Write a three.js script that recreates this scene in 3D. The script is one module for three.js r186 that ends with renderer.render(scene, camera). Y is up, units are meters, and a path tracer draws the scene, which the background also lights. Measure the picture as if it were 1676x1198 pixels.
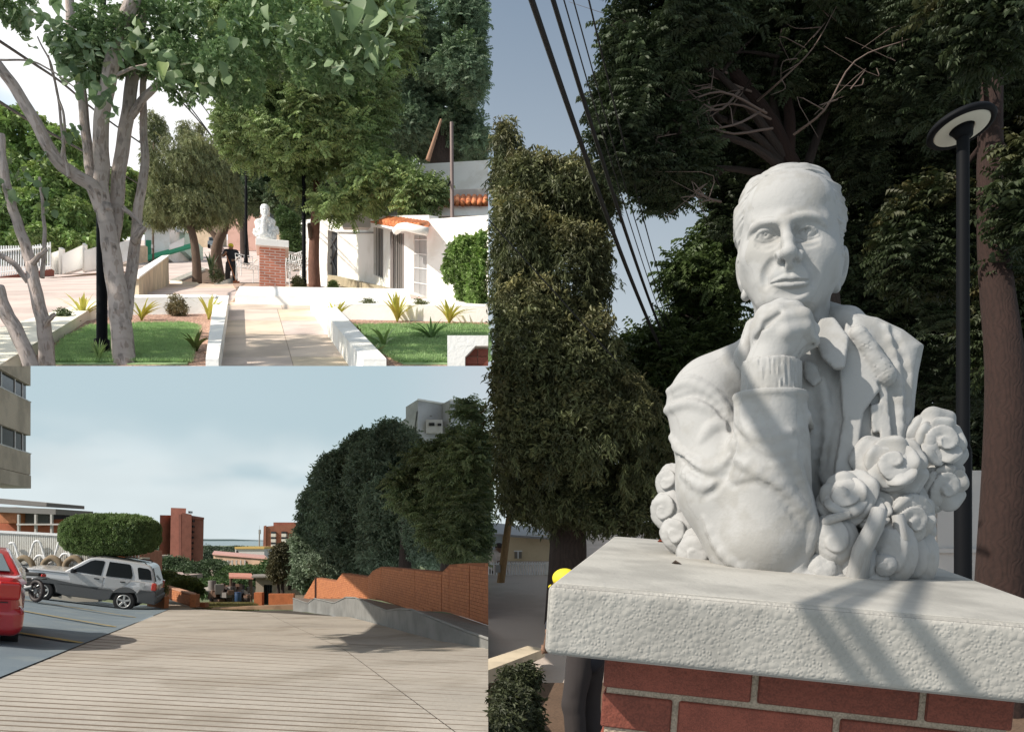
import * as THREE from 'three';
import { mergeGeometries, mergeVertices } from 'three/addons/utils/BufferGeometryUtils.js';
import { RoundedBoxGeometry } from 'three/addons/geometries/RoundedBoxGeometry.js';

// ---------------------------------------------------------------- camera, sky, sun, exposure
const F = 1400, U0 = 838, V0 = 885, PW = 1676, PH = 1198;      // focal length and optical centre in photograph pixels
const V3 = THREE.Vector3;
const v3 = (x, y, z) => new V3(x, y, z);
const scene = new THREE.Scene();
const camera = new THREE.PerspectiveCamera(2 * Math.atan(V0 / F) * 180 / Math.PI, PW / (2 * V0), 0.05, 60000);
camera.setViewOffset(PW, 2 * V0, 0, 0, PW, PH);                // a level camera with a risen lens
camera.position.set(0, 0, 0);
camera.lookAt(0, 0, -1);
const renderer = new THREE.WebGLRenderer({ antialias: true });
renderer.setSize(1024, 731);
renderer.shadowMap.enabled = true;
renderer.toneMapping = THREE.LinearToneMapping;
renderer.toneMappingExposure = 1.2;
const SUN = v3(-0.70, 0.64, 0.33).normalize();
const sun = new THREE.DirectionalLight(new THREE.Color(1.0, 0.925, 0.82), 4.3);
sun.name = 'sun'; sun.castShadow = true; sun.shadow.radius = 1.0;
sun.position.copy(SUN).multiplyScalar(120).add(v3(0, 5, -30)); sun.target.position.set(0, 5, -30);
Object.assign(sun.shadow.camera, { left: -60, right: 60, top: 60, bottom: -60, near: 1, far: 400 });
sun.shadow.mapSize.set(4096, 4096);
scene.add(sun, sun.target);

// seeded randomness and noise
let seed_ = 12345;
const reseed = (s) => { seed_ = s | 0; };
const rnd = () => { seed_ = (seed_ + 0x6d2b79f5) | 0; let t = Math.imul(seed_ ^ (seed_ >>> 15), 1 | seed_); t = (t + Math.imul(t ^ (t >>> 7), 61 | t)) ^ t; return ((t ^ (t >>> 14)) >>> 0) / 4294967296; };
const rr = (a, b) => a + (b - a) * rnd();
const rg = () => (rnd() + rnd() + rnd() - 1.5) / 0.87;
const clamp = (x, a = 0, b = 1) => Math.min(b, Math.max(a, x));
const lerp = (a, b, t) => a + (b - a) * t;
const smooth = (a, b, x) => { const t = clamp((x - a) / (b - a)); return t * t * (3 - 2 * t); };
const hash3 = (x, y, z) => { let h = Math.imul(x, 374761393) ^ Math.imul(y, 668265263) ^ Math.imul(z, 2147483647 ^ 1274126177); h = Math.imul(h ^ (h >>> 13), 1274126177); return ((h ^ (h >>> 16)) >>> 0) / 4294967296; };
function noise3(x, y, z) {
  const xi = Math.floor(x), yi = Math.floor(y), zi = Math.floor(z), f = (t) => t * t * (3 - 2 * t);
  const a = f(x - xi), b = f(y - yi), c = f(z - zi);
  const h = (i, j, k) => hash3(xi + i, yi + j, zi + k);
  return lerp(lerp(lerp(h(0, 0, 0), h(1, 0, 0), a), lerp(h(0, 1, 0), h(1, 1, 0), a), b), lerp(lerp(h(0, 0, 1), h(1, 0, 1), a), lerp(h(0, 1, 1), h(1, 1, 1), a), b), c);
}
const fbm3 = (x, y, z, n = 4) => { let s = 0, a = 0.5, t = 0; for (let i = 0; i < n; i++) { s += a * noise3(x, y, z); t += a; a *= 0.5; x = x * 2.03 + 7.1; y = y * 2.03 + 3.7; z = z * 2.03 + 1.3; } return s / t; };

// the sky: clear slate blue to the right, bright cumulus to the upper left, pale haze and low cloud over the water
{
  const W = 1600, H = 800, data = new Float32Array(W * H * 4);
  for (let j = 0; j < H; j++) {
    const el = ((j + 0.5) / H - 0.5) * Math.PI;                  // row 0 is the nadir
    for (let i = 0; i < W; i++) {
      const az = ((i + 0.5) / W - 0.5) * 2 * Math.PI;            // equirect: u=0.5 looks along +x ; see dir below
      const x = Math.cos(el) * Math.cos(az), z = Math.cos(el) * Math.sin(az), y = Math.sin(el);
      const k = (j * W + i) * 4, e = Math.max(y, 0.0); if (el < -0.02) { data[k] = 0.40; data[k + 1] = 0.46; data[k + 2] = 0.48; data[k + 3] = 1; continue; }
      const toSun = x * SUN.x + y * SUN.y + z * SUN.z;
      const warm = smooth(-0.9, 0.6, toSun);
      const left = smooth(-0.02, -0.14, x / Math.max(0.3, Math.abs(z) + Math.abs(x)));
      // clear air
      let r = lerp(0.44, 0.145, smooth(0.1, 0.62, e)), g = lerp(0.50, 0.195, smooth(0.1, 0.62, e)), b = lerp(0.54, 0.265, smooth(0.1, 0.62, e));
      const lift = 1 + 0.5 * warm; r *= lift; g *= lift; b *= lift;
      // thin veil over the left half
      const veil = left * (0.75 + 0.25 * fbm3(x * 3, y * 6, z * 3, 3));
      r = lerp(r, 0.40, veil * 0.85); g = lerp(g, 0.54, veil * 0.85); b = lerp(b, 0.59, veil * 0.85);
      // low bank of cloud near the horizon
      const bank = smooth(0.15, 0.05, e + 0.10 * (fbm3(x * 9, y * 14, z * 9, 4) - 0.5)) * smooth(0.32, 0.6, fbm3(x * 7 + 5, y * 26, z * 7, 5) + 0.10);
      const bt = 0.9 + 0.2 * fbm3(x * 12, y * 40, z * 12 + 3, 4); r = lerp(r, 0.66 * bt, bank * 0.9); g = lerp(g, 0.735 * bt, bank * 0.9); b = lerp(b, 0.755 * bt, bank * 0.9);
      // high cumulus
      const cover = smooth(0.20, 0.27, e) * (0.08 + 0.92 * left) ;
      const cu = smooth(0.47, 0.60, fbm3(x * 5 + 2, y * 7, z * 5 + 4, 5) + 0.17 * cover - 0.06) * cover * smooth(0.05, 0.3, cover);
      const tone = 0.95 + 0.25 * fbm3(x * 10, y * 12, z * 10, 4);
      const clearB = left * smooth(0.19, 0.26, e);
      r = lerp(r, 0.42, clearB * 0.7); g = lerp(g, 0.66, clearB * 0.7); b = lerp(b, 0.86, clearB * 0.7);
      r = lerp(r, tone, cu); g = lerp(g, tone * 1.0, cu); b = lerp(b, tone * 1.01, cu);
      data[k] = r * 0.92; data[k + 1] = g * 0.92; data[k + 2] = b * 0.92; data[k + 3] = 1;
    }
  }
  const t = new THREE.DataTexture(data, W, H, THREE.RGBAFormat, THREE.FloatType);
  t.mapping = THREE.EquirectangularReflectionMapping; t.magFilter = THREE.LinearFilter; t.needsUpdate = true;
  scene.background = t; scene.environment = t;
}

// ---------------------------------------------------------------- helpers
const P = (u, v, d) => v3((u - U0) / F * d, (V0 - v) / F * d, -d);            // the point at depth d seen at pixel (u, v)
const names = {};
const numbered = (n) => { const k = names[n] = (names[n] ?? -1) + 1; return k ? n + '_' + String(k).padStart(3, '0') : n; };
function thing(name, label, category, at, { group, region, kind } = {}) {
  const o = new THREE.Group(); o.name = numbered(name); scene.add(o); o.position.copy(at);
  o.userData = { label, category }; if (group) o.userData.group = group; if (kind) o.userData.kind = kind;
  if (region) o.userData.region = region;
  o.updateMatrixWorld(true);
  return o;
}
function put(parent, name, g, m, o = {}) {                                     // a part, its geometry given in world space unless o.local
  if (Array.isArray(g)) g = merge(g);
  if (!o.local) g.applyMatrix4(parent.matrixWorld.clone().invert());
  const me = o.count ? new THREE.InstancedMesh(g, m, o.count) : new THREE.Mesh(g, m);
  me.name = o.plain ? name : name; me.castShadow = me.receiveShadow = true;
  if (o.kind) me.userData.kind = o.kind; if (o.label) me.userData.label = o.label;
  parent.add(me); me.updateMatrixWorld(true);
  return me;
}
function setting(name, g, m, region, label) {
  if (Array.isArray(g)) g = merge(g);
  const me = new THREE.Mesh(g, m); me.name = numbered(name); me.receiveShadow = me.castShadow = true;
  me.userData = { kind: 'structure', region }; if (label) me.userData.label = label;
  scene.add(me); return me;
}
function copyOf(src, label, at, yaw, { group, region } = {}) {
  const c = src.clone(); c.name = numbered(src.name.replace(/_\d+$/, '')); c.userData = { ...src.userData, label };
  if (group) c.userData.group = group; if (region) c.userData.region = region;
  c.position.copy(at); c.rotation.set(0, yaw, 0); scene.add(c); c.updateMatrixWorld(true); return c;
}
function merge(list) {
  const l = list.map((g) => { const n = g.index ? g.toNonIndexed() : g.clone(); for (const k of Object.keys(n.attributes)) if (!['position', 'normal', 'uv'].includes(k)) n.deleteAttribute(k); if (!n.attributes.uv) uvBox(n); if (!n.attributes.normal) n.computeVertexNormals(); n.morphAttributes = {}; return n; });
  return l.length === 1 ? l[0] : mergeGeometries(l, false);
}
function uvBox(g, s = 1) {                                                     // uv in metres, by the main direction of each face
  const p = g.attributes.position, n = g.attributes.normal ?? (g.computeVertexNormals(), g.attributes.normal), uv = new Float32Array(p.count * 2);
  for (let i = 0; i < p.count; i++) {
    const x = p.getX(i), y = p.getY(i), z = p.getZ(i), a = Math.abs(n.getX(i)), b = Math.abs(n.getY(i)), c = Math.abs(n.getZ(i));
    if (b >= a && b >= c) { uv[2 * i] = x * s; uv[2 * i + 1] = z * s; } else if (a >= c) { uv[2 * i] = z * s; uv[2 * i + 1] = y * s; } else { uv[2 * i] = x * s; uv[2 * i + 1] = y * s; }
  }
  g.setAttribute('uv', new THREE.BufferAttribute(uv, 2)); return g;
}
function tris(list) {                                                          // flat triangles from a list of points
  const g = new THREE.BufferGeometry(), a = new Float32Array(list.length * 3); list.forEach((p, i) => p.toArray(a, i * 3));
  g.setAttribute('position', new THREE.BufferAttribute(a, 3)); g.computeVertexNormals(); return uvBox(g);
}
function hexa(a, b, c, d, off) {                                               // a block: front face a b c d, swept by off
  const e = a.clone().add(off), f = b.clone().add(off), g = c.clone().add(off), h = d.clone().add(off);
  const q = (p, r, s, t) => [p, r, s, p, s, t];
  const n = b.clone().sub(a).cross(d.clone().sub(a)).dot(off);
  let L = [...q(a, b, c, d), ...q(f, e, h, g), ...q(b, f, g, c), ...q(e, a, d, h), ...q(d, c, g, h), ...q(e, f, b, a)];
  if (n > 0) { const r = []; for (let i = 0; i < L.length; i += 3) r.push(L[i], L[i + 2], L[i + 1]); L = r; }
  return tris(L);
}
const away = (u, k) => v3((u - U0) / F, 0, -1).multiplyScalar(k);               // straight away from the path at pixel column u
const blockPx = (u0, v0, u1, v1, d, thick = 0.1) => hexa(P(u0, v1, d), P(u1, v1, d), P(u1, v0, d), P(u0, v0, d), v3(0, 0, -thick));
function quadPx(q, thick, dir) { const p = q.map(([u, v, d]) => P(u, v, d)); return hexa(p[0], p[1], p[2], p[3], dir ?? v3(0, 0, -thick)); }
function box(w, h, d, x = 0, y = 0, z = 0, ry = 0, r = 0) {
  const g = r ? new RoundedBoxGeometry(w, h, d, 2, r) : new THREE.BoxGeometry(w, h, d);
  const n = g.index ? g.toNonIndexed() : g; uvBox(n); if (ry) n.rotateY(ry); n.translate(x, y, z); return n;
}
function tube(pts, radii, seg = 8, cap = true) {                               // tapered tube through points
  const n = pts.length, pos = [], uv = [], idx = []; let len = 0;
  const R = (i) => Array.isArray(radii) ? (radii.length === n ? radii[i] : lerp(radii[0], radii[radii.length - 1], i / (n - 1))) : radii;
  let nx = v3(1, 0, 0);
  for (let i = 0; i < n; i++) {
    const t = pts[Math.min(n - 1, i + 1)].clone().sub(pts[Math.max(0, i - 1)]).normalize();
    if (i === 0) nx = Math.abs(t.y) > 0.9 ? v3(1, 0, 0) : v3(0, 1, 0);
    nx = nx.clone().addScaledVector(t, -nx.dot(t)).normalize(); const ny = t.clone().cross(nx);
    if (i) len += pts[i].distanceTo(pts[i - 1]);
    for (let k = 0; k <= seg; k++) { const a = k / seg * 2 * Math.PI, p = pts[i].clone().addScaledVector(nx, Math.cos(a) * R(i)).addScaledVector(ny, Math.sin(a) * R(i)); pos.push(p.x, p.y, p.z); uv.push(k / seg, len); }
  }
  for (let i = 0; i < n - 1; i++) for (let k = 0; k < seg; k++) { const a = i * (seg + 1) + k, b = a + seg + 1; idx.push(a, a + 1, b, a + 1, b + 1, b); }
  if (cap) for (const [i, flip] of [[0, 1], [n - 1, 0]]) { const c = pos.length / 3; pos.push(pts[i].x, pts[i].y, pts[i].z); uv.push(0.5, len); for (let k = 0; k < seg; k++) { const a = i * (seg + 1) + k; flip ? idx.push(c, a + 1, a) : idx.push(c, a, a + 1); } }
  const g = new THREE.BufferGeometry(); g.setAttribute('position', new THREE.Float32BufferAttribute(pos, 3)); g.setAttribute('uv', new THREE.Float32BufferAttribute(uv, 2)); g.setIndex(idx); g.computeVertexNormals();
  return g.toNonIndexed();
}
const spline = (pts, n) => new THREE.CatmullRomCurve3(pts).getPoints(n);
const pline = (list, n) => spline(list.map((a) => P(...a)), n ?? list.length * 4);      // a smooth line through pixel points
function cyl(a, b, r0, r1 = r0, seg = 12) { return tube([a, b], [r0, r1], seg); }
function sheet(nu, nv, fn, s = 1) {                                            // a surface fn(i/nu, j/nv) -> point, with uv in metres
  const pos = [], idx = [];
  for (let j = 0; j <= nv; j++) for (let i = 0; i <= nu; i++) { const p = fn(i / nu, j / nv); pos.push(p.x, p.y, p.z); }
  for (let j = 0; j < nv; j++) for (let i = 0; i < nu; i++) { const a = j * (nu + 1) + i, b = a + nu + 1; idx.push(a, a + 1, b, a + 1, b + 1, b); }
  const g = new THREE.BufferGeometry(); g.setAttribute('position', new THREE.Float32BufferAttribute(pos, 3)); g.setIndex(idx); g.computeVertexNormals();
  if (g.attributes.normal.getY(0) < 0) { const x = g.index.array; for (let i = 0; i < x.length; i += 3) { const t = x[i]; x[i] = x[i + 1]; x[i + 1] = t; } g.computeVertexNormals(); }
  return uvBox(g, s);
}
function plate(pts, up) {                                                      // a flat many-cornered sheet (points in order), swept down by up
  const c = pts.map((p) => new THREE.Vector2(p.x, p.z)), f = THREE.ShapeUtils.triangulateShape(c, []), L = [];
  const cw = THREE.ShapeUtils.area(c) > 0;
  for (const [a, b, d] of f) cw ? L.push(pts[a], pts[d], pts[b]) : L.push(pts[a], pts[b], pts[d]);
  const q = pts.map((p) => p.clone().add(up));
  for (let i = 0; i < pts.length; i++) { const j = (i + 1) % pts.length; const [a, b, e, h] = [pts[i], pts[j], q[j], q[i]]; cw ? L.push(a, b, e, a, e, h) : L.push(a, e, b, a, h, e); }
  return tris(L);
}

// ---------------------------------------------------------------- materials
const tileNoise = (x, y, per, s) => { const xi = Math.floor(x), yi = Math.floor(y), f = (t) => t * t * (3 - 2 * t), m = (a) => ((a % per) + per) % per; const a = f(x - xi), b = f(y - yi); return lerp(lerp(hash3(m(xi), m(yi), s), hash3(m(xi + 1), m(yi), s), a), lerp(hash3(m(xi), m(yi + 1), s), hash3(m(xi + 1), m(yi + 1), s), a), b); };
const tileFbm = (x, y, per, n, s = 1) => { let v = 0, a = 0.5, t = 0; for (let i = 0; i < n; i++) { v += a * tileNoise(x * per, y * per, per, s + i); t += a; a *= 0.55; per *= 2; } return v / t; };
function tex(N, fn, srgb = false) {                                            // fn(x, y) -> [r, g, b] 0..1 or a number; tiles when fn does
  const d = new Uint8Array(N * N * 4);
  for (let j = 0; j < N; j++) for (let i = 0; i < N; i++) { const c = fn((i + 0.5) / N, (j + 0.5) / N), k = (j * N + i) * 4; for (let q = 0; q < 3; q++) d[k + q] = clamp(typeof c === 'number' ? c : c[q]) * 255; d[k + 3] = 255; }
  const t = new THREE.DataTexture(d, N, N, THREE.RGBAFormat); t.wrapS = t.wrapT = THREE.RepeatWrapping; t.magFilter = THREE.LinearFilter; t.minFilter = THREE.LinearMipmapLinearFilter; t.generateMipmaps = true; if (srgb) t.colorSpace = THREE.SRGBColorSpace; t.needsUpdate = true; return t;
}
const rep = (t, x, y = x) => { const c = t.clone(); c.repeat.set(x, y); c.needsUpdate = true; return c; };
const T = {
  mottle: tex(512, (x, y) => 0.72 + 0.28 * smooth(0.25, 0.7, tileFbm(x, y, 4, 6, 3))),
  speck: tex(512, (x, y) => 0.62 + 0.38 * smooth(0.2, 0.75, 0.45 * tileFbm(x, y, 5, 4, 11) + 0.55 * tileNoise(x * 128, y * 128, 128, 5))),
  stain: tex(512, (x, y) => { const a = tileFbm(x, y, 3, 6, 21), b = smooth(0.52, 0.72, tileFbm(x, y, 6, 5, 31)); return [0.98 - 0.12 * b - 0.14 * (a - 0.5), 0.97 - 0.13 * b - 0.14 * (a - 0.5), 0.95 - 0.15 * b - 0.14 * (a - 0.5)]; }),
  bumps: tex(512, (x, y) => { let h = 0; for (const [N, w, s] of [[15, 0.55, 41], [29, 0.45, 43]]) { const px = x * N, py = y * N; for (let j = -1; j <= 1; j++) for (let i = -1; i <= 1; i++) { const cx = Math.floor(px) + i, cy = Math.floor(py) + j, mx = ((cx % N) + N) % N, my = ((cy % N) + N) % N, d = Math.hypot((cx + hash3(mx, my, s) - px) * (0.7 + 0.6 * hash3(mx, my, s + 1)), cy + hash3(mx, my, s + 2) - py), k = hash3(mx, my, s + 3); h = Math.max(h, w * k * smooth(0.75, 0.0, d)); } } return h + 0.22 * tileFbm(x, y, 20, 4, 9); }),
  fine: tex(512, (x, y) => tileFbm(x, y, 24, 4, 15)),
  bark: tex(512, (x, y) => { const w = tileNoise(x * 6, y * 12, 6, 3); const r = Math.abs(((x * 12 + 1.6 * w + 0.5 * tileFbm(x, y, 8, 3, 5)) % 1 + 1) % 1 - 0.5) * 2; return 0.5 + 0.16 * smooth(0.05, 0.7, r) + 0.36 * (tileFbm(x, y, 20, 4, 2) - 0.3) + 0.25 * (tileFbm(x, y * 0.999, 5, 3, 8) - 0.3); }),
  blotch: tex(512, (x, y) => { const a = tileFbm(x, y, 4, 6, 51), b = smooth(0.56, 0.66, tileFbm(x, y, 8, 4, 57)), c = smooth(0.62, 0.7, tileFbm(x, y, 14, 3, 61)), l = smooth(0.93, 0.99, Math.abs(Math.sin((y * 7 + 0.5 * a) * 3.1416))) * 0.07; const s = 0.82 + 0.5 * (a - 0.5) - 0.26 * b - 0.2 * c - l; return [s, s * (0.985 - 0.05 * c), s * (0.97 - 0.09 * c)]; }),
  gravel: tex(512, (x, y) => { let m = 9, id = 0; const N = 34, px = x * N, py = y * N; for (let j = -1; j <= 1; j++) for (let i = -1; i <= 1; i++) { const cx = Math.floor(px) + i, cy = Math.floor(py) + j, h = hash3(((cx % N) + N) % N, ((cy % N) + N) % N, 5), h2 = hash3(((cx % N) + N) % N, ((cy % N) + N) % N, 6), d = Math.hypot(cx + h - px, cy + h2 - py); if (d < m) { m = d; id = h2; } } const s = (0.55 + 0.45 * id) * (1 - 0.6 * smooth(0.35, 0.75, m)); return [s, s * (0.86 + 0.1 * id), s * (0.80 + 0.1 * id)]; }),
};
function M(r, g, b, rough = 0.85, o = {}) {
  const m = new THREE.MeshPhysicalMaterial({ roughness: rough, metalness: o.metal ?? 0 });
  const k = o.map ? 1.15 : 1; m.color.setRGB(r * k, g * k, b * k);
  const [sx, sy] = Array.isArray(o.s) ? o.s : [o.s ?? 1, o.s ?? 1];
  if (o.map) m.map = rep(o.map, sx, sy);
  if (o.bump) { m.bumpMap = rep(o.bump, o.bs ?? sx, o.bs ?? sy); m.bumpScale = o.h ?? 0.004; }
  if (o.coat) { m.clearcoat = o.coat; m.clearcoatRoughness = 0.08; }
  if (o.trans) { m.transmission = o.trans; m.thickness = 0; }
  if (o.spec !== undefined) m.specularIntensity = o.spec;
  m.side = THREE.DoubleSide; m.name = o.name ?? 'material'; return m;
}
const leafM = (r, g, b) => M(r, g, b, 0.55, { trans: 0.38, spec: 0.5, name: 'leaf' });
const MAT = {
  plaster: M(0.322, 0.322, 0.322, 0.75, { map: T.stain, s: 3.3, bump: T.fine, bs: 9, h: 0.0004 }),
  stucco: M(0.352, 0.336, 0.306, 0.85, { map: T.mottle, s: 1.5, bump: T.bumps, bs: 6.5, h: 0.0024 }),
  smoothCap: M(0.365, 0.35, 0.318, 0.85, { map: T.mottle, s: 2.2, bump: T.fine, bs: 6, h: 0.0008 }),
  white: M(0.84, 0.83, 0.81, 0.8, { map: T.stain, s: 0.25, bump: T.fine, bs: 1.5, h: 0.003 }),
  cream: M(0.74, 0.70, 0.60, 0.8, { map: T.stain, s: 0.3, bump: T.fine, bs: 1, h: 0.003 }),
  shadeWall: M(0.50, 0.48, 0.47, 0.85, { map: T.stain, s: 0.3 }),  // greyer copy of the white wall, shade put into its colour
  tan: M(0.60, 0.50, 0.36, 0.85, { map: T.mottle, s: 0.5, bump: T.fine, bs: 2, h: 0.003 }),
  brick: [0, 1, 2, 3].map((i) => M(0.19 + 0.022 * i, 0.05 + 0.006 * i, 0.03 + 0.004 * i, 0.8, { map: T.speck, s: 4 + i, bump: T.fine, bs: 6, h: 0.002 })),
  paleMortar: M(0.80, 0.66, 0.58, 0.9),
  sunBrick: [0, 1, 2].map((i) => M(0.56 + 0.04 * i, 0.19 + 0.015 * i, 0.11 + 0.01 * i, 0.8)),  // brighter copy of brick with sunlight put into the colour
  mortar: M(0.40, 0.32, 0.24, 0.95, { map: T.speck, s: 4, bump: T.fine, bs: 8, h: 0.003 }),
  blackMetal: M(0.006, 0.0065, 0.008, 0.6, { spec: 0.2 }),
  whiteMetal: M(0.78, 0.78, 0.78, 0.4),
  greyMetal: M(0.30, 0.30, 0.30, 0.5, { metal: 0.4 }),
  bark: M(0.16, 0.105, 0.075, 0.95, { map: T.bark, s: [2, 0.8], bump: T.bark, h: 0.02 }),
  redBark: M(0.034, 0.016, 0.012, 0.95, { map: T.bark, s: [2, 1.2], bump: T.bark, h: 0.012 }),
  darkBark: M(0.06, 0.042, 0.035, 0.95, { map: T.bark, s: [2, 0.6], bump: T.bark, h: 0.02 }),
  paleBark: M(0.52, 0.44, 0.405, 0.9, { map: T.blotch, s: [1, 0.7], bump: T.bark, bs: 1.2, h: 0.008 }),
  soil: M(0.13, 0.08, 0.05, 1, { map: T.speck, s: 0.8 }),
  concrete: M(0.40, 0.345, 0.275, 0.92, { map: T.mottle, s: 0.35, bump: T.fine, bs: 1.5, h: 0.003 }),
  street: M(0.58, 0.47, 0.42, 0.95, { map: T.mottle, s: 0.2, bump: T.fine, bs: 1, h: 0.004 }),
  wire: M(0.012, 0.012, 0.013, 0.6),
  glass: M(0.02, 0.023, 0.027, 0.08, { spec: 1 }),
  terracotta: [0, 1, 2].map((i) => M(0.60 + 0.05 * i, 0.19 + 0.03 * i, 0.07 + 0.015 * i, 0.8, { map: T.speck, s: 2 })),
};

// ---------------------------------------------------------------- foliage
function leafTris(out, o, dir, up, len, wid, fold = 0.25) {                    // a small folded leaf: four triangles
  const side = dir.clone().cross(up).normalize(), n = side.clone().cross(dir).normalize();
  const a = o, m = o.clone().addScaledVector(dir, len * 0.45).addScaledVector(n, -wid * fold), t = o.clone().addScaledVector(dir, len).addScaledVector(n, -wid * 0.35);
  const l = o.clone().addScaledVector(dir, len * 0.42).addScaledVector(side, wid / 2).addScaledVector(n, wid * fold), r = o.clone().addScaledVector(dir, len * 0.42).addScaledVector(side, -wid / 2).addScaledVector(n, wid * fold);
  out.push(a, m, l, l, m, t, a, r, m, r, t, m);
}
const unit = () => v3(rg(), rg(), rg()).normalize();
const SPRIGS = {};
function sprig(kind) {                                                         // unit sprigs, about 1 across
  if (SPRIGS[kind]) return SPRIGS[kind];
  const make = (s) => {
    reseed(s); const L = [];
    if (kind === 'pinnate') {                                                  // compound leaves that arch and hang
      for (let k = 0; k < 3; k++) {
        const d = v3(rg(), 0.25 + 0.3 * rnd(), rg()).normalize(); let p = v3(0, 0, 0); const dd = d.clone();
        for (let i = 0; i < 7; i++) { p = p.clone().addScaledVector(dd, 0.10); dd.y -= 0.15; dd.normalize(); const sd = dd.clone().cross(v3(0, 1, 0)).normalize(); for (const q of [-1, 1]) leafTris(L, p, sd.clone().multiplyScalar(q).addScaledVector(dd, 0.55 + 0.2 * rg()).add(v3(0, -0.35 + 0.2 * rg(), 0)).normalize(), v3(rg() * 0.4, 1, rg() * 0.4).normalize(), 0.25 * (1 - i * 0.05), 0.10); }
      }
    } else if (kind === 'narrow') {                                            // slim leaves hanging from a drooping twig
      for (let k = 0; k < 2; k++) { let p = v3(rg() * 0.1, 0.3, rg() * 0.1); const dd = v3(rg() * 0.7, -0.3, rg() * 0.7).normalize(); for (let i = 0; i < 11; i++) { p = p.clone().addScaledVector(dd, 0.075); dd.y -= 0.1; dd.normalize(); leafTris(L, p, v3(rg() * 0.8, -0.75 + rg() * 0.35, rg() * 0.8).normalize(), v3(rg(), 1, rg()).normalize(), 0.26, 0.06); } }
    } else if (kind === 'broad') {
      for (let i = 0; i < 9; i++) leafTris(L, unit().multiplyScalar(0.28 * rnd()), v3(rg(), -0.25 + 0.5 * rg(), rg()).normalize(), v3(rg() * 0.5, 1, rg() * 0.5).normalize(), 0.42, 0.24);
    } else if (kind === 'clip') {                                              // short leaves of a clipped hedge
      for (let i = 0; i < 16; i++) leafTris(L, v3(rg() * 0.3, rg() * 0.1, rg() * 0.3), v3(rg() * 0.8, 0.6, rg() * 0.8).normalize(), unit(), 0.28, 0.16);
    } else {                                                                   // small: twig tips with oval leaves
      for (let i = 0; i < 15; i++) leafTris(L, v3(rg() * 0.26, rg() * 0.22, rg() * 0.26), v3(rg(), -0.15 + rg() * 0.6, rg()).normalize(), v3(rg() * 0.6, 1, rg() * 0.6).normalize(), 0.30, 0.13);
    }
    return tris(L);
  };
  return SPRIGS[kind] = [1, 2].map((k) => make(kind.length * 77 + k * 991));
}
const inRegion = (p, region, m = 0) => {
  if (!region) return true; const d = -p.z, bx = p.x - (799 - U0) / F * d, by = p.y - (V0 - 599) / F * d;
  return region === 'C' ? bx > m : bx < -m && (region === 'A' ? by > m : by < -m);
};
const bl = (u, v, d, ru, rv, rd) => ({ c: P(u, v, d), r: v3(ru / F * d, rv / F * d, rd ?? (ru + rv) / 2 / F * d) });
// leaves through a crown made of overlapping lumps: thicker towards each lump's skin, broken by gaps
function foliage(parent, name, blobs, n, kind, size, color, { region, gap = 0.40, gs = 1.2, seed = 7, tilt = 0.5, vary = 0.35, shell = 0.5, tip, label } = {}) {
  reseed(seed); const [A, B] = sprig(kind), wts = blobs.map((b) => (b.w ?? 1) * Math.pow(b.r.x * b.r.y * b.r.z, 0.62)), tot = wts.reduce((a, b) => a + b, 0), list = [[], []];
  const q = new THREE.Quaternion(), e = new THREE.Euler(), c = new THREE.Color();
  const reg = region ?? parent.userData.region; let tries = 0; const off = seed * 3.3;
  while (list[0].length + list[1].length < n && tries++ < n * 6) {
    let t = rnd() * tot, k = 0; while (k < wts.length - 1 && (t -= wts[k]) > 0) k++;
    const b = blobs[k], dir = unit(), rad = lerp(Math.cbrt(rnd()), 1, shell * rnd()) * (0.86 + 0.28 * fbm3(dir.x * 2.2 + off, dir.y * 2.2 + k, dir.z * 2.2, 2));
    const p = v3(b.c.x + dir.x * b.r.x * rad, b.c.y + dir.y * b.r.y * rad, b.c.z + dir.z * b.r.z * rad);
    if (fbm3(p.x * gs + off, p.y * gs, p.z * gs, 2) < gap) continue;
    if (!inRegion(p, reg, size * 0.4)) continue;
    const s = size * rr(0.7, 1.3);
    e.set(rg() * tilt, rnd() * 6.283, rg() * tilt); q.setFromEuler(e);
    const g = fbm3(p.x * 0.9 + 9, p.y * 0.9 + off, p.z * 0.9, 2), f = (1 + vary * (rnd() - 0.5) * 1.2) * (0.72 + 0.56 * g);
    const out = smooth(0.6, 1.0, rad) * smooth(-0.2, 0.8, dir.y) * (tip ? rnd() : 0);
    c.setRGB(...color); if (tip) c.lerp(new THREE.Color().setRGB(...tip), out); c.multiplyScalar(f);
    list[rnd() < 0.5 ? 0 : 1].push([new THREE.Matrix4().compose(p, q, v3(s, s, s)), c.clone()]);
  }
  const out = [];
  [A, B].forEach((g, i) => {
    if (!list[i].length) return;
    const me = put(parent, name, g, leafMat, { local: true, count: list[i].length, kind: 'stuff', label });
    const inv = parent.matrixWorld.clone().invert();
    list[i].forEach(([m, col], j) => { me.setMatrixAt(j, m.premultiply(inv)); me.setColorAt(j, col); });
    out.push(me);
  });
  return out;
}
const leafMat = leafM(1, 1, 1);
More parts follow.
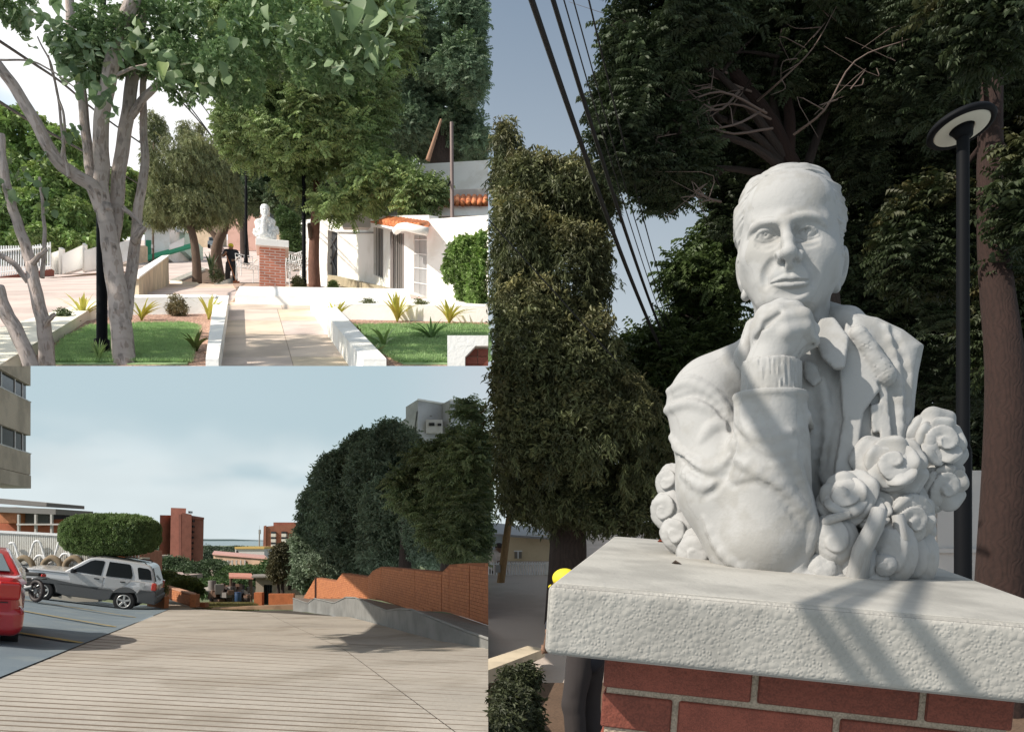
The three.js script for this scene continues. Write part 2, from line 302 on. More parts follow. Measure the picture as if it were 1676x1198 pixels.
// limbs from a fork to each lump of the crown
function limbs(parent, from, blobs, r, m, n = 99, seed = 3) {
  reseed(seed);
  blobs.slice(0, n).forEach((b) => {
    const mid = from.clone().lerp(b.c, 0.5).add(v3(rg() * 0.12, 0.06, rg() * 0.12).multiplyScalar(from.distanceTo(b.c)));
    const end = b.c.clone().add(v3(rg(), rg(), rg()).multiply(b.r).multiplyScalar(0.3));
    put(parent, 'limb', tube(spline([from, mid, end], 8), [r * 0.7, r * 0.12], 6, false), m);
    for (let k = 0; k < 3; k++) { const s = mid.clone().lerp(end, rr(0.1, 0.8)), t = s.clone().add(unit().multiply(b.r).multiplyScalar(0.8)); put(parent, 'twig', tube(spline([s, s.clone().lerp(t, 0.5).add(unit().multiplyScalar(0.06 * s.distanceTo(t))), t], 5), [r * 0.3, r * 0.06], 5, false), m); }
  });
}

// ---------------------------------------------------------------- solid shapes from distance fields (surface nets)
const smin = (a, b, k) => { if (k <= 0) return Math.min(a, b); const h = Math.max(k - Math.abs(a - b), 0) / k; return Math.min(a, b) - h * h * k * 0.25; };
function netMesh(f, lo, hi, cell) {
  const nx = Math.ceil((hi.x - lo.x) / cell) + 1, ny = Math.ceil((hi.y - lo.y) / cell) + 1, nz = Math.ceil((hi.z - lo.z) / cell) + 1;
  const val = new Float32Array(nx * ny * nz).fill(NaN), B = 6, id = (i, j, k) => (k * ny + j) * nx + i;
  const half = cell * B * 0.5, reach = half * 1.8 + cell * 2;
  for (let k = 0; k < nz; k += B) for (let j = 0; j < ny; j += B) for (let i = 0; i < nx; i += B) {
    const d = f(lo.x + i * cell + half, lo.y + j * cell + half, lo.z + k * cell + half), far = Math.abs(d) > reach * 1.5, g = far ? f : f.near(lo.x + i * cell + half, lo.y + j * cell + half, lo.z + k * cell + half, half * 1.8, d);
    for (let c = k; c <= Math.min(nz - 1, k + B); c++) for (let b = j; b <= Math.min(ny - 1, j + B); b++) for (let a = i; a <= Math.min(nx - 1, i + B); a++) {
      const q = id(a, b, c); if (far) { if (Number.isNaN(val[q])) val[q] = d; } else val[q] = g(lo.x + a * cell, lo.y + b * cell, lo.z + c * cell);
    }
  }
  const vid = new Int32Array(nx * ny * nz).fill(-1), pos = [], idx = [];
  for (let k = 0; k < nz - 1; k++) for (let j = 0; j < ny - 1; j++) for (let i = 0; i < nx - 1; i++) {
    let inside = 0, n = 0, sx = 0, sy = 0, sz = 0; const c = [];
    for (let q = 0; q < 8; q++) { const w = val[id(i + (q & 1), j + (q >> 1 & 1), k + (q >> 2))]; c.push(w); if (w < 0) inside++; }
    if (inside === 0 || inside === 8) continue;
    for (let q = 0; q < 8; q++) for (const b of [1, 2, 4]) if (!(q & b)) { const w = c[q], t = c[q | b]; if (w < 0 !== t < 0) { const s = w / (w - t); sx += (q & 1) + (b === 1 ? s : 0); sy += (q >> 1 & 1) + (b === 2 ? s : 0); sz += (q >> 2) + (b === 4 ? s : 0); n++; } }
    vid[id(i, j, k)] = pos.length / 3; pos.push(lo.x + (i + sx / n) * cell, lo.y + (j + sy / n) * cell, lo.z + (k + sz / n) * cell);
  }
  const quad = (a, b, c, d, flip) => { if (a < 0 || b < 0 || c < 0 || d < 0) return; flip ? idx.push(a, c, b, a, d, c) : idx.push(a, b, c, a, c, d); };
  for (let k = 1; k < nz - 1; k++) for (let j = 1; j < ny - 1; j++) for (let i = 1; i < nx - 1; i++) {
    const w = val[id(i, j, k)] < 0;
    if (w !== val[id(i + 1, j, k)] < 0) quad(vid[id(i, j - 1, k - 1)], vid[id(i, j, k - 1)], vid[id(i, j, k)], vid[id(i, j - 1, k)], !w);
    if (w !== val[id(i, j + 1, k)] < 0) quad(vid[id(i - 1, j, k - 1)], vid[id(i - 1, j, k)], vid[id(i, j, k)], vid[id(i, j, k - 1)], !w);
    if (w !== val[id(i, j, k + 1)] < 0) quad(vid[id(i - 1, j - 1, k)], vid[id(i, j - 1, k)], vid[id(i, j, k)], vid[id(i - 1, j, k)], !w);
  }
  const g = new THREE.BufferGeometry(); g.setAttribute('position', new THREE.Float32BufferAttribute(pos, 3)); g.setIndex(idx); g.computeVertexNormals();
  return uvBox(g);
}
// field(ops): ops are {t:'e',c,r} ellipsoid, {t:'c',a,b,ra,rb} tapered capsule, {t:'y',a,b,r} flat-ended cylinder, {t:'p',pts,z,gx,gy,h,r} plate; op 'u' joins, 's' cuts, k blends
function field(ops, disp) {
  const E = (o, x, y, z) => { let px = x - o.c.x, py = y - o.c.y; const pz = z - o.c.z; if (o.rot) { const s = Math.sin(o.rot), c = Math.cos(o.rot), t = px * c + py * s; py = -px * s + py * c; px = t; } const a = px / o.r.x, b = py / o.r.y, c = pz / o.r.z, k0 = Math.sqrt(a * a + b * b + c * c); if (k0 < 1e-5) return -Math.min(o.r.x, o.r.y, o.r.z); const d = a / o.r.x, e = b / o.r.y, f = c / o.r.z; return k0 * (k0 - 1) / Math.sqrt(d * d + e * e + f * f); };
  const C = (o, x, y, z) => { const ax = o.b.x - o.a.x, ay = o.b.y - o.a.y, az = o.b.z - o.a.z, px = x - o.a.x, py = y - o.a.y, pz = z - o.a.z; const h = clamp((px * ax + py * ay + pz * az) / (ax * ax + ay * ay + az * az)); const dx = px - ax * h, dy = py - ay * h, dz = pz - az * h; return Math.sqrt(dx * dx + dy * dy + dz * dz) - (o.ra + (o.rb - o.ra) * h); };
  const Y = (o, x, y, z) => { const ax = o.b.x - o.a.x, ay = o.b.y - o.a.y, az = o.b.z - o.a.z, L = Math.sqrt(ax * ax + ay * ay + az * az), px = x - o.a.x, py = y - o.a.y, pz = z - o.a.z; const t = (px * ax + py * ay + pz * az) / L, dx = px - ax / L * t, dy = py - ay / L * t, dz = pz - az / L * t, h = clamp(t / L); const q = Math.sqrt(dx * dx + dy * dy + dz * dz) - (o.ra + (o.rb - o.ra) * h) + o.e, w = Math.abs(t - L / 2) - L / 2 + o.e; return Math.min(Math.max(q, w), 0) + Math.hypot(Math.max(q, 0), Math.max(w, 0)) - o.e; };
  const Pg = (o, x, y, z) => { let d = 1e9, s = 1; const v = o.pts, N = v.length; for (let i = 0, j = N - 1; i < N; j = i++) { const ex = v[j].x - v[i].x, ey = v[j].y - v[i].y, wx = x - v[i].x, wy = y - v[i].y, h = clamp((wx * ex + wy * ey) / (ex * ex + ey * ey)), bx = wx - ex * h, by = wy - ey * h; d = Math.min(d, bx * bx + by * by); const c1 = y >= v[i].y, c2 = y < v[j].y, c3 = ex * wy > ey * wx; if ((c1 && c2 && c3) || (!c1 && !c2 && !c3)) s = -s; } const q = s * Math.sqrt(d) + o.e, w = Math.abs(z - (o.z + o.gx * (x - v[0].x) + o.gy * (y - v[0].y))) - o.h + o.e; return Math.min(Math.max(q, w), 0) + Math.hypot(Math.max(q, 0), Math.max(w, 0)) - o.e; };
  const fn = { e: E, c: C, y: Y, p: Pg };
  for (const o of ops) {
    let c, r; if (o.t === 'e') { c = o.c; r = Math.max(o.r.x, o.r.y, o.r.z); } else if (o.t === 'p') { c = o.pts.reduce((s, p) => s.add(v3(p.x, p.y, o.z)), v3(0, 0, 0)).divideScalar(o.pts.length); r = Math.max(...o.pts.map((p) => Math.hypot(p.x - c.x, p.y - c.y))) + o.h + 0.06; } else { c = o.a.clone().lerp(o.b, 0.5); r = o.a.distanceTo(o.b) / 2 + Math.max(o.ra, o.rb) * (o.t === 'y' ? 1.2 : 1); }
    o.bc = c; o.br = r; o.f = fn[o.t];
  }
  const of = (list) => (x, y, z) => {
    let d = 1e3;
    for (let i = 0; i < list.length; i++) {
      const o = list[i], ex = x - o.bc.x, ey = y - o.bc.y, ez = z - o.bc.z, near = Math.sqrt(ex * ex + ey * ey + ez * ez) - o.br;
      if (o.op === 's') { if (near > o.k + 0.04) continue; d = -smin(-d, o.f(o, x, y, z), o.k); }
      else if (near <= d + o.k + 0.06) { const q = o.f(o, x, y, z); d = smin(d, o.wave ? q - o.wave(x, y, z) : q, o.k); }
    }
    return disp && d < 0.03 && d > -0.03 ? d - disp(x, y, z) : d;
  };
  const all = of(ops);
  all.near = (x, y, z, R, d) => of(ops.filter((o) => Math.hypot(x - o.bc.x, y - o.bc.y, z - o.bc.z) - o.br - R < Math.abs(d) + R + o.k + 0.05));   // the same field for points within R of (x, y, z)
  return all;
}
// ================================================================ right: the white bust on its brick pedestal
const D1 = 1.29;
const slabFrame = (() => {
  const ed = v3(327, 101, -F).normalize(), ex = v3(10538, -745, F).normalize();
  ex.addScaledVector(ed, -ex.dot(ed) * 0.75).normalize(); const z = ed.clone().negate().addScaledVector(ex, ed.dot(ex)).normalize();
  const y = z.clone().cross(ex).normalize(); return new THREE.Matrix4().makeBasis(ex, y, z);
})();
// pedestal, its own origin at the middle of the slab's upper face
const SLAB = { w: 0.775, d: 1.06, h: 0.109, over: [0.085, 0.095], courses: 17 };
function makePedestal(label, at, m4, region, { jt = 0.010, cap = MAT.stucco, top: topM = MAT.smoothCap, mortar = MAT.mortar, bricks = MAT.brick, deep = SLAB.d, capH = SLAB.h } = {}) {
  const t = thing('brick_pedestal', label, 'pedestal', at, { region });
  if (m4) t.quaternion.setFromRotationMatrix(m4); t.updateMatrixWorld(true);
  reseed(5);
  const g = new RoundedBoxGeometry(SLAB.w, capH, deep, 8, 0.012); uvBox(g); g.translate(0, -capH / 2, 0);
  put(t, 'capstone', g, cap, { local: true });
  { const k = new RoundedBoxGeometry(SLAB.w - 0.016, 0.012, deep - 0.016, 3, 0.004); uvBox(k); k.translate(0, -0.0035, 0); put(t, 'top_skim', k, topM, { local: true }); }
  const w = SLAB.w - 2 * SLAB.over[0], d = deep - 2 * SLAB.over[1], ch = 0.066, H = SLAB.courses * ch, top = -capH;
  put(t, 'mortar_core', box(w - 0.012, H, d - 0.012, 0, top - H / 2, 0), mortar, { local: true });
  const bl_ = 0.244 - jt;
  const variants = {};
  const brickG = (len) => variants[len.toFixed(3)] ??= box(len, ch - jt, 0.05, 0, 0, 0, 0, 0.004);
  for (let c = 0; c < SLAB.courses; c++) for (let f = 0; f < 4; f++) {
    const span = f % 2 ? d : w; let x = -span / 2 + (f % 2 ? 0.0062 : 0), first = true; const end = span / 2 - (f % 2 ? 0.0062 : 0), st = c % 2 ? 0.112 : 0.231;
    while (x < end - 0.02) {
      const len = Math.round(Math.min(first ? st : bl_, end - x) * 1000) / 1000; first = false;
      const b = put(t, 'brick', brickG(len), bricks[Math.floor(rnd() * bricks.length)], { local: true });
      const off = (f % 2 ? w : d) / 2 - 0.025 - (f % 2 ? 0.001 : 0) + rr(-0.001, 0.001), q = x + len / 2, y = top - c * ch - ch / 2 - 0.002;
      b.position.set(f === 0 ? q : f === 2 ? -q : f === 1 ? off : -off, y, f === 0 ? off : f === 2 ? -off : f === 1 ? -q : q); b.rotation.y = f * Math.PI / 2;
      x += len + jt;
    }
  }
  return t;
}
const cornerC = P(897, 956, D1);
const axis = (m, i) => { const e = m.elements; return v3(e[i * 4], e[i * 4 + 1], e[i * 4 + 2]); };
const slabMid = cornerC.clone().addScaledVector(axis(slabFrame, 0), SLAB.w / 2).addScaledVector(axis(slabFrame, 2), -SLAB.d / 2);
const pedestalC = makePedestal('red brick pedestal with rough white capstone, close by under the large white bust', slabMid, slabFrame, 'C');

// ---- the bust, its own axes facing the path
const bustAt = P(1337, 940, 1.80);
const bustZ = v3(-bustAt.x, 0, -bustAt.z).normalize(), bustX = v3(0, 1, 0).cross(bustZ).normalize();
const L = (u, v, z = 0) => { const r = P(u, v, 1), t = (z * 0.00124 + bustAt.dot(bustZ)) / r.dot(bustZ), w = r.multiplyScalar(t).sub(bustAt); return v3(w.dot(bustX), w.y, z * 0.00124); };
const S = 0.00124;
const e_ = (u, v, z, a, b, c, k = 6, o = {}) => ({ t: 'e', c: L(u, v, z), r: v3(a * S, b * S, c * S), k: k * S, op: o.op ?? 'u', ...o });
const c_ = (a, b, ra, rb = ra, k = 5, o = {}) => ({ t: 'c', a: L(...a), b: L(...b), ra: ra * S, rb: rb * S, k: k * S, op: o.op ?? 'u', ...o });
const y_ = (a, b, ra, rb = ra, e = 3, k = 2, o = {}) => ({ t: 'y', a: L(...a), b: L(...b), ra: ra * S, rb: rb * S, e: e * S, k: k * S, op: o.op ?? 'u', ...o });
const p_ = (pts, z, h, e = 3, k = 4, gx = 0, gy = 0, o = {}) => ({ t: 'p', pts: pts.map(([u, v]) => L(u, v, z)), z: z * S, h: h * S, e: e * S, gx, gy, k: k * S, op: o.op ?? 'u', ...o });
const cut = { op: 's' };
const chain = (pts, r, k, o) => pts.slice(1).map((p, i) => c_(pts[i], p, Array.isArray(r) ? r[i] : r, Array.isArray(r) ? r[i + 1] : r, k, o));

// a point on the surface of field f where pixel (u, v) meets it, lifted by off pixels towards the eye
const eyeL = v3(0, 0, 0).sub(bustAt); { const e = eyeL.clone(); eyeL.set(e.dot(bustX), e.y, e.dot(bustZ)); }
function onto(f, u, v, off = 0) {
  const dir = L(u, v, 0).sub(eyeL).normalize(), p = L(u, v, 260);
  for (let i = 0; i < 90; i++) { const d = f(p.x, p.y, p.z); if (Math.abs(d) < 0.0004) break; p.addScaledVector(dir, d * 0.8); if (p.z < -0.25) break; }
  return p.addScaledVector(dir, -off * S);
}
// ridge (h > 0) or groove (h < 0) of radius r drawn over the surface of f along pixels
function drawn(f, pts, r, h, k = 5, n = 0) {
  let q = pts; if (n !== 1) { const cv = new THREE.CatmullRomCurve3(pts.map(([u, v]) => v3(u, v, 0))); q = cv.getPoints((pts.length - 1) * 3).map((p) => [p.x, p.y]); }
  const N = q.length - 1, rad = (i) => Array.isArray(r) ? lerp(r[Math.floor(i / N * (r.length - 1))], r[Math.min(r.length - 1, Math.floor(i / N * (r.length - 1)) + 1)], (i / N * (r.length - 1)) % 1) : r * (0.45 + 0.55 * Math.sin(Math.PI * clamp(0.08 + 0.84 * i / N)));
  const at = q.map(([u, v], i) => onto(f, u, v, h > 0 ? h * (rad(i) / (Array.isArray(r) ? Math.max(...r) : r)) - rad(i) : rad(i) + h * (rad(i) / (Array.isArray(r) ? Math.max(...r) : r))));
  return at.slice(1).map((p, i) => ({ t: 'c', a: at[i], b: p, ra: rad(i) * S, rb: rad(i + 1) * S, k: k * S, op: h > 0 ? 'u' : 's' }));
}
const blob = (f, u, v, off, a, b, c, k = 5, o = {}) => ({ t: 'e', c: onto(f, u, v, off), r: v3(a * S, b * S, c * S), k: k * S, op: 'u', ...o });
function plateOn(f, pts, lift, h, e = 3, k = 3, o = {}) {                       // a flap lying on f: its plane fitted to the surface under its corners
  const q = pts.map(([u, v]) => onto(f, u, v, 0)), n = q.length, m = q.reduce((s, p) => s.add(p), v3(0, 0, 0)).divideScalar(n);
  let xx = 1e-6, yy = 1e-6, xy = 0, xz = 0, yz = 0; for (const p of q) { const x = p.x - m.x, y = p.y - m.y, z = p.z - m.z; xx += x * x; yy += y * y; xy += x * y; xz += x * z; yz += y * z; }
  const det = xx * yy - xy * xy || 1e-9, gx = clamp((xz * yy - yz * xy) / det, -0.9, 0.9), gy = clamp((yz * xx - xz * xy) / det, -0.9, 0.9);
  return { t: 'p', pts: q, z: m.z + lift * S + gx * (q[0].x - m.x) + gy * (q[0].y - m.y), gx, gy, h: h * S, e: e * S, k: k * S, op: 'u', ...o };
}
function headField() {
  const base = [
    e_(1292, 374, -14, 83, 93, 104), e_(1293, 428, 22, 80, 82, 76, 30), e_(1289, 488, 62, 42, 26, 32, 26),
    c_([1230, 434, -8], [1264, 487, 48], 23, 23, 24), c_([1359, 434, -8], [1316, 487, 48], 23, 23, 24),
    e_(1293, 336, 44, 66, 48, 44, 26), e_(1244, 421, 54, 26, 21, 20, 24), e_(1343, 419, 54, 25, 21, 20, 24),
    e_(1261, 453, 64, 24, 24, 17, 22), e_(1326, 451, 64, 22, 24, 17, 22),
    c_([1240, 366, 66], [1278, 362, 86], 10, 11, 14), c_([1290, 360, 86], [1346, 362, 64], 11, 10, 14),
    c_([1294, 470, -16], [1302, 610, -30], 60, 70, 22), c_([1330, 480, 8], [1320, 590, 30], 10, 9, 14),
  ];
  const f0 = field(base.slice());
  const soc = [blob(f0, 1254, 386, 5, 27, 15, 18, 6, cut), blob(f0, 1324, 381, 5, 27, 15, 18, 6, cut), blob(f0, 1273, 384, 3, 11, 13, 14, 6, cut), blob(f0, 1303, 381, 3, 11, 13, 14, 6, cut)];
  const brow = [...drawn(f0, [[1226, 388], [1234, 374], [1248, 365], [1264, 363], [1280, 363]], [2.5, 5, 5.5, 5.5, 4], 3.6, 5), ...drawn(f0, [[1289, 362], [1303, 357], [1322, 354], [1340, 358], [1352, 370]], [4, 5.5, 6, 5, 2.5], 3.6, 5)];
  const eyes = [blob(f0, 1255, 386.5, -20, 18, 13.5, 13, 1.5), blob(f0, 1322, 381.5, -20, 18, 13.5, 13, 1.5)];
  const s1 = [...base, ...brow, ...soc, ...eyes], f1 = field(s1.slice());
  const lids = [
    ...drawn(f1, [[1236, 391], [1244, 380], [1255, 376], [1266, 378.5], [1274, 387]], [1.6, 2.8, 3.2, 2.8, 1.8], 2.8, 1.5), ...drawn(f1, [[1237, 392], [1247, 395], [1259, 395], [1273, 388]], [1.5, 2.2, 2.2, 1.5], 1.9, 1.5),
    ...drawn(f1, [[1304, 384], [1311, 374], [1321, 370.5], [1332, 374], [1341, 385]], [1.8, 2.8, 3.2, 2.8, 1.6], 2.8, 1.5), ...drawn(f1, [[1304, 386], [1316, 390.5], [1328, 390], [1340, 386]], [1.5, 2.2, 2.2, 1.5], 1.9, 1.5),
    blob(f1, 1252, 384.5, 1.5, 5.6, 5.6, 4.6, 1, cut), blob(f1, 1319, 379, 1.5, 5.6, 5.6, 4.6, 1, cut), blob(f1, 1253.5, 383, -2.5, 2, 2, 3, 0.8), blob(f1, 1320.5, 377.5, -2.5, 2, 2, 3, 0.8),
    ...drawn(f1, [[1238, 402], [1254, 406], [1270, 401]], 3, -1.2, 5), ...drawn(f1, [[1306, 397], [1322, 401], [1340, 398]], 3, -1.2, 5),
  ];
  const nz = (u, v, off) => onto(f0, u, v, off);
  const cc = (a, b, ra, rb, k, o = {}) => ({ t: 'c', a, b, ra: ra * S, rb: rb * S, k: k * S, op: 'u', ...o });
  const nose = [
    cc(nz(1285, 366, -5), nz(1290, 394, 9), 8, 9.5, 10), cc(nz(1290, 394, 9), nz(1292, 411, 17), 9.5, 11.5, 6), { ...blob(f0, 1292, 413, 19, 13, 10.5, 12, 4) },
    blob(f0, 1276, 420, 6, 9, 10, 11, 5), blob(f0, 1309, 419, 6, 9, 10, 11, 5), cc(nz(1293, 421, 16), nz(1295, 443, 1), 6.5, 8, 6),
  ];
  const s2 = [...s1, ...lids, ...nose, blob(f0, 1294, 449, -8, 32, 15, 14, 12)], f2 = field(s2.slice());
  const rest = [
    blob(f2, 1283, 427, 2, 5, 3.4, 6, 2, cut), blob(f2, 1303, 426, 2, 5, 3.4, 6, 2, cut), ...drawn(f2, [[1267, 418], [1269, 427], [1277, 431]], 2.2, -1.3, 3), ...drawn(f2, [[1318, 417], [1317, 426], [1309, 430]], 2.2, -1.3, 3),
    ...drawn(f2, [[1293, 440], [1293, 450]], 3, -1.4, 5),
    ...drawn(f2, [[1263, 463], [1277, 457], [1287, 453.5], [1294, 455], [1301, 453.5], [1314, 455], [1330, 458]], [1.5, 3.2, 4, 3.6, 4, 3.2, 1.5], 2.2, 3),
    ...drawn(f2, [[1268, 465], [1281, 467], [1296, 467.5], [1311, 465], [1326, 461]], [2, 4.8, 5.8, 4.8, 2], 3.6, 4),
    ...drawn(f2, [[1275, 478], [1296, 480], [1317, 476]], 6, -2.4, 8),
    ...drawn(f2, [[1267, 424], [1257, 437], [1251, 452], [1253, 466]], 5, -1.3, 8), ...drawn(f2, [[1319, 424], [1330, 436], [1336, 450], [1333, 464]], 5, -1.3, 8),
  ];
  const s3 = [...s2, ...rest], f3 = field(s3.slice());
  const line = drawn(f3, [[1261, 465.5], [1277, 461], [1287, 459], [1295, 460], [1303, 458.5], [1314, 459], [1332, 457.5]], [1.2, 1.6, 1.6, 1.6, 1.6, 1.6, 1.2], -2.6, 1.2);
  const ears = [
    e_(1216, 449, -22, 11, 38, 24, 4, { rot: 0.12 }), e_(1208, 443, -2, 6, 25, 9, 3, { ...cut, rot: 0.12 }), e_(1220, 462, 2, 7, 9, 7, 3), e_(1221, 484, -8, 8, 10, 10, 5),
    e_(1377, 437, -22, 12, 36, 24, 4, { rot: -0.14 }), e_(1384, 432, -2, 6, 22, 9, 3, { ...cut, rot: -0.14 }), e_(1371, 450, 2, 7, 9, 7, 3), e_(1369, 470, -8, 8, 10, 10, 5),
  ];
  return field([...s3, ...line, ...ears], (x, y, z) => 0.0010 * (fbm3(x * 60, y * 60, z * 60, 2) - 0.5));
}
function hairField() {
  const ops = [
    e_(1291, 368, -24, 91, 95, 106, 4), e_(1297, 402, 74, 75, 112, 88, 5, cut),
    c_([1216, 352, 4], [1217, 425, 18], 13, 7, 8), c_([1370, 352, 2], [1372, 420, 14], 13, 7, 8),
    c_([1222, 352, -10], [1240, 312, -2], 17, 18, 10), c_([1240, 312, -2], [1272, 293, 18], 18, 14, 10), c_([1272, 293, 18], [1318, 289, 22], 14, 12, 8),
    c_([1334, 300, 6], [1356, 322, -4], 16, 17, 8), c_([1356, 322, -4], [1371, 362, -8], 17, 14, 8), e_(1300, 300, -40, 58, 24, 50, 10),
  ];
  return field(ops, (x, y, z) => { const a = Math.atan2(x + 0.055, y - 0.42), r = Math.hypot(x, y - 0.4); const w = noise3(x * 16, y * 16, z * 16); return 0.0022 + 0.0085 * (fbm3(a * 5 + 2 * w, z * 10 + 2 * w, r * 75, 2) - 0.5) + 0.006 * (noise3(a * 9 + 4 * w, z * 16, r * 190 + 2 * w) - 0.5); });
}
function bodyField() {
  const base = [
    e_(1300, 790, -50, 150, 240, 100, 30), c_([1172, 640, 0], [1290, 590, -34], 66, 62, 40), c_([1290, 600, -40], [1440, 580, -34], 60, 44, 30),
    c_([1290, 560, -30], [1300, 640, -20], 70, 84, 30),
    e_(1336, 690, 0, 50, 150, 56, 24), e_(1300, 930, 0, 150, 60, 90, 30), e_(1430, 850, 0, 90, 130, 80, 30),
    c_([1154, 662, 24], [1186, 800, 62], 66, 72, 26), c_([1186, 800, 62], [1232, 890, 86], 74, 74, 30), e_(1262, 890, 96, 66, 66, 64, 26),
    c_([1264, 872, 108], [1260, 735, 128], 64, 60, 24), y_([1260, 790, 122], [1261, 644, 134], 58, 55, 4, 12), e_(1296, 850, 118, 34, 46, 36, 24),
    // right half of the coat, ending in a flat edge at the missing arm
    p_([[1390, 520], [1436, 522], [1480, 540], [1514, 564], [1504, 610], [1494, 690], [1484, 780], [1420, 890], [1350, 850], [1352, 740], [1372, 620]], -4, 44, 22, 10, -0.3, -0.10),
    c_([1160, 950, 40], [1450, 975, 70], 26, 24, 30), c_([1150, 925, 0], [1240, 955, 90], 20, 24, 24), e_(1330, 950, 110, 60, 26, 40, 20),
    c_([1346, 516, -46], [1388, 528, -4], 26, 24, 12), c_([1388, 528, -4], [1408, 560, 30], 24, 16, 14),
    c_([1232, 535, 40], [1218, 582, 66], 12, 13, 10), c_([1218, 582, 66], [1240, 640, 80], 13, 14, 16),
  ];
  const f = field(base.slice());
  const folds = [
    ...drawn(f, [[1096, 640], [1130, 628], [1165, 646], [1198, 684]], 11.25, 1.9, 7), ...drawn(f, [[1092, 672], [1130, 660], [1168, 676], [1196, 712]], 11.25, 1.9, 7), ...drawn(f, [[1100, 655], [1136, 645], [1172, 662], [1196, 698]], 6.25, -1.1, 5),
    ...drawn(f, [[1150, 722], [1168, 700], [1195, 698]], 11.25, 1.9, 7), ...drawn(f, [[1100, 716], [1128, 755], [1165, 770], [1195, 752]], 11.25, 1.9, 7), ...drawn(f, [[1110, 745], [1135, 772], [1165, 784], [1190, 775]], 6.25, -1.1, 5), ...drawn(f, [[1118, 775], [1150, 796], [1180, 796]], 10, 1.9, 7),
    ...drawn(f, [[1196, 690], [1199, 730], [1192, 765], [1172, 800], [1150, 815]], 6.25, -1.1, 5),
    ...drawn(f, [[1208, 752], [1260, 782], [1300, 818], [1326, 850]], 12.5, 1.9, 7), ...drawn(f, [[1200, 795], [1240, 792], [1285, 822], [1312, 858]], 7.5, -1.1, 5),
    ...drawn(f, [[1300, 750], [1314, 800], [1326, 840]], 10, 1.9, 7), ...drawn(f, [[1328, 835], [1326, 880], [1306, 935]], 12.5, 1.9, 7), ...drawn(f, [[1155, 850], [1185, 905], [1228, 938]], 10, 1.9, 7), ...drawn(f, [[1200, 700], [1230, 740], [1262, 752], [1300, 742]], 7.5, -1.1, 5), ...drawn(f, [[1216, 660], [1222, 700], [1250, 716], [1292, 708]], 8.75, 1.9, 7),
    // coat: raised front edge, seam down the shoulder, shirt folds
    ...drawn(f, [[1452, 534], [1470, 600], [1474, 680], [1466, 740]], 7, 2.6, 10), ...drawn(f, [[1462, 540], [1486, 610], [1486, 690]], 5, -2.2, 8),
    ...drawn(f, [[1346, 620], [1354, 690], [1342, 780]], 7, 3, 8), ...drawn(f, [[1322, 680], [1344, 750], [1356, 800]], 8, 4, 10), ...drawn(f, [[1332, 640], [1338, 720], [1330, 780]], 6, -3, 9),
  ];
  const s1 = [...base, ...folds, y_([1261, 654, 134], [1261, 643, 134], 57.5, 57, 4, 4), y_([1261, 648, 134], [1261, 630, 134], 49, 49, 2, 2, cut)], f1 = field(s1.slice());
  const flaps = [
    p_([[1226, 528], [1248, 512], [1262, 545], [1250, 600], [1232, 612], [1216, 585]], 44, 12, 5, 10),
    plateOn(f1, [[1384, 530], [1404, 543], [1424, 600], [1440, 640], [1414, 676], [1402, 760], [1376, 840], [1358, 840], [1368, 760], [1380, 690], [1374, 610]], 8, 6, 3, 3),
    plateOn(f1, [[1438, 626], [1452, 630], [1466, 770], [1442, 780], [1440, 700]], 5, 4, 2, 3), plateOn(f1, [[1424, 664], [1442, 660], [1448, 704], [1428, 712]], 6, 6, 2, 2),
    p_([[1342, 522], [1366, 520], [1390, 556], [1382, 610], [1366, 612], [1346, 592], [1334, 556]], 50, 9, 4, 5, 0, -0.35), plateOn(f1, [[1316, 590], [1338, 598], [1346, 624], [1332, 636], [1318, 622]], 8, 6, 4, 4),
  ];
  const hi = (u, v, off) => onto(f1, u, v, off);
  const roll = { t: 'c', a: hi(1405, 545, 8), b: hi(1450, 614, 8), ra: 14 * S, rb: 18 * S, k: 3 * S, op: 'u' }; roll.wave = (x, y, z) => 0.0012 * Math.sin((y * 0.9 - x * 0.55) * 760) + 0.002 * (noise3(x * 90, y * 90, z * 90) - 0.5);
  const cuff = y_([1261, 660, 133], [1263, 592, 129], 46, 45.5, 5, 1.5); const ca = L(1262, 620, 130); cuff.wave = (x, y, z) => 0.0015 * Math.sin(Math.atan2(x - ca.x, z - ca.z) * 40 + 8 * (noise3(x * 60, y * 20, z * 60) - 0.5));
  return field([...s1, ...flaps, roll, cuff], (x, y, z) => 0.0032 * (fbm3(x * 16, y * 16, z * 16, 2) - 0.5) + 0.0005 * (noise3(x * 70, y * 70, z * 70) - 0.5));
}
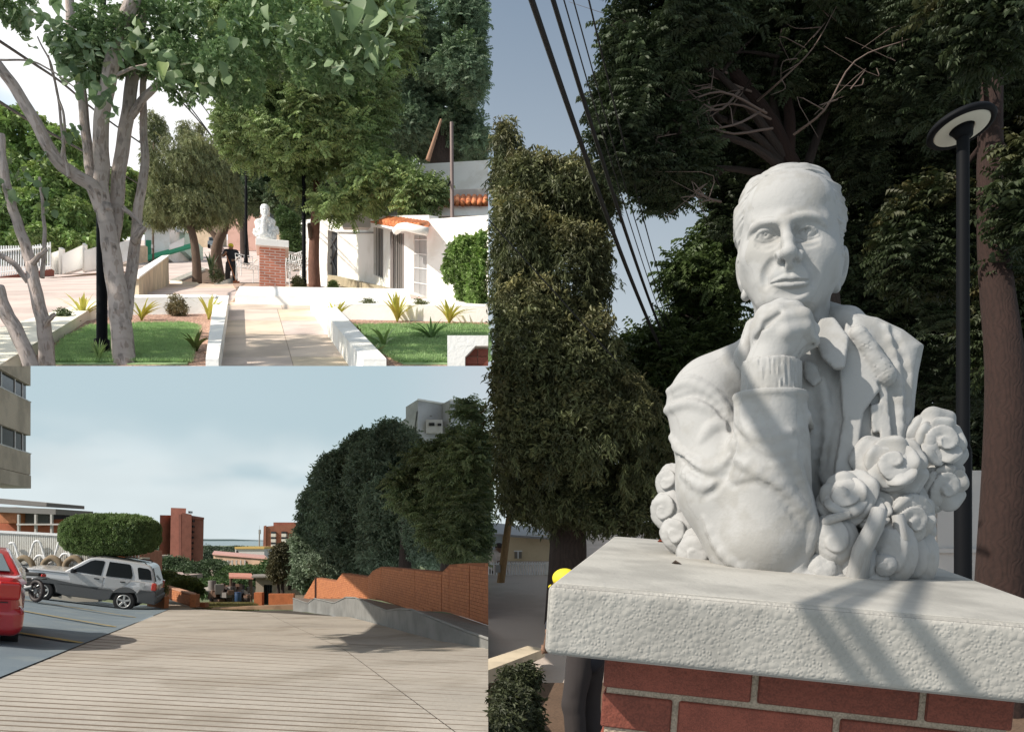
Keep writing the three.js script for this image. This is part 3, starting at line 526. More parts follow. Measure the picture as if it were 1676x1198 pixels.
function handField() {
  const ops = [
    c_([1262, 600, 128], [1274, 562, 128], 40, 36, 10), e_(1284, 545, 130, 40, 38, 36, 14), e_(1262, 535, 136, 26, 30, 26, 14), e_(1258, 520, 122, 20, 20, 26, 12), e_(1246, 548, 128, 16, 24, 20, 12),
    // four fingers: knuckle, middle joint, tip curled in
    ...chain([[1262, 516, 136], [1280, 505, 126], [1292, 516, 96]], [15, 14, 11], 11), ...chain([[1276, 512, 146], [1300, 509, 136], [1316, 524, 104]], [15.5, 14.5, 11], 8),
    ...chain([[1284, 524, 156], [1314, 520, 144], [1329, 540, 114], [1308, 560, 108]], [15, 14, 11, 9], 7), ...chain([[1288, 543, 160], [1318, 537, 146], [1330, 558, 122], [1310, 574, 116]], [13.5, 12, 10, 8], 7),
    // thumb along the far side, its ball showing at the wrist
    ...chain([[1250, 575, 118], [1242, 545, 108], [1250, 520, 100]], [15, 12, 10], 8),
    ...chain([[1240, 556, 146], [1256, 530, 160], [1276, 516, 160]], 1.2, 12, cut), ...chain([[1300, 578, 140], [1320, 572, 134], [1332, 562, 126]], 2, 6, cut),
  ];
  return field(ops, (x, y, z) => 0.0022 * (fbm3(x * 34, y * 34, z * 34, 2) - 0.5));
}
const bnd = (u0, v0, u1, v1, z0, z1) => { const b = new THREE.Box3(); for (const u of [u0, u1]) for (const v of [v0, v1]) for (const z of [z0, z1]) b.expandByPoint(L(u, v, z)); return [b.min, b.max]; };
const bust = thing('bust_sculpture', 'large white plaster bust of a thinking man, chin on fist, beside black lamp post', 'sculpture', bustAt, { region: 'C' });
bust.quaternion.setFromRotationMatrix(new THREE.Matrix4().makeBasis(bustX, v3(0, 1, 0), bustZ)); bust.updateMatrixWorld(true);
{
  const hf = headField(), hair = hairField(), body = bodyField();
  const head = netMesh(hf, ...bnd(1196, 560, 1398, 268, -125, 130), 0.0022);
  const torso = netMesh(body, ...bnd(1066, 990, 1530, 505, -150, 205), 0.0042);
  put(bust, 'figure', merge([head, torso]), MAT.plaster, { local: true });
  put(bust, 'hair', netMesh(hair, ...bnd(1194, 440, 1396, 266, -135, 90), 0.0026), MAT.plaster, { local: true });
  put(bust, 'fist', netMesh(handField(), ...bnd(1212, 630, 1350, 484, 72, 182), 0.0027), MAT.plaster, { local: true });
  // carved roses and scrolls around the foot
  reseed(77);
  const rose = (u, v, z, r, { sx = 1, sy = 1, sz = 0.9, turns = 3.4, amp = 0.12, ax = 0, ay = 0, ph = 0 } = {}) => {
    const g = new THREE.SphereGeometry(1, 72, 54), p = g.attributes.position, R = r * S, dir = v3(ax, ay, 1).normalize(), q = new THREE.Quaternion().setFromUnitVectors(v3(0, 0, 1), dir), w = v3(0, 0, 0), s0 = u * 0.37 + v;
    for (let i = 0; i < p.count; i++) {
      w.fromBufferAttribute(p, i); const ang = Math.acos(clamp(w.z, -1, 1)) / Math.PI, th = Math.atan2(w.y, w.x);
      const wob = 0.5 * (noise3(w.x * 1.6 + s0, w.y * 1.6, w.z * 1.6) - 0.5), s = ang * turns * 2 * Math.PI * 0.8 - th * 0.5 + ph + wob * 3;
      const fr = ((s / Math.PI) % 1 + 1) % 1, ridge = Math.pow(fr, 0.7) * (1 - smooth(0.84, 1, fr)) + 0.15, fade = smooth(0.02, 0.12, ang) * (1 - 0.4 * smooth(0.6, 0.9, ang));
      const h = 1 + 1.5 * amp * (ridge - 0.6) * fade + 0.12 * (noise3(w.x * 2.2 + s0, w.y * 2.2, w.z * 2.2) - 0.5) + 0.04 * (noise3(w.x * 9, w.y * 9, w.z * 9 + s0) - 0.5);
      w.multiplyScalar(h); w.x *= sx; w.y *= sy; w.z *= sz; w.applyQuaternion(q).multiplyScalar(R); p.setXYZ(i, w.x, w.y, w.z);
    }
    const n = mergeVertices(g.deleteAttribute('uv') && g.deleteAttribute('normal') && g, 1e-5); n.computeVertexNormals(); uvBox(n); n.translate(...L(u, v, z).toArray()); return n;
  };
  const petal = (rad, k, n, lift, sc, sd) => {                                  // a cupped petal with a rolled rim
    const g = new THREE.SphereGeometry(1, 26, 18), p = g.attributes.position, a = k / n * 6.283 + sd; g.deleteAttribute('uv'); g.deleteAttribute('normal');
    for (let i = 0; i < p.count; i++) { let x = p.getX(i) * 0.60 * sc, y = p.getY(i) * 0.46 * sc + 0.30 * sc, z = p.getZ(i) * 0.085; const e = (x * x) / 0.36 + Math.pow(Math.max(0, y), 2); z += 0.22 * Math.exp(-Math.pow((y - 0.62 * sc) / 0.16, 2)) * 0.5 - 0.38 * x * x + 0.03 * Math.sin(9 * x + sd * 5); x *= 1 + 0.08 * Math.sin(7 * y + sd); p.setXYZ(i, x, y, z); }
    const m = mergeVertices(g, 1e-4); m.computeVertexNormals(); m.applyMatrix4(new THREE.Matrix4().makeRotationX(-lift)); m.translate(0, 0.26 * sc, 0.42 - 0.1 * lift); m.applyMatrix4(new THREE.Matrix4().makeRotationZ(a)); return m.scale(rad, rad, rad);
  };
  const R = (u, v, z, r, o) => {
    const t = put(bust, 'carved_rose', rose(u, v, z, r * 0.70, o), MAT.plaster, { local: true }), q = new THREE.Quaternion().setFromUnitVectors(v3(0, 0, 1), v3(o?.ax ?? 0, o?.ay ?? 0, 1).normalize()), at = L(u, v, z), list = [];
    for (let k = 0; k < 6; k++) list.push(petal(r * S * 1.08, k, 6, 0.62 + 0.25 * rg(), rr(0.9, 1.1), u * 0.1)); for (let k = 0; k < 5; k++) list.push(petal(r * S * 1.1, k, 5, 0.22 + 0.2 * rg(), rr(0.6, 0.75), v * 0.1));
    list.forEach((g) => { g.applyQuaternion(q); g.translate(at.x, at.y, at.z); uvBox(g); put(t, 'petal', g, MAT.plaster, { local: true }); }); return t;
  };
  R(1528, 728, 6, 56, { ax: 0.5, ay: 0.1, amp: 0.2, turns: 3.4 }); R(1455, 766, 72, 56, { ax: 0.15, ay: 0.2, amp: 0.2, turns: 3.6, ph: 1 });
  R(1383, 818, 104, 48, { ax: -0.1, ay: 0.3, amp: 0.17, turns: 3.2, ph: 2 }); R(1482, 848, 66, 52, { ax: 0.5, ay: -0.2, turns: 3.6, amp: 0.18, sy: 1.15 }); R(1532, 792, 0, 52, { ax: 0.6, ay: -0.3, turns: 3.2, amp: 0.18 });
  R(1430, 840, 96, 34, { ax: 0.2, ay: 0.3, amp: 0.18, turns: 3 });
  const lump = (list) => put(bust, 'carved_leaf', list.map((a) => rose(...a)), MAT.plaster, { local: true });
  lump([[1454, 905, 88, 42, { sy: 1.3, amp: 0.07, turns: 2.6 }], [1365, 885, 116, 36, { sy: 1.2, amp: 0.07, turns: 2.6 }], [1345, 935, 118, 32, { amp: 0.06, turns: 2.6 }], [1430, 952, 112, 22, { sy: 1.2, amp: 0.1, turns: 1.2 }], [1448, 925, 122, 17, { amp: 0.15, turns: 1.2 }], [1484, 912, 40, 46, { sy: 1.2, amp: 0.08, turns: 2.6 }], [1405, 925, 100, 40, { sy: 1.2, amp: 0.05, turns: 2.6 }]]);
  put(bust, 'carved_stem', merge([tube([[1440, 835, 132], [1432, 862, 142], [1412, 900, 142], [1402, 950, 128]].map((a) => L(...a)), [12 * S, 14 * S, 15 * S, 17 * S], 12), tube([[1340, 862, 128], [1360, 850, 140], [1392, 842, 140]].map((a) => L(...a)), [7 * S, 8 * S, 6 * S], 10), tube([[1470, 842, 112], [1478, 880, 110], [1462, 930, 108]].map((a) => L(...a)), [9 * S, 11 * S, 9 * S], 10)].map((g) => g)), MAT.plaster, { local: true });
  lump([[1104, 790, -30, 33, { ax: -0.5, amp: 0.14, turns: 3 }], [1098, 836, -16, 36, { ax: -0.4, amp: 0.15, turns: 3 }], [1116, 872, 0, 38, { ax: -0.3, amp: 0.13, turns: 3 }], [1148, 905, 30, 42, { ax: -0.2, amp: 0.14, turns: 3 }], [1135, 835, -40, 40, { amp: 0.1 }]]);
}
// two dead leaves on the slab
{
  const on = (u, v) => { const r = P(u, v, 1), n = axis(slabFrame, 1); return r.multiplyScalar(cornerC.dot(n) / r.dot(n)); };
  [[1081, 889, 'reddish brown dead leaf lying on the slab behind the white bust', 0x8a3b22], [1106, 925, 'grey brown dead leaf lying on the slab by the carved roses', 0x4c4038]].forEach(([u, v, l, c], i) => {
    const p = on(u, v), t = thing('dead_leaf', l, 'leaf', p, { region: 'C' }); const a = []; leafTris(a, p.clone().add(v3(-0.008, 0.004, 0)), v3(1, 0.1, 0.2 * i).normalize(), v3(0, 1, 0.3).normalize(), 0.02, 0.012, 0.3);
    const m = M(0.2, 0.06, 0.03, 0.8); m.color.set(c); put(t, 'blade', tris(a), m);
  });
}

// ---- what stands behind the bust
const yC = (d) => -2.3 + 0.0721 * d;                                           // the ground of this place
const onC = (u, v) => { const d = 3220 / (v - 784); return P(u, v, d); };
setting('street', sheet(24, 24, (a, b) => { const d = lerp(0.6, 42, b * b); return v3(lerp(-0.0279 * d, 0.75 * d + 1, a), yC(d), -d); }), M(0.46, 0.39, 0.34, 0.95, { map: T.stain, s: 0.15, bump: T.fine, bs: 1, h: 0.004 }), 'C');
setting('soil_bed', sheet(8, 8, (a, b) => { const d = lerp(1.2, 9.4, b); return v3(lerp(-0.0279 * d, 0.75 * d + 1, a), yC(d) + 0.05 + 0.03 * noise3(a * 9, b * 9, 1), -d); }), MAT.soil, 'C');
// black lamp post with a ring lamp
function lampPost(label, base, h, r, region, { tilt = 0, group } = {}) {
  const t = thing('lamp_post', label, 'lamp post', base, { region, group });
  put(t, 'base_plate', [cyl(v3(0, 0, 0), v3(0, 0.02, 0), r * 2.6, r * 2.6, 20), cyl(v3(0, 0.02, 0), v3(0, 0.2, 0), r * 1.5, r * 1.4, 20)], MAT.blackMetal, { local: true });
  put(t, 'pole', [cyl(v3(0, 0.02, 0), v3(0, h * 0.52, 0), r, r, 20), cyl(v3(0, h * 0.52, 0), v3(0, h * 0.53, 0), r, r * 0.78, 20), cyl(v3(0, h * 0.53, 0), v3(0, h, 0), r * 0.78, r * 0.72, 20)], MAT.blackMetal, { local: true });
  const head = put(t, 'lamp_head', [new THREE.LatheGeometry([[0.001, 0.10], [0.10, 0.095], [0.225, 0.06], [0.236, 0.035], [0.226, 0.02], [0.196, 0.016], [0.192, 0.03], [0.001, 0.03]].map(([x, y]) => new THREE.Vector2(x, y)), 48)], MAT.blackMetal, { local: true });
  const lens = put(head, 'lens', [new THREE.LatheGeometry([[0.085, 0.028], [0.088, 0.018], [0.185, 0.018], [0.191, 0.028]].map(([x, y]) => new THREE.Vector2(x, y)), 48)], M(0.62, 0.60, 0.50, 0.5), { local: true });
  put(head, 'hub', [cyl(v3(0, -0.05, 0), v3(0, 0.03, 0), r * 0.9, 0.082, 24)], MAT.blackMetal, { local: true });
  head.position.set(0, h + 0.03, 0); head.rotation.set(-0.22, 0, tilt);
  return t;
}
const dL = 6.1;
{ const b = P(1577, 950, dL); b.y = yC(dL) + 0.05; const h = (V0 - 222) / F * dL - b.y; lampPost('black lamp post with a round ring lamp, right of the large bust', b, h, 0.059, 'C', { tilt: 0.20 }); }

// trees behind: dark feathery canopy across the top
{
  const at = P(1345, 760, 11); at.y = yC(11);
  const t = thing('feathery_tree', 'tall dark tree with feathery leaves and bare twigs directly behind the bust head', 'tree', at, { region: 'C' });
  const fork = P(1312, 300, 11);
  put(t, 'trunk', tube(spline([at, P(1348, 650, 11), P(1340, 470, 11), fork], 14), [0.34, 0.2], 12), MAT.darkBark);
  const B = [bl(1090, 60, 9.5, 100, 95, 1.2), bl(1050, 165, 9.8, 75, 90, 1), bl(1095, 275, 10, 62, 60, 0.8), bl(1030, 245, 9.6, 55, 55, .7), bl(1230, 60, 10.5, 140, 110, 1.3), bl(1230, 190, 12, 120, 95, 1.2), bl(1390, 70, 11, 150, 120, 1.5), bl(1420, 240, 12.5, 140, 130, 1.5), bl(1540, 90, 10, 140, 120, 1.6), bl(1545, 330, 13, 150, 150, 1.8), bl(1660, 150, 11, 130, 160, 1.8), bl(1465, 470, 13, 120, 110, 1.4), bl(1650, 430, 12.5, 120, 160, 1.6), bl(1570, 570, 13.5, 130, 110, 1.5), bl(1265, 255, 11.8, 70, 55, .8), bl(1190, 330, 11.5, 26, 60, .4)];
  limbs(t, fork, B.slice(0, 12), 0.10, MAT.darkBark, 7, 9);
  put(t, 'limb', tube(pline([[1312, 300, 10.9], [1285, 250, 10.7], [1262, 200, 10.5], [1210, 130, 10.2], [1150, 60, 10], [1100, -10, 9.8]]), [0.13, 0.05], 9), MAT.redBark);
  put(t, 'limb', tube(pline([[1290, 255, 10.7], [1293, 190, 10.6], [1280, 120, 10.6], [1286, 40, 10.6]]), [0.09, 0.03], 8), MAT.redBark);
  const bare = M(0.17, 0.12, 0.10, 0.9);
  reseed(31);
  for (const [a, b, c, d] of [[[1262, 195], [1200, 170], [1120, 190], [1040, 248]], [[1255, 185], [1180, 150], [1110, 165], [1066, 130]], [[1230, 150], [1150, 120], [1080, 110], [1020, 60]], [[1265, 210], [1180, 215], [1110, 160], [1050, 110]], [[1240, 165], [1280, 130], [1330, 80], [1370, 10]], [[1250, 180], [1200, 205], [1130, 215], [1075, 225]], [[1190, 120], [1130, 75], [1050, 75], [1000, 40]], [[1210, 150], [1170, 180], [1120, 140], [1095, 90]], [[1300, 220], [1350, 180], [1400, 100], [1500, 60]], [[1180, 330], [1165, 326], [1150, 320], [1135, 310]]]) {
    const q = rr(9.3, 9.9); put(t, 'twig', tube(spline([P(...a, q + 0.4), P(...b, q), P(...c, q - 0.1), P(...d, q - 0.2)], 12), [0.016, 0.004], 5, false), bare);
    for (let k = 0; k < 7; k++) { const s = P(lerp(b[0], d[0], k / 7), lerp(b[1], d[1], k / 7), q - 0.1); put(t, 'twig', tube(spline([s, s.clone().add(v3(rr(-0.3, 0.2), rr(-0.1, 0.25), 0)), s.clone().add(v3(rr(-0.6, 0.1), rr(-0.3, 0.3), 0))], 6), [0.007, 0.002], 4, false), bare); }
  }
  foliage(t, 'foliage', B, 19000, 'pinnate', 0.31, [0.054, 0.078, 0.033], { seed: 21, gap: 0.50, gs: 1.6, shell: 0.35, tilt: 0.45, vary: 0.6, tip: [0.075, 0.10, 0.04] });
}
{ // a second tree further back closes the view
  const at = P(1490, 860, 19); at.y = yC(19);
  const t = thing('background_tree', 'dense dark tree closing the view behind the lamp post', 'tree', at, { region: 'C' });
  put(t, 'trunk', tube([at, P(1480, 500, 19)], [0.4, 0.2], 9), MAT.darkBark);
  const B = [bl(1330, 120, 18, 230, 190, 2), bl(1560, 200, 18, 220, 240, 2), bl(1480, 480, 18, 230, 200, 2), bl(1640, 520, 17, 150, 200, 2), bl(1380, 350, 18, 140, 200, 2), bl(1590, 690, 17, 160, 110, 2), bl(1420, 640, 18, 130, 130, 2), bl(1660, 60, 17, 140, 180, 2)];
  foliage(t, 'foliage', B, 9000, 'pinnate', 0.62, [0.036, 0.055, 0.022], { seed: 5, gap: 0.42, gs: 0.9, shell: 0.1 });
}
{
  const at = P(1150, 860, 15); at.y = yC(15);
  const t = thing('young_tree', 'brighter green feathery tree in the gap left of the bust face', 'tree', at, { region: 'C' });
  put(t, 'trunk', tube(spline([at, P(1160, 700, 15), P(1170, 560, 15)], 8), [0.14, 0.06], 8), MAT.darkBark);
  const B = [bl(1165, 500, 14.5, 62, 60, .8), bl(1130, 452, 14.5, 34, 26, .4), bl(1180, 420, 14.8, 40, 60, .5), bl(1125, 520, 14.6, 42, 30, .5), bl(1080, 590, 15, 70, 40, .8), bl(1150, 600, 15, 80, 50, .8), bl(1060, 680, 15.4, 60, 90, .9), bl(1130, 720, 15.5, 60, 110, .9)];
  limbs(t, P(1168, 580, 15), B, 0.05, MAT.darkBark, 6, 4);
  foliage(t, 'foliage', B, 3000, 'pinnate', 0.50, [0.075, 0.115, 0.035], { seed: 41, gap: 0.40, gs: 1.3, tip: [0.13, 0.18, 0.05] });
}
{
  const at = P(925, 960, 13.5); at.y = yC(13.5);
  const t = thing('willowy_tree', 'broad tree of drooping narrow leaves with yellowish top left of the bust', 'tree', at, { region: 'C' });
  put(t, 'trunk', tube(spline([at, P(930, 880, 13.5), P(925, 800, 13.5), P(910, 700, 13.5)], 10), [0.33, 0.2], 10), MAT.darkBark);
  for (const q of [[[930, 880], [960, 850], [1000, 830], [1040, 780]], [[928, 880], [890, 840], [850, 800], [820, 740]], [[926, 800], [960, 700], [980, 560], [960, 420]]]) put(t, 'limb', tube(spline(q.map((a) => P(...a, 13.4)), 10), [0.16, 0.06], 8), MAT.darkBark);
  const B = [bl(870, 310, 13, 62, 52, .8), bl(930, 330, 13, 80, 60, .9), bl(840, 410, 12.8, 80, 90, 1), bl(928, 450, 12.8, 72, 90, 1), bl(865, 560, 12.6, 90, 120, 1.1), bl(945, 600, 12.6, 78, 100, 1.1), bl(1000, 660, 12.8, 50, 60, .7), bl(835, 700, 12.6, 80, 110, 1.1), bl(935, 720, 12.5, 100, 110, 1.2), bl(1015, 720, 12.6, 70, 110, 1), bl(1000, 820, 13, 90, 60, 1), bl(1070, 800, 13.4, 60, 80, .8), bl(905, 810, 13, 90, 50, 1), bl(825, 260, 13.2, 30, 60, .4)];
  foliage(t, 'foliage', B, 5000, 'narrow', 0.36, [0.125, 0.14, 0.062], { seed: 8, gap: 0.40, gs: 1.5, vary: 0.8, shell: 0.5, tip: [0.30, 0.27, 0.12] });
  foliage(t, 'foliage', B, 8000, 'small', 0.27, [0.125, 0.14, 0.062], { seed: 9, tilt: 0.9, gap: 0.40, gs: 1.5, vary: 0.8, shell: 0.5, tip: [0.30, 0.27, 0.12] });
}
{
  const at = P(1640, 985, 8.2); at.y = yC(8.2);
  const t = thing('reddish_trunk_tree', 'tree with rough reddish brown trunk at the right edge behind lamp post', 'tree', at, { region: 'C' });
  put(t, 'trunk', tube(pline([[1640, 1245, 8.2], [1640, 985, 8.2], [1648, 760, 8.2], [1646, 600, 8.25], [1628, 420, 8.4], [1622, 220, 8.6], [1630, 60, 8.8]]), [0.26, 0.24, 0.2, 0.19, 0.12, 0.10, 0.07].length ? [0.27, 0.085] : 0.2, 16), MAT.redBark);
  const B = [bl(1600, 60, 8, 80, 70, .6), bl(1660, 330, 8.2, 60, 110, .6), bl(1520, 400, 9, 60, 80, .6), bl(1665, 540, 8.6, 50, 90, .5)];
  limbs(t, P(1622, 220, 8.6), B, 0.05, MAT.redBark, 4, 5);
  foliage(t, 'foliage', B, 1500, 'pinnate', 0.36, [0.05, 0.072, 0.026], { seed: 15, gap: 0.44, tip: [0.12, 0.10, 0.03] });
}
{ // house wall on the right
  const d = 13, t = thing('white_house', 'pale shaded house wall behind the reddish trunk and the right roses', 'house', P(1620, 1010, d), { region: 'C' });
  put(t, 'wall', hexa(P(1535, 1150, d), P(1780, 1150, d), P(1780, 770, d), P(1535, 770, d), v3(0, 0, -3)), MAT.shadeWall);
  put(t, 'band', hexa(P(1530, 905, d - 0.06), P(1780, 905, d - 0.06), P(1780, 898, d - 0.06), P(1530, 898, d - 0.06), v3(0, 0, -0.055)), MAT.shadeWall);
}
// street side at the lower left
{
  const d = 24, t = thing('small_house', 'cream house with sloping sheet metal roof across the street at left', 'house', P(850, 960, d), { region: 'C' });
  put(t, 'wall', hexa(P(770, 965, d), P(905, 965, d), P(905, 876, d), P(770, 872, d), v3(0, 0, -4)), M(0.58, 0.48, 0.33, 0.9, { map: T.stain, s: 0.3 }));
  put(t, 'roof', hexa(P(765, 874, d - 0.3), P(912, 884, d - 0.3), P(880, 866, d + 3), P(770, 855, d + 3), v3(0, 0.06, 0)), MAT.greyMetal);
  const w = put(t, 'window', blockPx(806, 874, 822, 900, d - 0.02, 0.1), M(0.32, 0.36, 0.38, 0.4)); put(w, 'window_frame', [blockPx(804, 872, 824, 874, d - 0.05, 0.08), blockPx(804, 900, 824, 902, d - 0.05, 0.08)], MAT.whiteMetal);
  const w2 = put(t, 'window', blockPx(842, 903, 854, 914, d - 0.02, 0.1), M(0.2, 0.18, 0.15, 0.5)); put(w2, 'window_frame', [blockPx(841, 901, 855, 903, d - 0.05, 0.08), blockPx(847, 903, 849, 914, d - 0.05, 0.05)], MAT.whiteMetal);
}
{
  const d = 20.5, t = thing('picket_fence', 'white picket fence on a low green wall across the street', 'fence', P(850, 965, d), { region: 'C' });
  const y = (u) => 966 - (u - 800) * 0.03;
  put(t, 'base_wall', hexa(P(780, y(780), d), P(935, y(935), d), P(935, y(935) - 14, d), P(780, y(780) - 14, d), v3(0, 0, -0.25)), M(0.06, 0.28, 0.16, 0.85, { map: T.mottle, s: 0.5 }));
  for (let u = 782; u < 893; u += 4.2) put(t, 'picket', hexa(P(u, y(u) - 14.5, d), P(u + 2.1, y(u) - 14.5, d), P(u + 2.1, 920, d), P(u, 920, d), v3(0, 0, -0.03)), MAT.whiteMetal);
  for (const v of [922, 946]) put(t, 'rail', blockPx(782, v, 893, v + 2, d - 0.04, 0.03), MAT.whiteMetal);
  put(t, 'wall_panel', quadPx([[893, y(893) - 14, d], [940, y(940) - 14, d], [940, 908, d], [893, 921, d]], 0.15), MAT.white);
}
{
  const t = thing('utility_pole', 'leaning brown wooden utility pole by the street at left', 'pole', P(817, 975, 19), { region: 'C' });
  put(t, 'shaft', tube([P(816, 980, 19), P(829, 880, 19), P(841, 798, 19), P(850, 700, 19)], [0.09, 0.06], 10), M(0.30, 0.19, 0.09, 0.9, { map: T.speck, s: 2 }));
  put(t, 'meter_box', blockPx(811, 925, 819, 937, 18.9, 0.12), MAT.greyMetal);
}
{
  const pts = [[795, 1112], [880, 1066], [898, 1060], [795, 1092]];
  const t = thing('planter_wall', 'low cream planter wall by the street below the slab corner', 'wall', P(840, 1090, 8.5), { region: 'C' });
  put(t, 'block', hexa(P(780, 1128, 7.6), P(892, 1075, 10.2), P(892, 1062, 10.2), P(780, 1104, 7.6), v3(-0.2, 0.0, -0.3)), MAT.tan);
}
{
  const at = P(835, 1180, 5.5); at.y = yC(5.5) + 0.05;
  const t = thing('dark_shrub', 'dark leafy shrubs in the shaded bed at the lower left of the slab', 'shrub', at, { region: 'C' });
  const B = [bl(822, 1165, 5.5, 34, 40, .3), bl(862, 1180, 6, 26, 46, .3), bl(805, 1200, 5, 40, 40, .3), bl(850, 1110, 6.6, 30, 26, .25)];
  put(t, 'stem', [0, 1, 2, 3].map((i) => tube([at.clone().add(v3((i - 1.5) * 0.06, -0.02, 0)), B[i % 3].c], [0.012, 0.005], 5)), MAT.darkBark);
  foliage(t, 'foliage', B, 1100, 'small', 0.13, [0.06, 0.07, 0.03], { seed: 3, gap: 0.44, gs: 3, vary: 0.8 });
}
// cables across the upper left of the sky
{
  const cable = (label, a, b, r0, r1) => { const t = thing('overhead_cable', label, 'cable', P(...b), { region: 'C', group: 'overhead cables left of the bust' }); const A = P(...a), B = P(...b), pts = []; for (let i = 0; i <= 20; i++) { const p = A.clone().lerp(B, i / 20); p.y -= 0.9 * (i / 20) * (1 - i / 20); pts.push(p); } put(t, 'strand', tube(pts, [r0, r1], 7), MAT.wire); };
  cable('thickest black overhead cable, leftmost of the bundle beside the bust', [862, -25, 6], [1100, 605, 16], 0.024, 0.024);
  cable('second thick black overhead cable, just right of the thickest', [898, -25, 6.2], [1108, 600, 17], 0.02, 0.02);
  cable('thin black overhead cable, third from left in the bundle', [916, -25, 6.4], [1112, 590, 17], 0.006, 0.007);
  cable('thin black overhead cable, fourth from left in the bundle', [932, -25, 6.6], [1116, 585, 17], 0.006, 0.007);
  cable('thin pale grey overhead cable, rightmost of the bundle', [958, -25, 6.8], [1118, 570, 17], 0.008, 0.008);
  const t = thing('overhead_cable', 'thin black cable crossing in front of the drooping tree', 'cable', P(1010, 598, 9), { region: 'C' });
  put(t, 'strand', tube(pline([[800, 360, 9], [900, 470, 9.5], [1010, 592, 10]], 12), 0.008, 6), MAT.wire);
}
{ // cables strung overhead, out of the picture: their shadows cross the sleeve and the slab
  const q = (a, k) => L(...a).applyMatrix4(bust.matrixWorld).addScaledVector(SUN, k);
  [['overhead cable above the bust casting its shadow down the sleeve', [1200, 600, 112], [1300, 775, 178], 3, 3], ['overhead cable above the bust casting its shadow over the chest roses', [1385, 850, 130], [1490, 1120, 430], 2, 2.2], ['overhead cable above the bust casting its shadow at the slab\u2019s right', [1490, 985, 385], [1592, 1130, 430], 3, 2.5]].forEach(([l, a, b, e0, e1]) => {
    const A = q(a, 2.1), B = q(b, 2.1), d = B.clone().sub(A), t = thing('overhead_cable', l, 'cable', A.clone(), {}); const n = A.clone().addScaledVector(d, -e0), m = B.clone().addScaledVector(d, e1);
    put(t, 'strand', tube([n, A, B, m], 0.0145, 8), MAT.wire);
  });
}

// ================================================================ upper left: the little square with the bust, planters and street
const rowA = [[620, 2310 / 254], [478, 20.6], [470, 30], [462, 40], [445, 52], [430, 66], [415, 88], [400, 125], [392, 180]];
const depthA = (v) => { if (v >= 478) return 2310 / (v - 366); for (let i = 1; i < rowA.length - 1; i++) if (v >= rowA[i + 1][0]) { const [a, b] = [rowA[i], rowA[i + 1]], t = (a[0] - v) / (a[0] - b[0]); return 1 / lerp(1 / a[1], 1 / b[1], t); } return 200; };
const GA = (u, v, up = 0) => { const p = P(u, v, depthA(v)); p.y += up; return p; };
const polyA = (list, up) => list.map(([u, v]) => GA(u, v, up));
setting('street', sheet(30, 60, (a, b) => { const v = lerp(640, 393, 1 - (1 - b) * (1 - b) * 0.35 - (1 - b) * 0.65); return GA(lerp(-12, 830, a), v); }), MAT.street, 'A');
{ // paving: concrete slabs with open joints on a darker bed
  const bed = setting('path', plate(polyA([[318, 640], [376, 497], [508, 497], [624, 640]], 0.03), v3(0, -0.2, 0)), MAT.soil, 'A');
  const edgeL = (v) => lerp(376, 318, (v - 497) / 143), edgeR = (v) => lerp(508, 624, (v - 497) / 143), rows = [498, 509.5, 529, 553, 590, 640];
  for (let r = 0; r + 1 < rows.length; r++) for (let k = 0; k < 2; k++) {
    const m = (v) => lerp(edgeL(v), edgeR(v), r < 1 ? 0.62 : 0.56), a = rows[r] + 0.15, b = rows[r + 1] - 0.15;
    const q = k ? [[m(a) + 0.4, a], [edgeR(a), a], [edgeR(b), b], [m(b) + 0.4, b]] : [[edgeL(a), a], [m(a) - 0.4, a], [m(b) - 0.4, b], [edgeL(b), b]];
    put(bed, 'paving_slab', plate(polyA(q, 0.045), v3(0, -0.08, 0)), M(0.60 + 0.03 * ((r + k) % 3), 0.49 + 0.025 * ((r + k) % 3), 0.40 + 0.02 * ((r * 2 + k) % 3), 0.92, { map: T.mottle, s: 0.5, bump: T.fine, bs: 2, h: 0.002 }));
  }
  setting('path', plate(polyA([[222, 499], [378, 499], [392, 481], [410, 469], [300, 461.5], [276, 463]], 0.05), v3(0, -0.12, 0)), M(0.62, 0.48, 0.37, 0.92, { map: T.mottle, s: 0.3 }), 'A');
  setting('path', plate(polyA([[392, 482], [520, 482], [520, 464], [378, 464]], 0.045), v3(0, -0.12, 0)), M(0.40, 0.27, 0.20, 0.92, { map: T.mottle, s: 0.3 }), 'A');
}
// low walls of the square and the planters: a strip on the ground raised to h
const stripWall = (name, label, strip, h, m = MAT.white, base = 0) => { const pts = polyA(strip, base + h), t = thing(name, label, 'wall', GA(strip[0][0], strip[0][1]), { region: 'A' }); put(t, 'block', plate(pts, v3(0, -h - 0.25, 0)), m); put(t, 'coping', plate(polyA(strip, base + h + 0.02), v3(0, -0.018, 0)), m); return t; };
stripWall('plinth_wall', 'long white plinth wall that the brick pedestal stands behind', [[384, 501], [672, 507], [668, 489], [392, 484]], 0.20);
stripWall('planter_wall', 'white back wall of the left planter beside the path', [[216, 521], [352, 519], [354, 514], [219, 515]], 0.34);
stripWall('planter_wall', 'white wall of the left planter running along the path', [[336, 640], [357, 640], [374, 512], [350, 512]], 0.30);
stripWall('planter_wall', 'cream kerb wall between the left planter and the street', [[-12, 640], [-12, 566], [157, 508], [163, 516]], 0.20, MAT.cream);
stripWall('planter_wall', 'white wall of the right planter running along the path', [[594, 640], [632, 640], [532, 512], [508, 512]], 0.30);
stripWall('planter_wall', 'white back wall of the right planter with plants before it', [[528, 528], [812, 534], [812, 520], [530, 517]], 0.30);
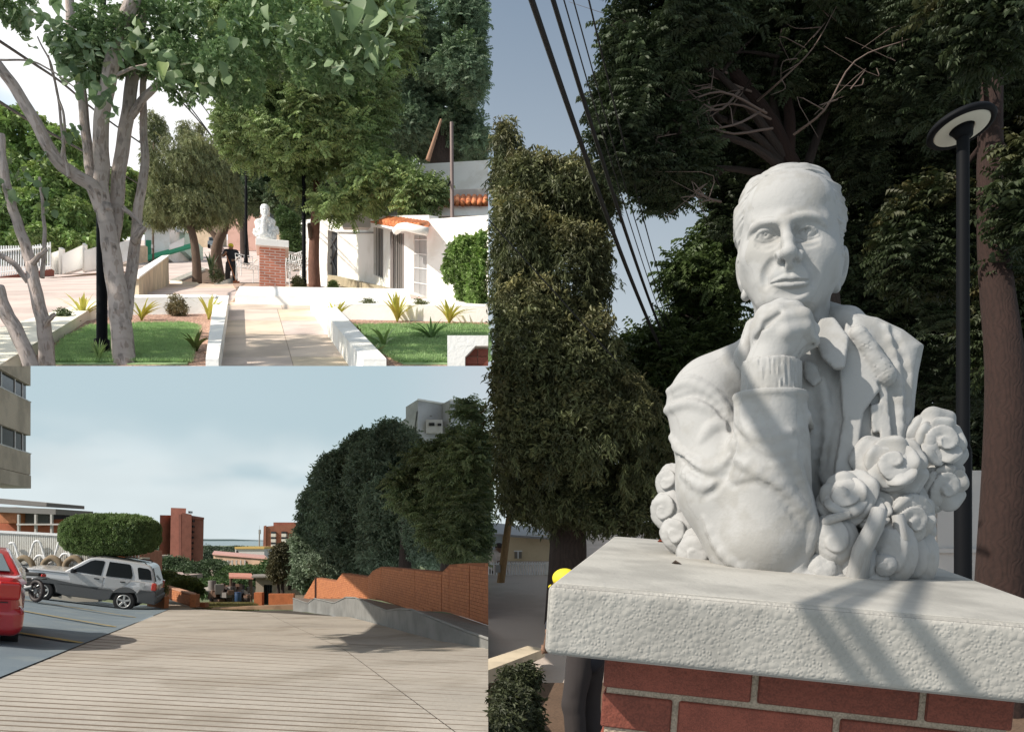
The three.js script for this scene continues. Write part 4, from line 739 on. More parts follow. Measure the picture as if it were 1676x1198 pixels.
{
  const t = thing('ramp_wall', 'tall cream wall rising beside the ramp, left of the sweeping person', 'wall', GA(225, 497), { region: 'A' });
  put(t, 'block', hexa(P(227, 499, 17.4), P(276, 465, 34), P(275, 418, 34), P(226, 455, 17.4), v3(-0.28, 0, -0.1)), MAT.tan);
  put(t, 'coping', hexa(P(227, 456, 17.3), P(276.5, 419, 33.9), P(276.5, 417, 33.9), P(227, 453, 17.3), v3(-0.34, 0, -0.1)), MAT.white);
  const k = thing('kerb_wall', 'low kerb wall around the tree bed by the street', 'wall', GA(290, 462), { region: 'A' });
  put(k, 'block', [hexa(P(278, 462, 36), P(330, 440, 48), P(330, 437, 48), P(278, 458, 36), v3(0.1, 0, -0.3)), hexa(P(278, 463, 35.6), P(322, 467, 33), P(322, 462, 33), P(278, 459, 35.6), v3(0, 0, -0.3)), hexa(P(350, 468, 32), P(385, 456, 36), P(385, 453, 36), P(350, 464, 32), v3(0, 0, -0.3))], MAT.cream);
  setting('soil_bed', plate(polyA([[282, 462], [350, 467], [384, 455], [332, 440]], 0.08), v3(0, -0.1, 0)), MAT.soil, 'A');
}
const gravelM = M(0.56, 0.37, 0.29, 0.95, { map: T.gravel, s: 0.9, bump: T.gravel, bs: 0.9, h: 0.012 });
const turfM = M(0.30, 0.42, 0.20, 0.95, { map: T.speck, s: 3 });
const bedL = [[-12, 640], [-12, 590], [100, 538], [215, 519], [352, 519], [338, 640]], bedR = [[526, 522], [812, 527], [812, 640], [612, 640]];
setting('gravel', plate(polyA(bedL, 0.06), v3(0, -0.1, 0)), gravelM, 'A'); setting('gravel', plate(polyA(bedR, 0.06), v3(0, -0.1, 0)), gravelM, 'A');
const inside = (p, poly) => { let c = false; for (let i = 0, j = poly.length - 1; i < poly.length; j = i++) if (poly[i][1] > p[1] !== poly[j][1] > p[1] && p[0] < (poly[j][0] - poly[i][0]) * (p[1] - poly[i][1]) / (poly[j][1] - poly[i][1]) + poly[i][0]) c = !c; return c; };
function turf(label, poly, seed) { // artificial grass: a mat with short blades
  setting('turf', plate(polyA(poly, 0.075), v3(0, -0.02, 0)), turfM, 'A');
  const t = thing('grass', label, 'grass', GA(...poly[0]), { region: 'A', kind: 'stuff' }); reseed(seed);
  const L = []; for (let i = 0; i < 14; i++) leafTris(L, v3(rr(-0.06, 0.06), 0, rr(-0.06, 0.06)), v3(rg() * 0.4, 1, rg() * 0.4).normalize(), unit(), 0.045, 0.007, 0.1);
  const spots = []; const us = poly.map((p) => p[0]), vs = poly.map((p) => p[1]);
  for (let k = 0; k < 9000; k++) { const v = lerp(Math.min(...vs), Math.max(...vs), Math.pow(rnd(), 0.8)), u = rr(Math.min(...us), Math.max(...us)); const p = GA(u, v, 0.074); if (v < 604 && inside([u, v], poly) && inRegion(p, 'A', 0.02)) spots.push(p); }
  const me = put(t, 'blades', tris(L), leafMat, { local: true, count: spots.length, kind: 'stuff' }), c = new THREE.Color();
  spots.forEach((p, i) => { me.setMatrixAt(i, new THREE.Matrix4().makeRotationY(rnd() * 6.3).setPosition(p.sub(t.position))); me.setColorAt(i, c.setRGB(0.42, 0.58, 0.27).multiplyScalar(rr(0.7, 1.25))); });
}
turf('green artificial turf in the left planter around the black lamp post', [[70, 606], [110, 562], [150, 541], [300, 536], [326, 543], [318, 560], [306, 606]], 11);
turf('green artificial turf in the right planter beside the path', [[566, 541], [700, 539], [812, 540], [812, 606], [660, 606], [612, 578]], 12);

// ---- pedestal and bust again, seen from the far end of the path
const pedA = P(437, 390, 20.6);
makePedestal('red brick pedestal with white cap standing mid square at the end of the path', pedA.clone().add(v3(0, 0, -0.45)), new THREE.Matrix4().makeRotationY(0.26), 'A', { jt: 0.021, cap: MAT.white, top: MAT.white, mortar: MAT.paleMortar, bricks: MAT.sunBrick, deep: 0.8, capH: 0.17 });  // same pedestal in brighter brick, mortar and cap colours that carry the sunlight
{ const b = copyOf(bust, 'small distant white bust glowing in the sun on the square\u2019s brick pedestal', P(437, 391, 20.95), 0.30, { region: 'A' }); const sunPlaster = M(0.78, 0.78, 0.77, 0.7); b.traverse((m) => { if (m.isMesh) m.material = sunPlaster; }); b.scale.setScalar(0.98); }  // same bust recoloured brighter, so the strong sunlight sits in its colour

// ---- black lamp posts of the square
lampPost('black lamp post in the left planter behind the pale forked tree', GA(166, 590, 0.05), 6.2, 0.063, 'A', { group: undefined });
lampPost('black lamp post beside the reddish trunk right of the small bust', P(497, 471, 22), 6.0, 0.05, 'A');
lampPost('thin black lamp post just left of the small bust', P(402, 432, 30), 5.2, 0.05, 'A');

// ---- pale forked trees in front
const heart = (() => { reseed(4); const mk = (n) => { const s = new THREE.Shape(); s.moveTo(0, 0); s.bezierCurveTo(0.26, -0.06, 0.44, 0.16, 0.36, 0.42); s.bezierCurveTo(0.28, 0.7, 0.10, 0.86, 0, 1); s.bezierCurveTo(-0.10, 0.86, -0.28, 0.7, -0.36, 0.42); s.bezierCurveTo(-0.44, 0.16, -0.26, -0.06, 0, 0); const g = new THREE.ShapeGeometry(s, 8), p = g.attributes.position; for (let i = 0; i < p.count; i++) { const x = p.getX(i), y = p.getY(i); p.setZ(i, 0.5 * Math.abs(x) * (0.6 + 0.3 * n) - 0.28 * y * y * (0.7 + 0.3 * n) + 0.03 * Math.sin(9 * y + n)); } g.computeVertexNormals(); return g; }; return [0, 1, 2].map(mk); })();
const bigLeaf = [[0.20, 0.28, 0.14], [0.23, 0.33, 0.15], [0.16, 0.23, 0.12], [0.34, 0.43, 0.15]].map((c) => leafM(...c));
function paleTree(label, stems, at, seed) {
  const t = thing('forked_tree', label, 'tree', at, { region: 'A' });
  stems.forEach(([pts, r0, r1], i) => put(t, i ? 'limb' : 'trunk', tube(pline(pts, pts.length * 5).map((p, k) => p.add(v3(0.004 * Math.sin(k * 1.1 + i), 0, 0))), [r0, r1], 12), MAT.paleBark));
  return t;
}
const pt1 = paleTree('large pale grey tree forking into many stems before the black lamp post', [
  [[[208, 625, 9.7], [200, 560, 9.8], [193, 490, 9.9], [183, 425, 9.9], [177, 380, 9.9], [168, 335, 9.9]], 0.13, 0.092],
  [[[166, 345, 9.9], [150, 305, 9.8], [118, 284, 9.7], [92, 262, 9.6], [60, 205, 9.5], [22, 142, 9.4], [-6, 105, 9.3], [-40, 70, 9.2]], 0.085, 0.05],
  [[[172, 350, 9.9], [165, 320, 9.9], [166, 270, 9.9], [164, 210, 9.8], [177, 130, 9.7], [192, 65, 9.6], [220, -10, 9.5]], 0.09, 0.08],
  [[[160, 325, 10], [148, 285, 10.1], [140, 220, 10.2], [130, 130, 10.2], [116, 50, 10.2], [112, -15, 10.2]], 0.06, 0.05],
  [[[182, 400, 10], [190, 340, 10.1], [193, 290, 10.1], [203, 220, 10.1], [212, 160, 10.1], [218, 100, 10.1], [228, 40, 10.1], [246, -15, 10]], 0.085, 0.065],
  [[[214, 190, 10.1], [235, 160, 10], [262, 135, 9.9], [290, 112, 9.8], [320, 90, 9.6]], 0.05, 0.03],
  [[[204, 520, 9.9], [212, 460, 10.1], [221, 395, 10.2], [226, 335, 10.2], [236, 275, 10.2], [234, 205, 10.2], [234, 130, 10.2], [238, 60, 10.2]], 0.075, 0.03],
  [[[219, 395, 10.1], [228, 380, 10], [236, 371, 10]], 0.05, 0.035], [[[200, 340, 10], [215, 352, 10], [231, 370, 10]], 0.03, 0.02],
  [[[192, 122, 9.6], [214, 112, 9.5], [238, 106, 9.4], [262, 96, 9.3]], 0.02, 0.01], [[[100, 262, 9.6], [105, 200, 9.5], [92, 150, 9.5], [78, 90, 9.4]], 0.018, 0.008], [[[112, 290, 9.6], [104, 250, 9.6], [98, 190, 9.6], [84, 110, 9.5], [60, 60, 9.5]], 0.022, 0.008],
  [[[0, 98, 9.2], [50, 100, 9.1], [90, 120, 9], [130, 150, 9]], 0.012, 0.006],
], GA(205, 600), 1);
const pt2 = paleTree('slim pale tree with a torn brown stub at the far left front', [
  [[[78, 630, 9.3], [75, 570, 9.3], [70, 530, 9.3], [58, 480, 9.3], [49, 430, 9.3]], 0.085, 0.06],
  [[[50, 435, 9.3], [40, 400, 9.3], [26, 360, 9.3], [14, 320, 9.3], [4, 270, 9.3], [0, 220, 9.3]], 0.06, 0.04],
  [[[50, 435, 9.3], [62, 420, 9.2], [76, 408, 9.2]], 0.035, 0.02], [[[68, 455, 9.4], [72, 400, 9.4], [70, 350, 9.5], [64, 290, 9.5]], 0.025, 0.015], [[[72, 535, 9.3], [80, 522, 9.2], [89, 514, 9.2]], 0.035, 0.022],
  [[[0, 418, 9.2], [22, 432, 9.2], [45, 462, 9.3]], 0.03, 0.03],
], GA(75, 600), 2);
const pt3 = paleTree('leaning pale trunk entering at the left edge in front of the kerb', [[[[66, 640, 9], [45, 585, 9], [22, 535, 9], [5, 505, 9], [-6, 470, 9]], 0.08, 0.07], [[[5, 505, 9], [-25, 490, 9]], 0.06, 0.05]], GA(40, 600), 3);
{ // unseen crown added left of the frame to dapple the path and driveway
  const B = [[-10.2, 9.0, -7.7, 1.7, 0.8, 1.7], [-11.6, 8.8, -8.4, 1.4, 0.7, 1.3], [-9.4, 8.8, -6.6, 1.2, 0.7, 1.2], [-10.4, 7.0, -7.4, 1.2, 0.6, 1.3], [-11.6, 7.3, -9.4, 1.2, 0.6, 1.2]].map(([x, y, z, a, b, c]) => ({ c: v3(x, y, z), r: v3(a, b, c) }));
  limbs(pt3, P(-25, 490, 9), B, 0.09, MAT.paleBark, 5, 4); foliage(pt3, 'foliage', B, 1300, 'broad', 0.30, [0.17, 0.27, 0.10], { seed: 15, gap: 0.45, gs: 1.4, shell: 0.2 });
}
function bigLeaves(t, spots, seed) {
  reseed(seed); const q = new THREE.Quaternion(), e = new THREE.Euler();
  for (const [u, v, d, su, sv, n, len] of spots) for (let i = 0; i < n; i++) {
    const p = P(u + rg() * su, v + rg() * sv, d + rg() * 0.25), s = 0.68 * len / F * d * rr(0.7, 1.25);
    if (!inRegion(p, 'A', s * 0.75)) continue;
    const me = put(t, 'leaf', heart[Math.floor(rnd() * 3)], bigLeaf[Math.floor(rnd() * rnd() * 4)], { local: true });
    me.position.copy(p).sub(t.position); me.scale.set(s * rr(0.75, 1), s, s); e.set(Math.PI * 0.85 + rg() * 0.55, rr(-1.3, 1.3) + (rnd() < 0.3 ? Math.PI : 0), rg() * 0.7); me.quaternion.copy(q.setFromEuler(e));
  }
}
bigLeaves(pt1, [[60, 25, 8.8, 42, 26, 26, 34], [80, 75, 9, 22, 26, 9, 30], [135, 85, 9, 30, 32, 26, 30], [130, 125, 9, 26, 22, 18, 34], [170, 150, 9, 22, 24, 16, 38], [205, 75, 9, 24, 28, 16, 32], [240, 65, 9.2, 26, 34, 18, 30], [275, 105, 8.8, 24, 30, 18, 40], [320, 130, 8.8, 30, 26, 18, 36], [350, 110, 8.6, 26, 24, 12, 38], [120, 215, 9.4, 16, 14, 10, 24], [185, 185, 9.3, 12, 10, 5, 22], [300, 30, 9, 46, 24, 18, 30], [585, 15, 7.4, 34, 20, 9, 62], [650, 10, 7.2, 34, 18, 11, 64], [625, 60, 7.6, 36, 20, 8, 44], [490, 60, 8.2, 60, 34, 14, 32], [585, 95, 8.2, 50, 24, 12, 34], [420, 40, 8.4, 40, 30, 10, 32]], 71);
foliage(pt1, 'foliage', [bl(30, 15, 9.6, 40, 24, .5), bl(130, 90, 9.7, 36, 36, .5), bl(250, 60, 10, 60, 60, .6), bl(330, 70, 10, 60, 70, .6), bl(440, 60, 9.4, 80, 50, .6), bl(540, 90, 9, 90, 40, .6), bl(300, 120, 9.4, 50, 40, .5), bl(380, 120, 9, 50, 40, .5), bl(180, 60, 9.8, 60, 60, .5)], 2900, 'broad', 0.15, [0.23, 0.33, 0.15], { seed: 14, gap: 0.42, gs: 3 });
bigLeaves(pt2, [[30, 275, 9.2, 26, 22, 14, 24], [20, 320, 9.2, 20, 24, 8, 26], [60, 255, 9.4, 22, 14, 8, 20], [80, 345, 9.5, 16, 24, 5, 26]], 72);

// ---- trees further back
{
  const at = P(322, 463, 34), t = thing('round_tree', 'rounded grey green tree with two trunks beside the street, left of the person', 'tree', at, { region: 'A' });
  put(t, 'trunk', tube(pline([[322, 466, 34], [321, 430, 34], [316, 390, 34], [308, 360, 34], [310, 320, 34]]), [0.20, 0.11], 10), MAT.bark);
  put(t, 'trunk', tube(pline([[357, 452, 38], [353, 420, 38], [357, 395, 38], [368, 370, 38], [368, 340, 38]]), [0.28, 0.15], 10), MAT.bark);
  put(t, 'limb', tube(pline([[358, 405, 38], [350, 385, 38], [335, 372, 38]]), [0.16, 0.08], 8), MAT.bark);
  const B = [bl(300, 270, 34, 62, 50, 1.6), bl(270, 310, 34, 34, 38, 1), bl(340, 300, 35, 46, 48, 1.4), bl(310, 340, 34, 56, 28, 1.2), bl(252, 215, 36, 18, 32, .7), bl(315, 225, 36, 20, 26, .6), bl(372, 330, 37, 24, 42, 1), bl(355, 265, 37, 24, 34, .9), bl(255, 350, 35, 22, 22, .6)];
  limbs(t, P(312, 345, 34), B, 0.09, MAT.bark, 6, 2);
  foliage(t, 'foliage', B, 8200, 'narrow', 0.42, [0.30, 0.33, 0.17], { seed: 61, gap: 0.41, gs: 1.0, vary: 0.6, tip: [0.34, 0.33, 0.15] });
}
{
  const at = P(515, 473, 22.5), t = thing('neem_tree', 'tall green tree with straight reddish trunk right of the small bust', 'tree', at, { region: 'A' });
  put(t, 'trunk', tube(pline([[515, 476, 22.5], [513, 430, 22.5], [515, 370, 22.5], [519, 320, 22.5], [518, 260, 22.6], [512, 180, 22.8], [515, 90, 23]]), [0.165, 0.06], 12), M(0.23, 0.115, 0.08, 0.95, { map: T.bark, s: [2, 1.2], bump: T.bark, h: 0.01 }));
  put(t, 'stub', tube(pline([[508, 390, 22.4], [506, 372, 22.3], [505, 366, 22.3]]), [0.06, 0.045], 8), MAT.bark);
  put(t, 'limb', tube(pline([[519, 312, 22.5], [560, 298, 22.2], [610, 284, 22], [650, 292, 21.8]]), [0.05, 0.02], 8), MAT.bark);
  put(t, 'limb', tube(pline([[516, 345, 22.5], [540, 322, 22.3], [580, 310, 22.2]]), [0.06, 0.02], 8), MAT.bark);
  const B = [bl(430, 120, 22, 70, 70, 1.3), bl(500, 90, 22, 80, 80, 1.5), bl(580, 140, 21.5, 80, 70, 1.4), bl(420, 210, 22, 60, 60, 1.2), bl(480, 230, 21.6, 60, 50, 1.2), bl(560, 230, 21.6, 60, 60, 1.2), bl(395, 60, 23, 60, 70, 1.3), bl(470, 20, 22.5, 100, 50, 1.4), bl(590, 50, 22, 90, 60, 1.5), bl(495, 290, 22, 46, 30, .8), bl(550, 330, 21.6, 30, 36, .6), bl(600, 300, 21.4, 40, 26, .6), bl(640, 300, 21.2, 40, 28, .6), bl(690, 320, 20.8, 36, 22, .5), bl(675, 338, 20.8, 18, 12, .4), bl(600, 325, 21.4, 26, 14, .5), bl(440, 165, 21, 50, 40, .8), bl(520, 170, 20.8, 60, 40, .9)];
  limbs(t, P(518, 240, 22.6), B, 0.06, MAT.bark, 9, 6);
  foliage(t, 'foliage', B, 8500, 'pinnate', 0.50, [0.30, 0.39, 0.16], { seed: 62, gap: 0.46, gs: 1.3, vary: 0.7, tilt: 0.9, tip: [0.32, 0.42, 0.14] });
}
{
  const at = P(722, 300, 40), t = thing('dark_tree', 'big dark tree rising behind the upper white wall at right', 'tree', at, { region: 'A' });
  put(t, 'trunk', tube(pline([[724, 320, 40], [722, 240, 40], [712, 180, 40], [705, 120, 40], [716, 40, 40]]), [0.62, 0.28], 10), MAT.darkBark);
  put(t, 'limb', tube(pline([[722, 235, 40], [745, 190, 40], [775, 160, 40], [800, 120, 40]]), [0.4, 0.15], 8), MAT.darkBark);
  put(t, 'limb', tube(pline([[716, 215, 40], [690, 190, 40], [668, 170, 40]]), [0.25, 0.1], 8), MAT.darkBark);
  put(t, 'dead_branch', tube(pline([[700, 262, 36], [712, 225, 36], [722, 195, 36]]), [0.10, 0.05], 7), M(0.33, 0.19, 0.12, 0.9));
  const B = [bl(690, 70, 39, 90, 60, 2.4), bl(760, 60, 39, 80, 70, 2.4), bl(760, 130, 38, 60, 50, 2), bl(690, 165, 39, 36, 40, 1.4), bl(660, 210, 39, 40, 26, 1.2), bl(770, 200, 39, 46, 40, 1.5), bl(620, 120, 40, 50, 50, 1.8), bl(620, 230, 40, 60, 40, 1.6), bl(780, 255, 42, 40, 16, 1), bl(590, 270, 40, 60, 34, 1.6), bl(680, 120, 38, 40, 30, 1.2), bl(720, 245, 41, 50, 18, 1)];
  foliage(t, 'foliage', B, 8500, 'pinnate', 0.62, [0.20, 0.28, 0.17], { seed: 63, tilt: 0.9, gap: 0.47, gs: 0.8, vary: 0.5, tip: [0.2, 0.3, 0.1] });
}
{
  const t = thing('garden_trees', 'bushy green trees behind the white street fence at far left', 'trees', P(60, 410, 66), { region: 'A' }); t.userData.kind = 'stuff';
  const B = [bl(30, 230, 66, 60, 46, 3), bl(90, 260, 66, 50, 50, 3), bl(20, 300, 64, 50, 50, 3), bl(100, 320, 64, 60, 50, 3), bl(40, 360, 62, 60, 44, 3), bl(120, 370, 62, 50, 40, 3), bl(10, 400, 62, 40, 30, 3), bl(165, 340, 66, 40, 60, 3), bl(80, 395, 60, 60, 22, 2), bl(150, 400, 60, 40, 16, 2), bl(210, 330, 74, 40, 50, 3)];
  put(t, 'stem', tube([P(60, 430, 64), P(60, 300, 66)], [0.4, 0.2], 8), MAT.darkBark);
  foliage(t, 'foliage', B, 8000, 'broad', 0.95, [0.30, 0.42, 0.15], { seed: 64, gap: 0.40, gs: 0.5, vary: 0.7, tip: [0.36, 0.44, 0.13] });
}
{
  const t = thing('street_trees', 'dark foliage and bare twigs behind the small bust further down the street', 'trees', P(430, 400, 55), { region: 'A' }); t.userData.kind = 'stuff';
  put(t, 'stem', [tube([P(400, 420, 55), P(395, 300, 55)], [0.3, 0.15], 8), tube([P(470, 420, 50), P(468, 300, 50)], [0.3, 0.15], 8)], MAT.darkBark);
  foliage(t, 'foliage', [bl(410, 285, 55, 40, 36, 2), bl(455, 300, 52, 50, 34, 2), bl(400, 330, 52, 30, 16, 1.4), bl(478, 330, 48, 30, 22, 1.5), bl(425, 325, 50, 40, 12, 1), bl(565, 300, 44, 60, 30, 2)], 4200, 'pinnate', 0.8, [0.10, 0.15, 0.07], { seed: 65, gap: 0.44, gs: 0.6 });
}
{
  const t = thing('bush', 'clipped green bush behind the pedestal, right of the small bust', 'bush', P(472, 440, 27), { region: 'A' });
  put(t, 'stem', tube([P(472, 455, 27), P(474, 400, 27)], [0.05, 0.03], 6), MAT.bark);
  foliage(t, 'foliage', [bl(472, 365, 27, 20, 18, .4), bl(478, 395, 27, 18, 22, .4), bl(466, 350, 27, 14, 12, .3), bl(480, 420, 27, 16, 22, .4)], 1500, 'small', 0.22, [0.12, 0.2, 0.07], { seed: 66, gap: 0.3, gs: 2 });
}
{
  const at = GA(782, 524, 0.05), t = thing('garden_shrub', 'large leafy green shrub against the white wall at right', 'shrub', at, { region: 'A' });
  const B = [bl(765, 425, 14.6, 36, 34, .5), bl(795, 450, 14.4, 36, 50, .5), bl(750, 440, 14.8, 26, 32, .4), bl(785, 495, 14.6, 24, 36, .4), bl(800, 400, 14.4, 24, 20, .4), bl(760, 475, 14.7, 18, 14, .3)];
  put(t, 'stem', [0, 1, 2, 3].map((i) => tube(spline([at.clone().add(v3(0.04 * i - 0.06, -0.05, 0)), at.clone().lerp(B[i].c, 0.5).add(v3(0.05 * i - 0.08, 0, 0)), B[i].c], 8), [0.028, 0.01], 6)), MAT.bark);
  foliage(t, 'foliage', B, 2600, 'broad', 0.17, [0.30, 0.43, 0.14], { seed: 67, gap: 0.42, gs: 3, vary: 0.6, tip: [0.32, 0.44, 0.11] });
}
// ---- the white house
{
  const A = P(490, 447, 32), Bp = P(700, 491, 19), along = Bp.clone().sub(A).setY(0).normalize(), nrm = along.clone().cross(v3(0, 1, 0)).normalize(); if (nrm.dot(A) > 0) nrm.negate();
  const onW = (u, v, off = 0) => { const r = P(u, v, 1); return r.multiplyScalar((A.dot(nrm) + off) / r.dot(nrm)); };
  const st = (u, v) => { const p = onW(u, v).sub(A); return [p.x * along.x + p.z * along.z, p.y]; };
  const t = thing('house', 'white house with barred doors, dark windows and orange tiled eaves at right', 'house', A, { region: 'A' });
  const shp = new THREE.Shape([[490, 462], [702, 500], [702, 352], [606, 353], [490, 360]].map((a) => new THREE.Vector2(...st(...a))));
  const holes = [[[536, 376], [552, 381], [552, 453], [536, 450]], [[611, 371], [627, 375], [627, 457], [611, 449]], [[640, 379], [661, 383], [661, 478], [640, 471]], [[677, 384], [699, 384], [699, 489], [677, 479]]];
  for (const h of holes) shp.holes.push(new THREE.Path(h.map((a) => new THREE.Vector2(...st(...a)))));
  const g = new THREE.ExtrudeGeometry(shp, { depth: 0.22, bevelEnabled: false }); g.applyMatrix4(new THREE.Matrix4().makeBasis(along, v3(0, 1, 0), along.clone().cross(v3(0, 1, 0)))); g.translate(A.x, A.y, A.z);
  const back = along.clone().cross(v3(0, 1, 0)); if (back.dot(nrm) > 0) { g.translate(-back.x * 0.22, -back.y, -back.z * 0.22); }
  uvBox(g); put(t, 'wall', g, MAT.white);
  const pan = (name, q, m, off = -0.13) => { const n = nrm.clone().multiplyScalar(-0.05), p = q.map((a) => onW(a[0], a[1], off)); return put(t, name, hexa(p[3], p[2], p[1], p[0], n), m); };
  const ironM = M(0.035, 0.035, 0.04, 0.5), shadeGlass = M(0.10, 0.095, 0.09, 0.35, { spec: 0.7 });
  const door = pan('door', [[534, 374], [554, 379], [554, 455], [534, 452]], ironM);
  put(door, 'lattice', [[[538, 384], [550, 410]], [[550, 410], [538, 440]], [[550, 388], [538, 412]], [[538, 412], [550, 446]]].map(([a, b]) => tube([onW(...a, -0.10), onW(...b, -0.10)], 0.02, 6)), M(0.12, 0.12, 0.12, 0.4, { metal: 0.6 }));
  const win = pan('window', [[609, 369], [629, 373], [629, 459], [609, 451]], shadeGlass);
  put(win, 'bars', [613, 616.2, 619.4, 622.6, 625.5].map((u) => tube([onW(u, 372, -0.04), onW(u, 456, -0.04)], 0.012, 5)), M(0.30, 0.27, 0.25, 0.6));
  const d2 = pan('door', [[638, 377], [663, 381], [663, 480], [638, 473]], shadeGlass);
  put(d2, 'bars', [643, 646, 649, 652, 655, 658].map((u) => tube([onW(u, 382, -0.05), onW(u, 474, -0.05)], 0.012, 5)), M(0.33, 0.30, 0.28, 0.6));
  put(d2, 'door_frame', [[[640, 380], [640, 472]], [[642.5, 381], [642.5, 473]], [[660.5, 383], [660.5, 478]]].map(([a, b]) => tube([onW(...a, 0.0), onW(...b, 0.0)], 0.03, 6)), M(0.25, 0.22, 0.21, 0.6));
  const gate = pan('gate', [[675, 382], [701, 382], [701, 491], [675, 481]], M(0.10, 0.10, 0.10, 0.7));
  for (let u = 677.5; u < 700; u += 2) put(gate, 'bar', tube([onW(u, 383, -0.03), onW(u, 484 + (u - 677) * 0.25, -0.03)], 0.011, 5), MAT.whiteMetal);
  put(gate, 'rail', [392, 415, 438, 462].map((v) => tube([onW(677, v, -0.02), onW(699.5, v + (v - 380) * 0.05, -0.02)], 0.014, 5)), MAT.whiteMetal);
  put(t, 'pipe', tube([onW(552, 380, 0.03), onW(610, 381, 0.03)], 0.02, 6), MAT.greyMetal);
  put(t, 'footing', hexa(onW(555, 452, 0.02), onW(668, 478, 0.02), onW(668, 484, 0.02), onW(555, 468, 0.02), nrm.clone().multiplyScalar(0.35)), M(0.42, 0.36, 0.24, 0.9, { map: T.speck, s: 1 }));
  // big sunlit wall facing the square
  put(t, 'front_wall', hexa(P(698.5, 520, 18.9), P(812, 545, 17.4), P(812, 351, 17.4), P(698.5, 359, 18.9), v3(0.1, 0, -0.3)), MAT.white);
  // little tiled awning over the doors
  const aw = put(t, 'awning', hexa(onW(606, 362, 0.02), onW(672, 370, 0.75), onW(699, 370, 0.6), onW(640, 358, 0.0), v3(0, -0.05, 0)), MAT.terracotta[0]);
  put(aw, 'fascia', tube([onW(648, 378, 0.62), onW(654, 372, 0.8), onW(664, 371, 0.9), onW(676, 374, 0.86), onW(690, 377, 0.72), onW(699, 379, 0.6)], 0.085, 8), MAT.white);
  put(aw, 'soffit', hexa(onW(606, 366, 0.02), onW(650, 378, 0.62), onW(699, 381, 0.55), onW(699, 373, 0.5), v3(0, 0.03, 0)), MAT.white);
  for (let k = 0; k < 12; k++) { const s = k / 11; put(aw, 'roof_tile', tube([onW(lerp(640, 699, s), lerp(357, 366, s), 0.02), onW(lerp(622, 686, s), lerp(364.5, 371, s), lerp(0.25, 0.68, s))], [0.07, 0.085], 8), MAT.terracotta[k % 3]); }
  // main roof edge, tiles end on
  const dr = 21, yr = (u) => lerp(325, 319, (u - 600) / 200);
  put(t, 'upper_wall', hexa(P(628, 326, 24), P(812, 322, 22.6), P(812, 261, 22.6), P(628, 272, 24), v3(0, 0, -0.3)), M(0.80, 0.77, 0.74, 0.85, { map: T.stain, s: 0.4 }));
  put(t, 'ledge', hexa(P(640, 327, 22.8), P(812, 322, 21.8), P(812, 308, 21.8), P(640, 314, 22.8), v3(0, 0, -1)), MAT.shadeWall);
  const roof = put(t, 'roof', hexa(P(698, 332, dr), P(812, 333, dr), P(812, 318, dr + 1.2), P(698, 322, dr + 1.2), v3(0, -0.08, 0)), MAT.terracotta[0]);
  for (let u = 702, k = 0; u < 806; u += 9.2, k++) put(roof, 'roof_tile', tube([P(u, yr(u) + 13 + 0.8 * Math.sin(k * 2.3), dr - 0.15), P(u + 1, yr(u) + 1, dr + 1.1)], [0.068, 0.06], 10), MAT.terracotta[(k * 7) % 3]);
  put(roof, 'fascia', hexa(P(700, 352, dr - 0.02), P(812, 353, dr - 0.02), P(812, 338, dr - 0.02), P(700, 336, dr - 0.02), v3(0, 0, -0.08)), MAT.white);
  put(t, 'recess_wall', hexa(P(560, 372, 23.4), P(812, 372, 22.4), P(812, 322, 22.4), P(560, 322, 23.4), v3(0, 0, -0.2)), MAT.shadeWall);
}
{ const t = thing('rusty_post', 'plain brown metal post standing before the tiled roof at right', 'post', P(740, 356, 18.6), { region: 'A' }); put(t, 'shaft', cyl(P(740, 362, 18.6), P(739, 200, 18.6), 0.042, 0.038, 10), M(0.22, 0.16, 0.145, 0.6)); put(t, 'bracket', cyl(P(737, 296, 18.6), P(733, 304, 18.5), 0.02, 0.015, 6), MAT.blackMetal); }
{ const t = thing('apartment_tower', 'sliver of a beige apartment block seen through the dark tree', 'building', P(760, 260, 120), { region: 'A' }); put(t, 'wall', blockPx(742, 226, 778, 275, 120, 8), M(0.60, 0.46, 0.30, 0.9)); for (let i = 0; i < 3; i++) for (let j = 0; j < 4; j++) put(t, 'window', blockPx(746 + i * 10, 231 + j * 8, 752 + i * 10, 235 + j * 8, 119.9, 0.3), M(0.3, 0.25, 0.2, 0.4)); }
{ // low brick pillar in the right front corner
  const d = 8.4, t = thing('brick_pillar', 'white framed pillar with red brick face at the lower right corner of the square', 'pillar', P(768, 600, d), { region: 'A' });
  put(t, 'frame', [blockPx(732, 549, 830, 566, d, 0.4), blockPx(732, 566, 761, 640, d, 0.4), hexa(P(761, 584, d), P(778, 566.2, d), P(761, 566.2, d), P(761, 575, d), v3(0, 0, -0.38))], MAT.white);
  for (let k = 0; k < 3; k++) { put(t, 'brick', blockPx(761.5, 571 + k * 13, 781.5, 583 + k * 13, d - (k ? -0.06 : -0.07), 0.1), MAT.brick[k]); put(t, 'brick', blockPx(782.5, 571 + k * 13, 815, 583 + k * 13, d + 0.06, 0.1), MAT.brick[k + 1]); }
  put(t, 'mortar', blockPx(760.5, 566, 830, 640, d + 0.08, 0.2), MAT.mortar);
}
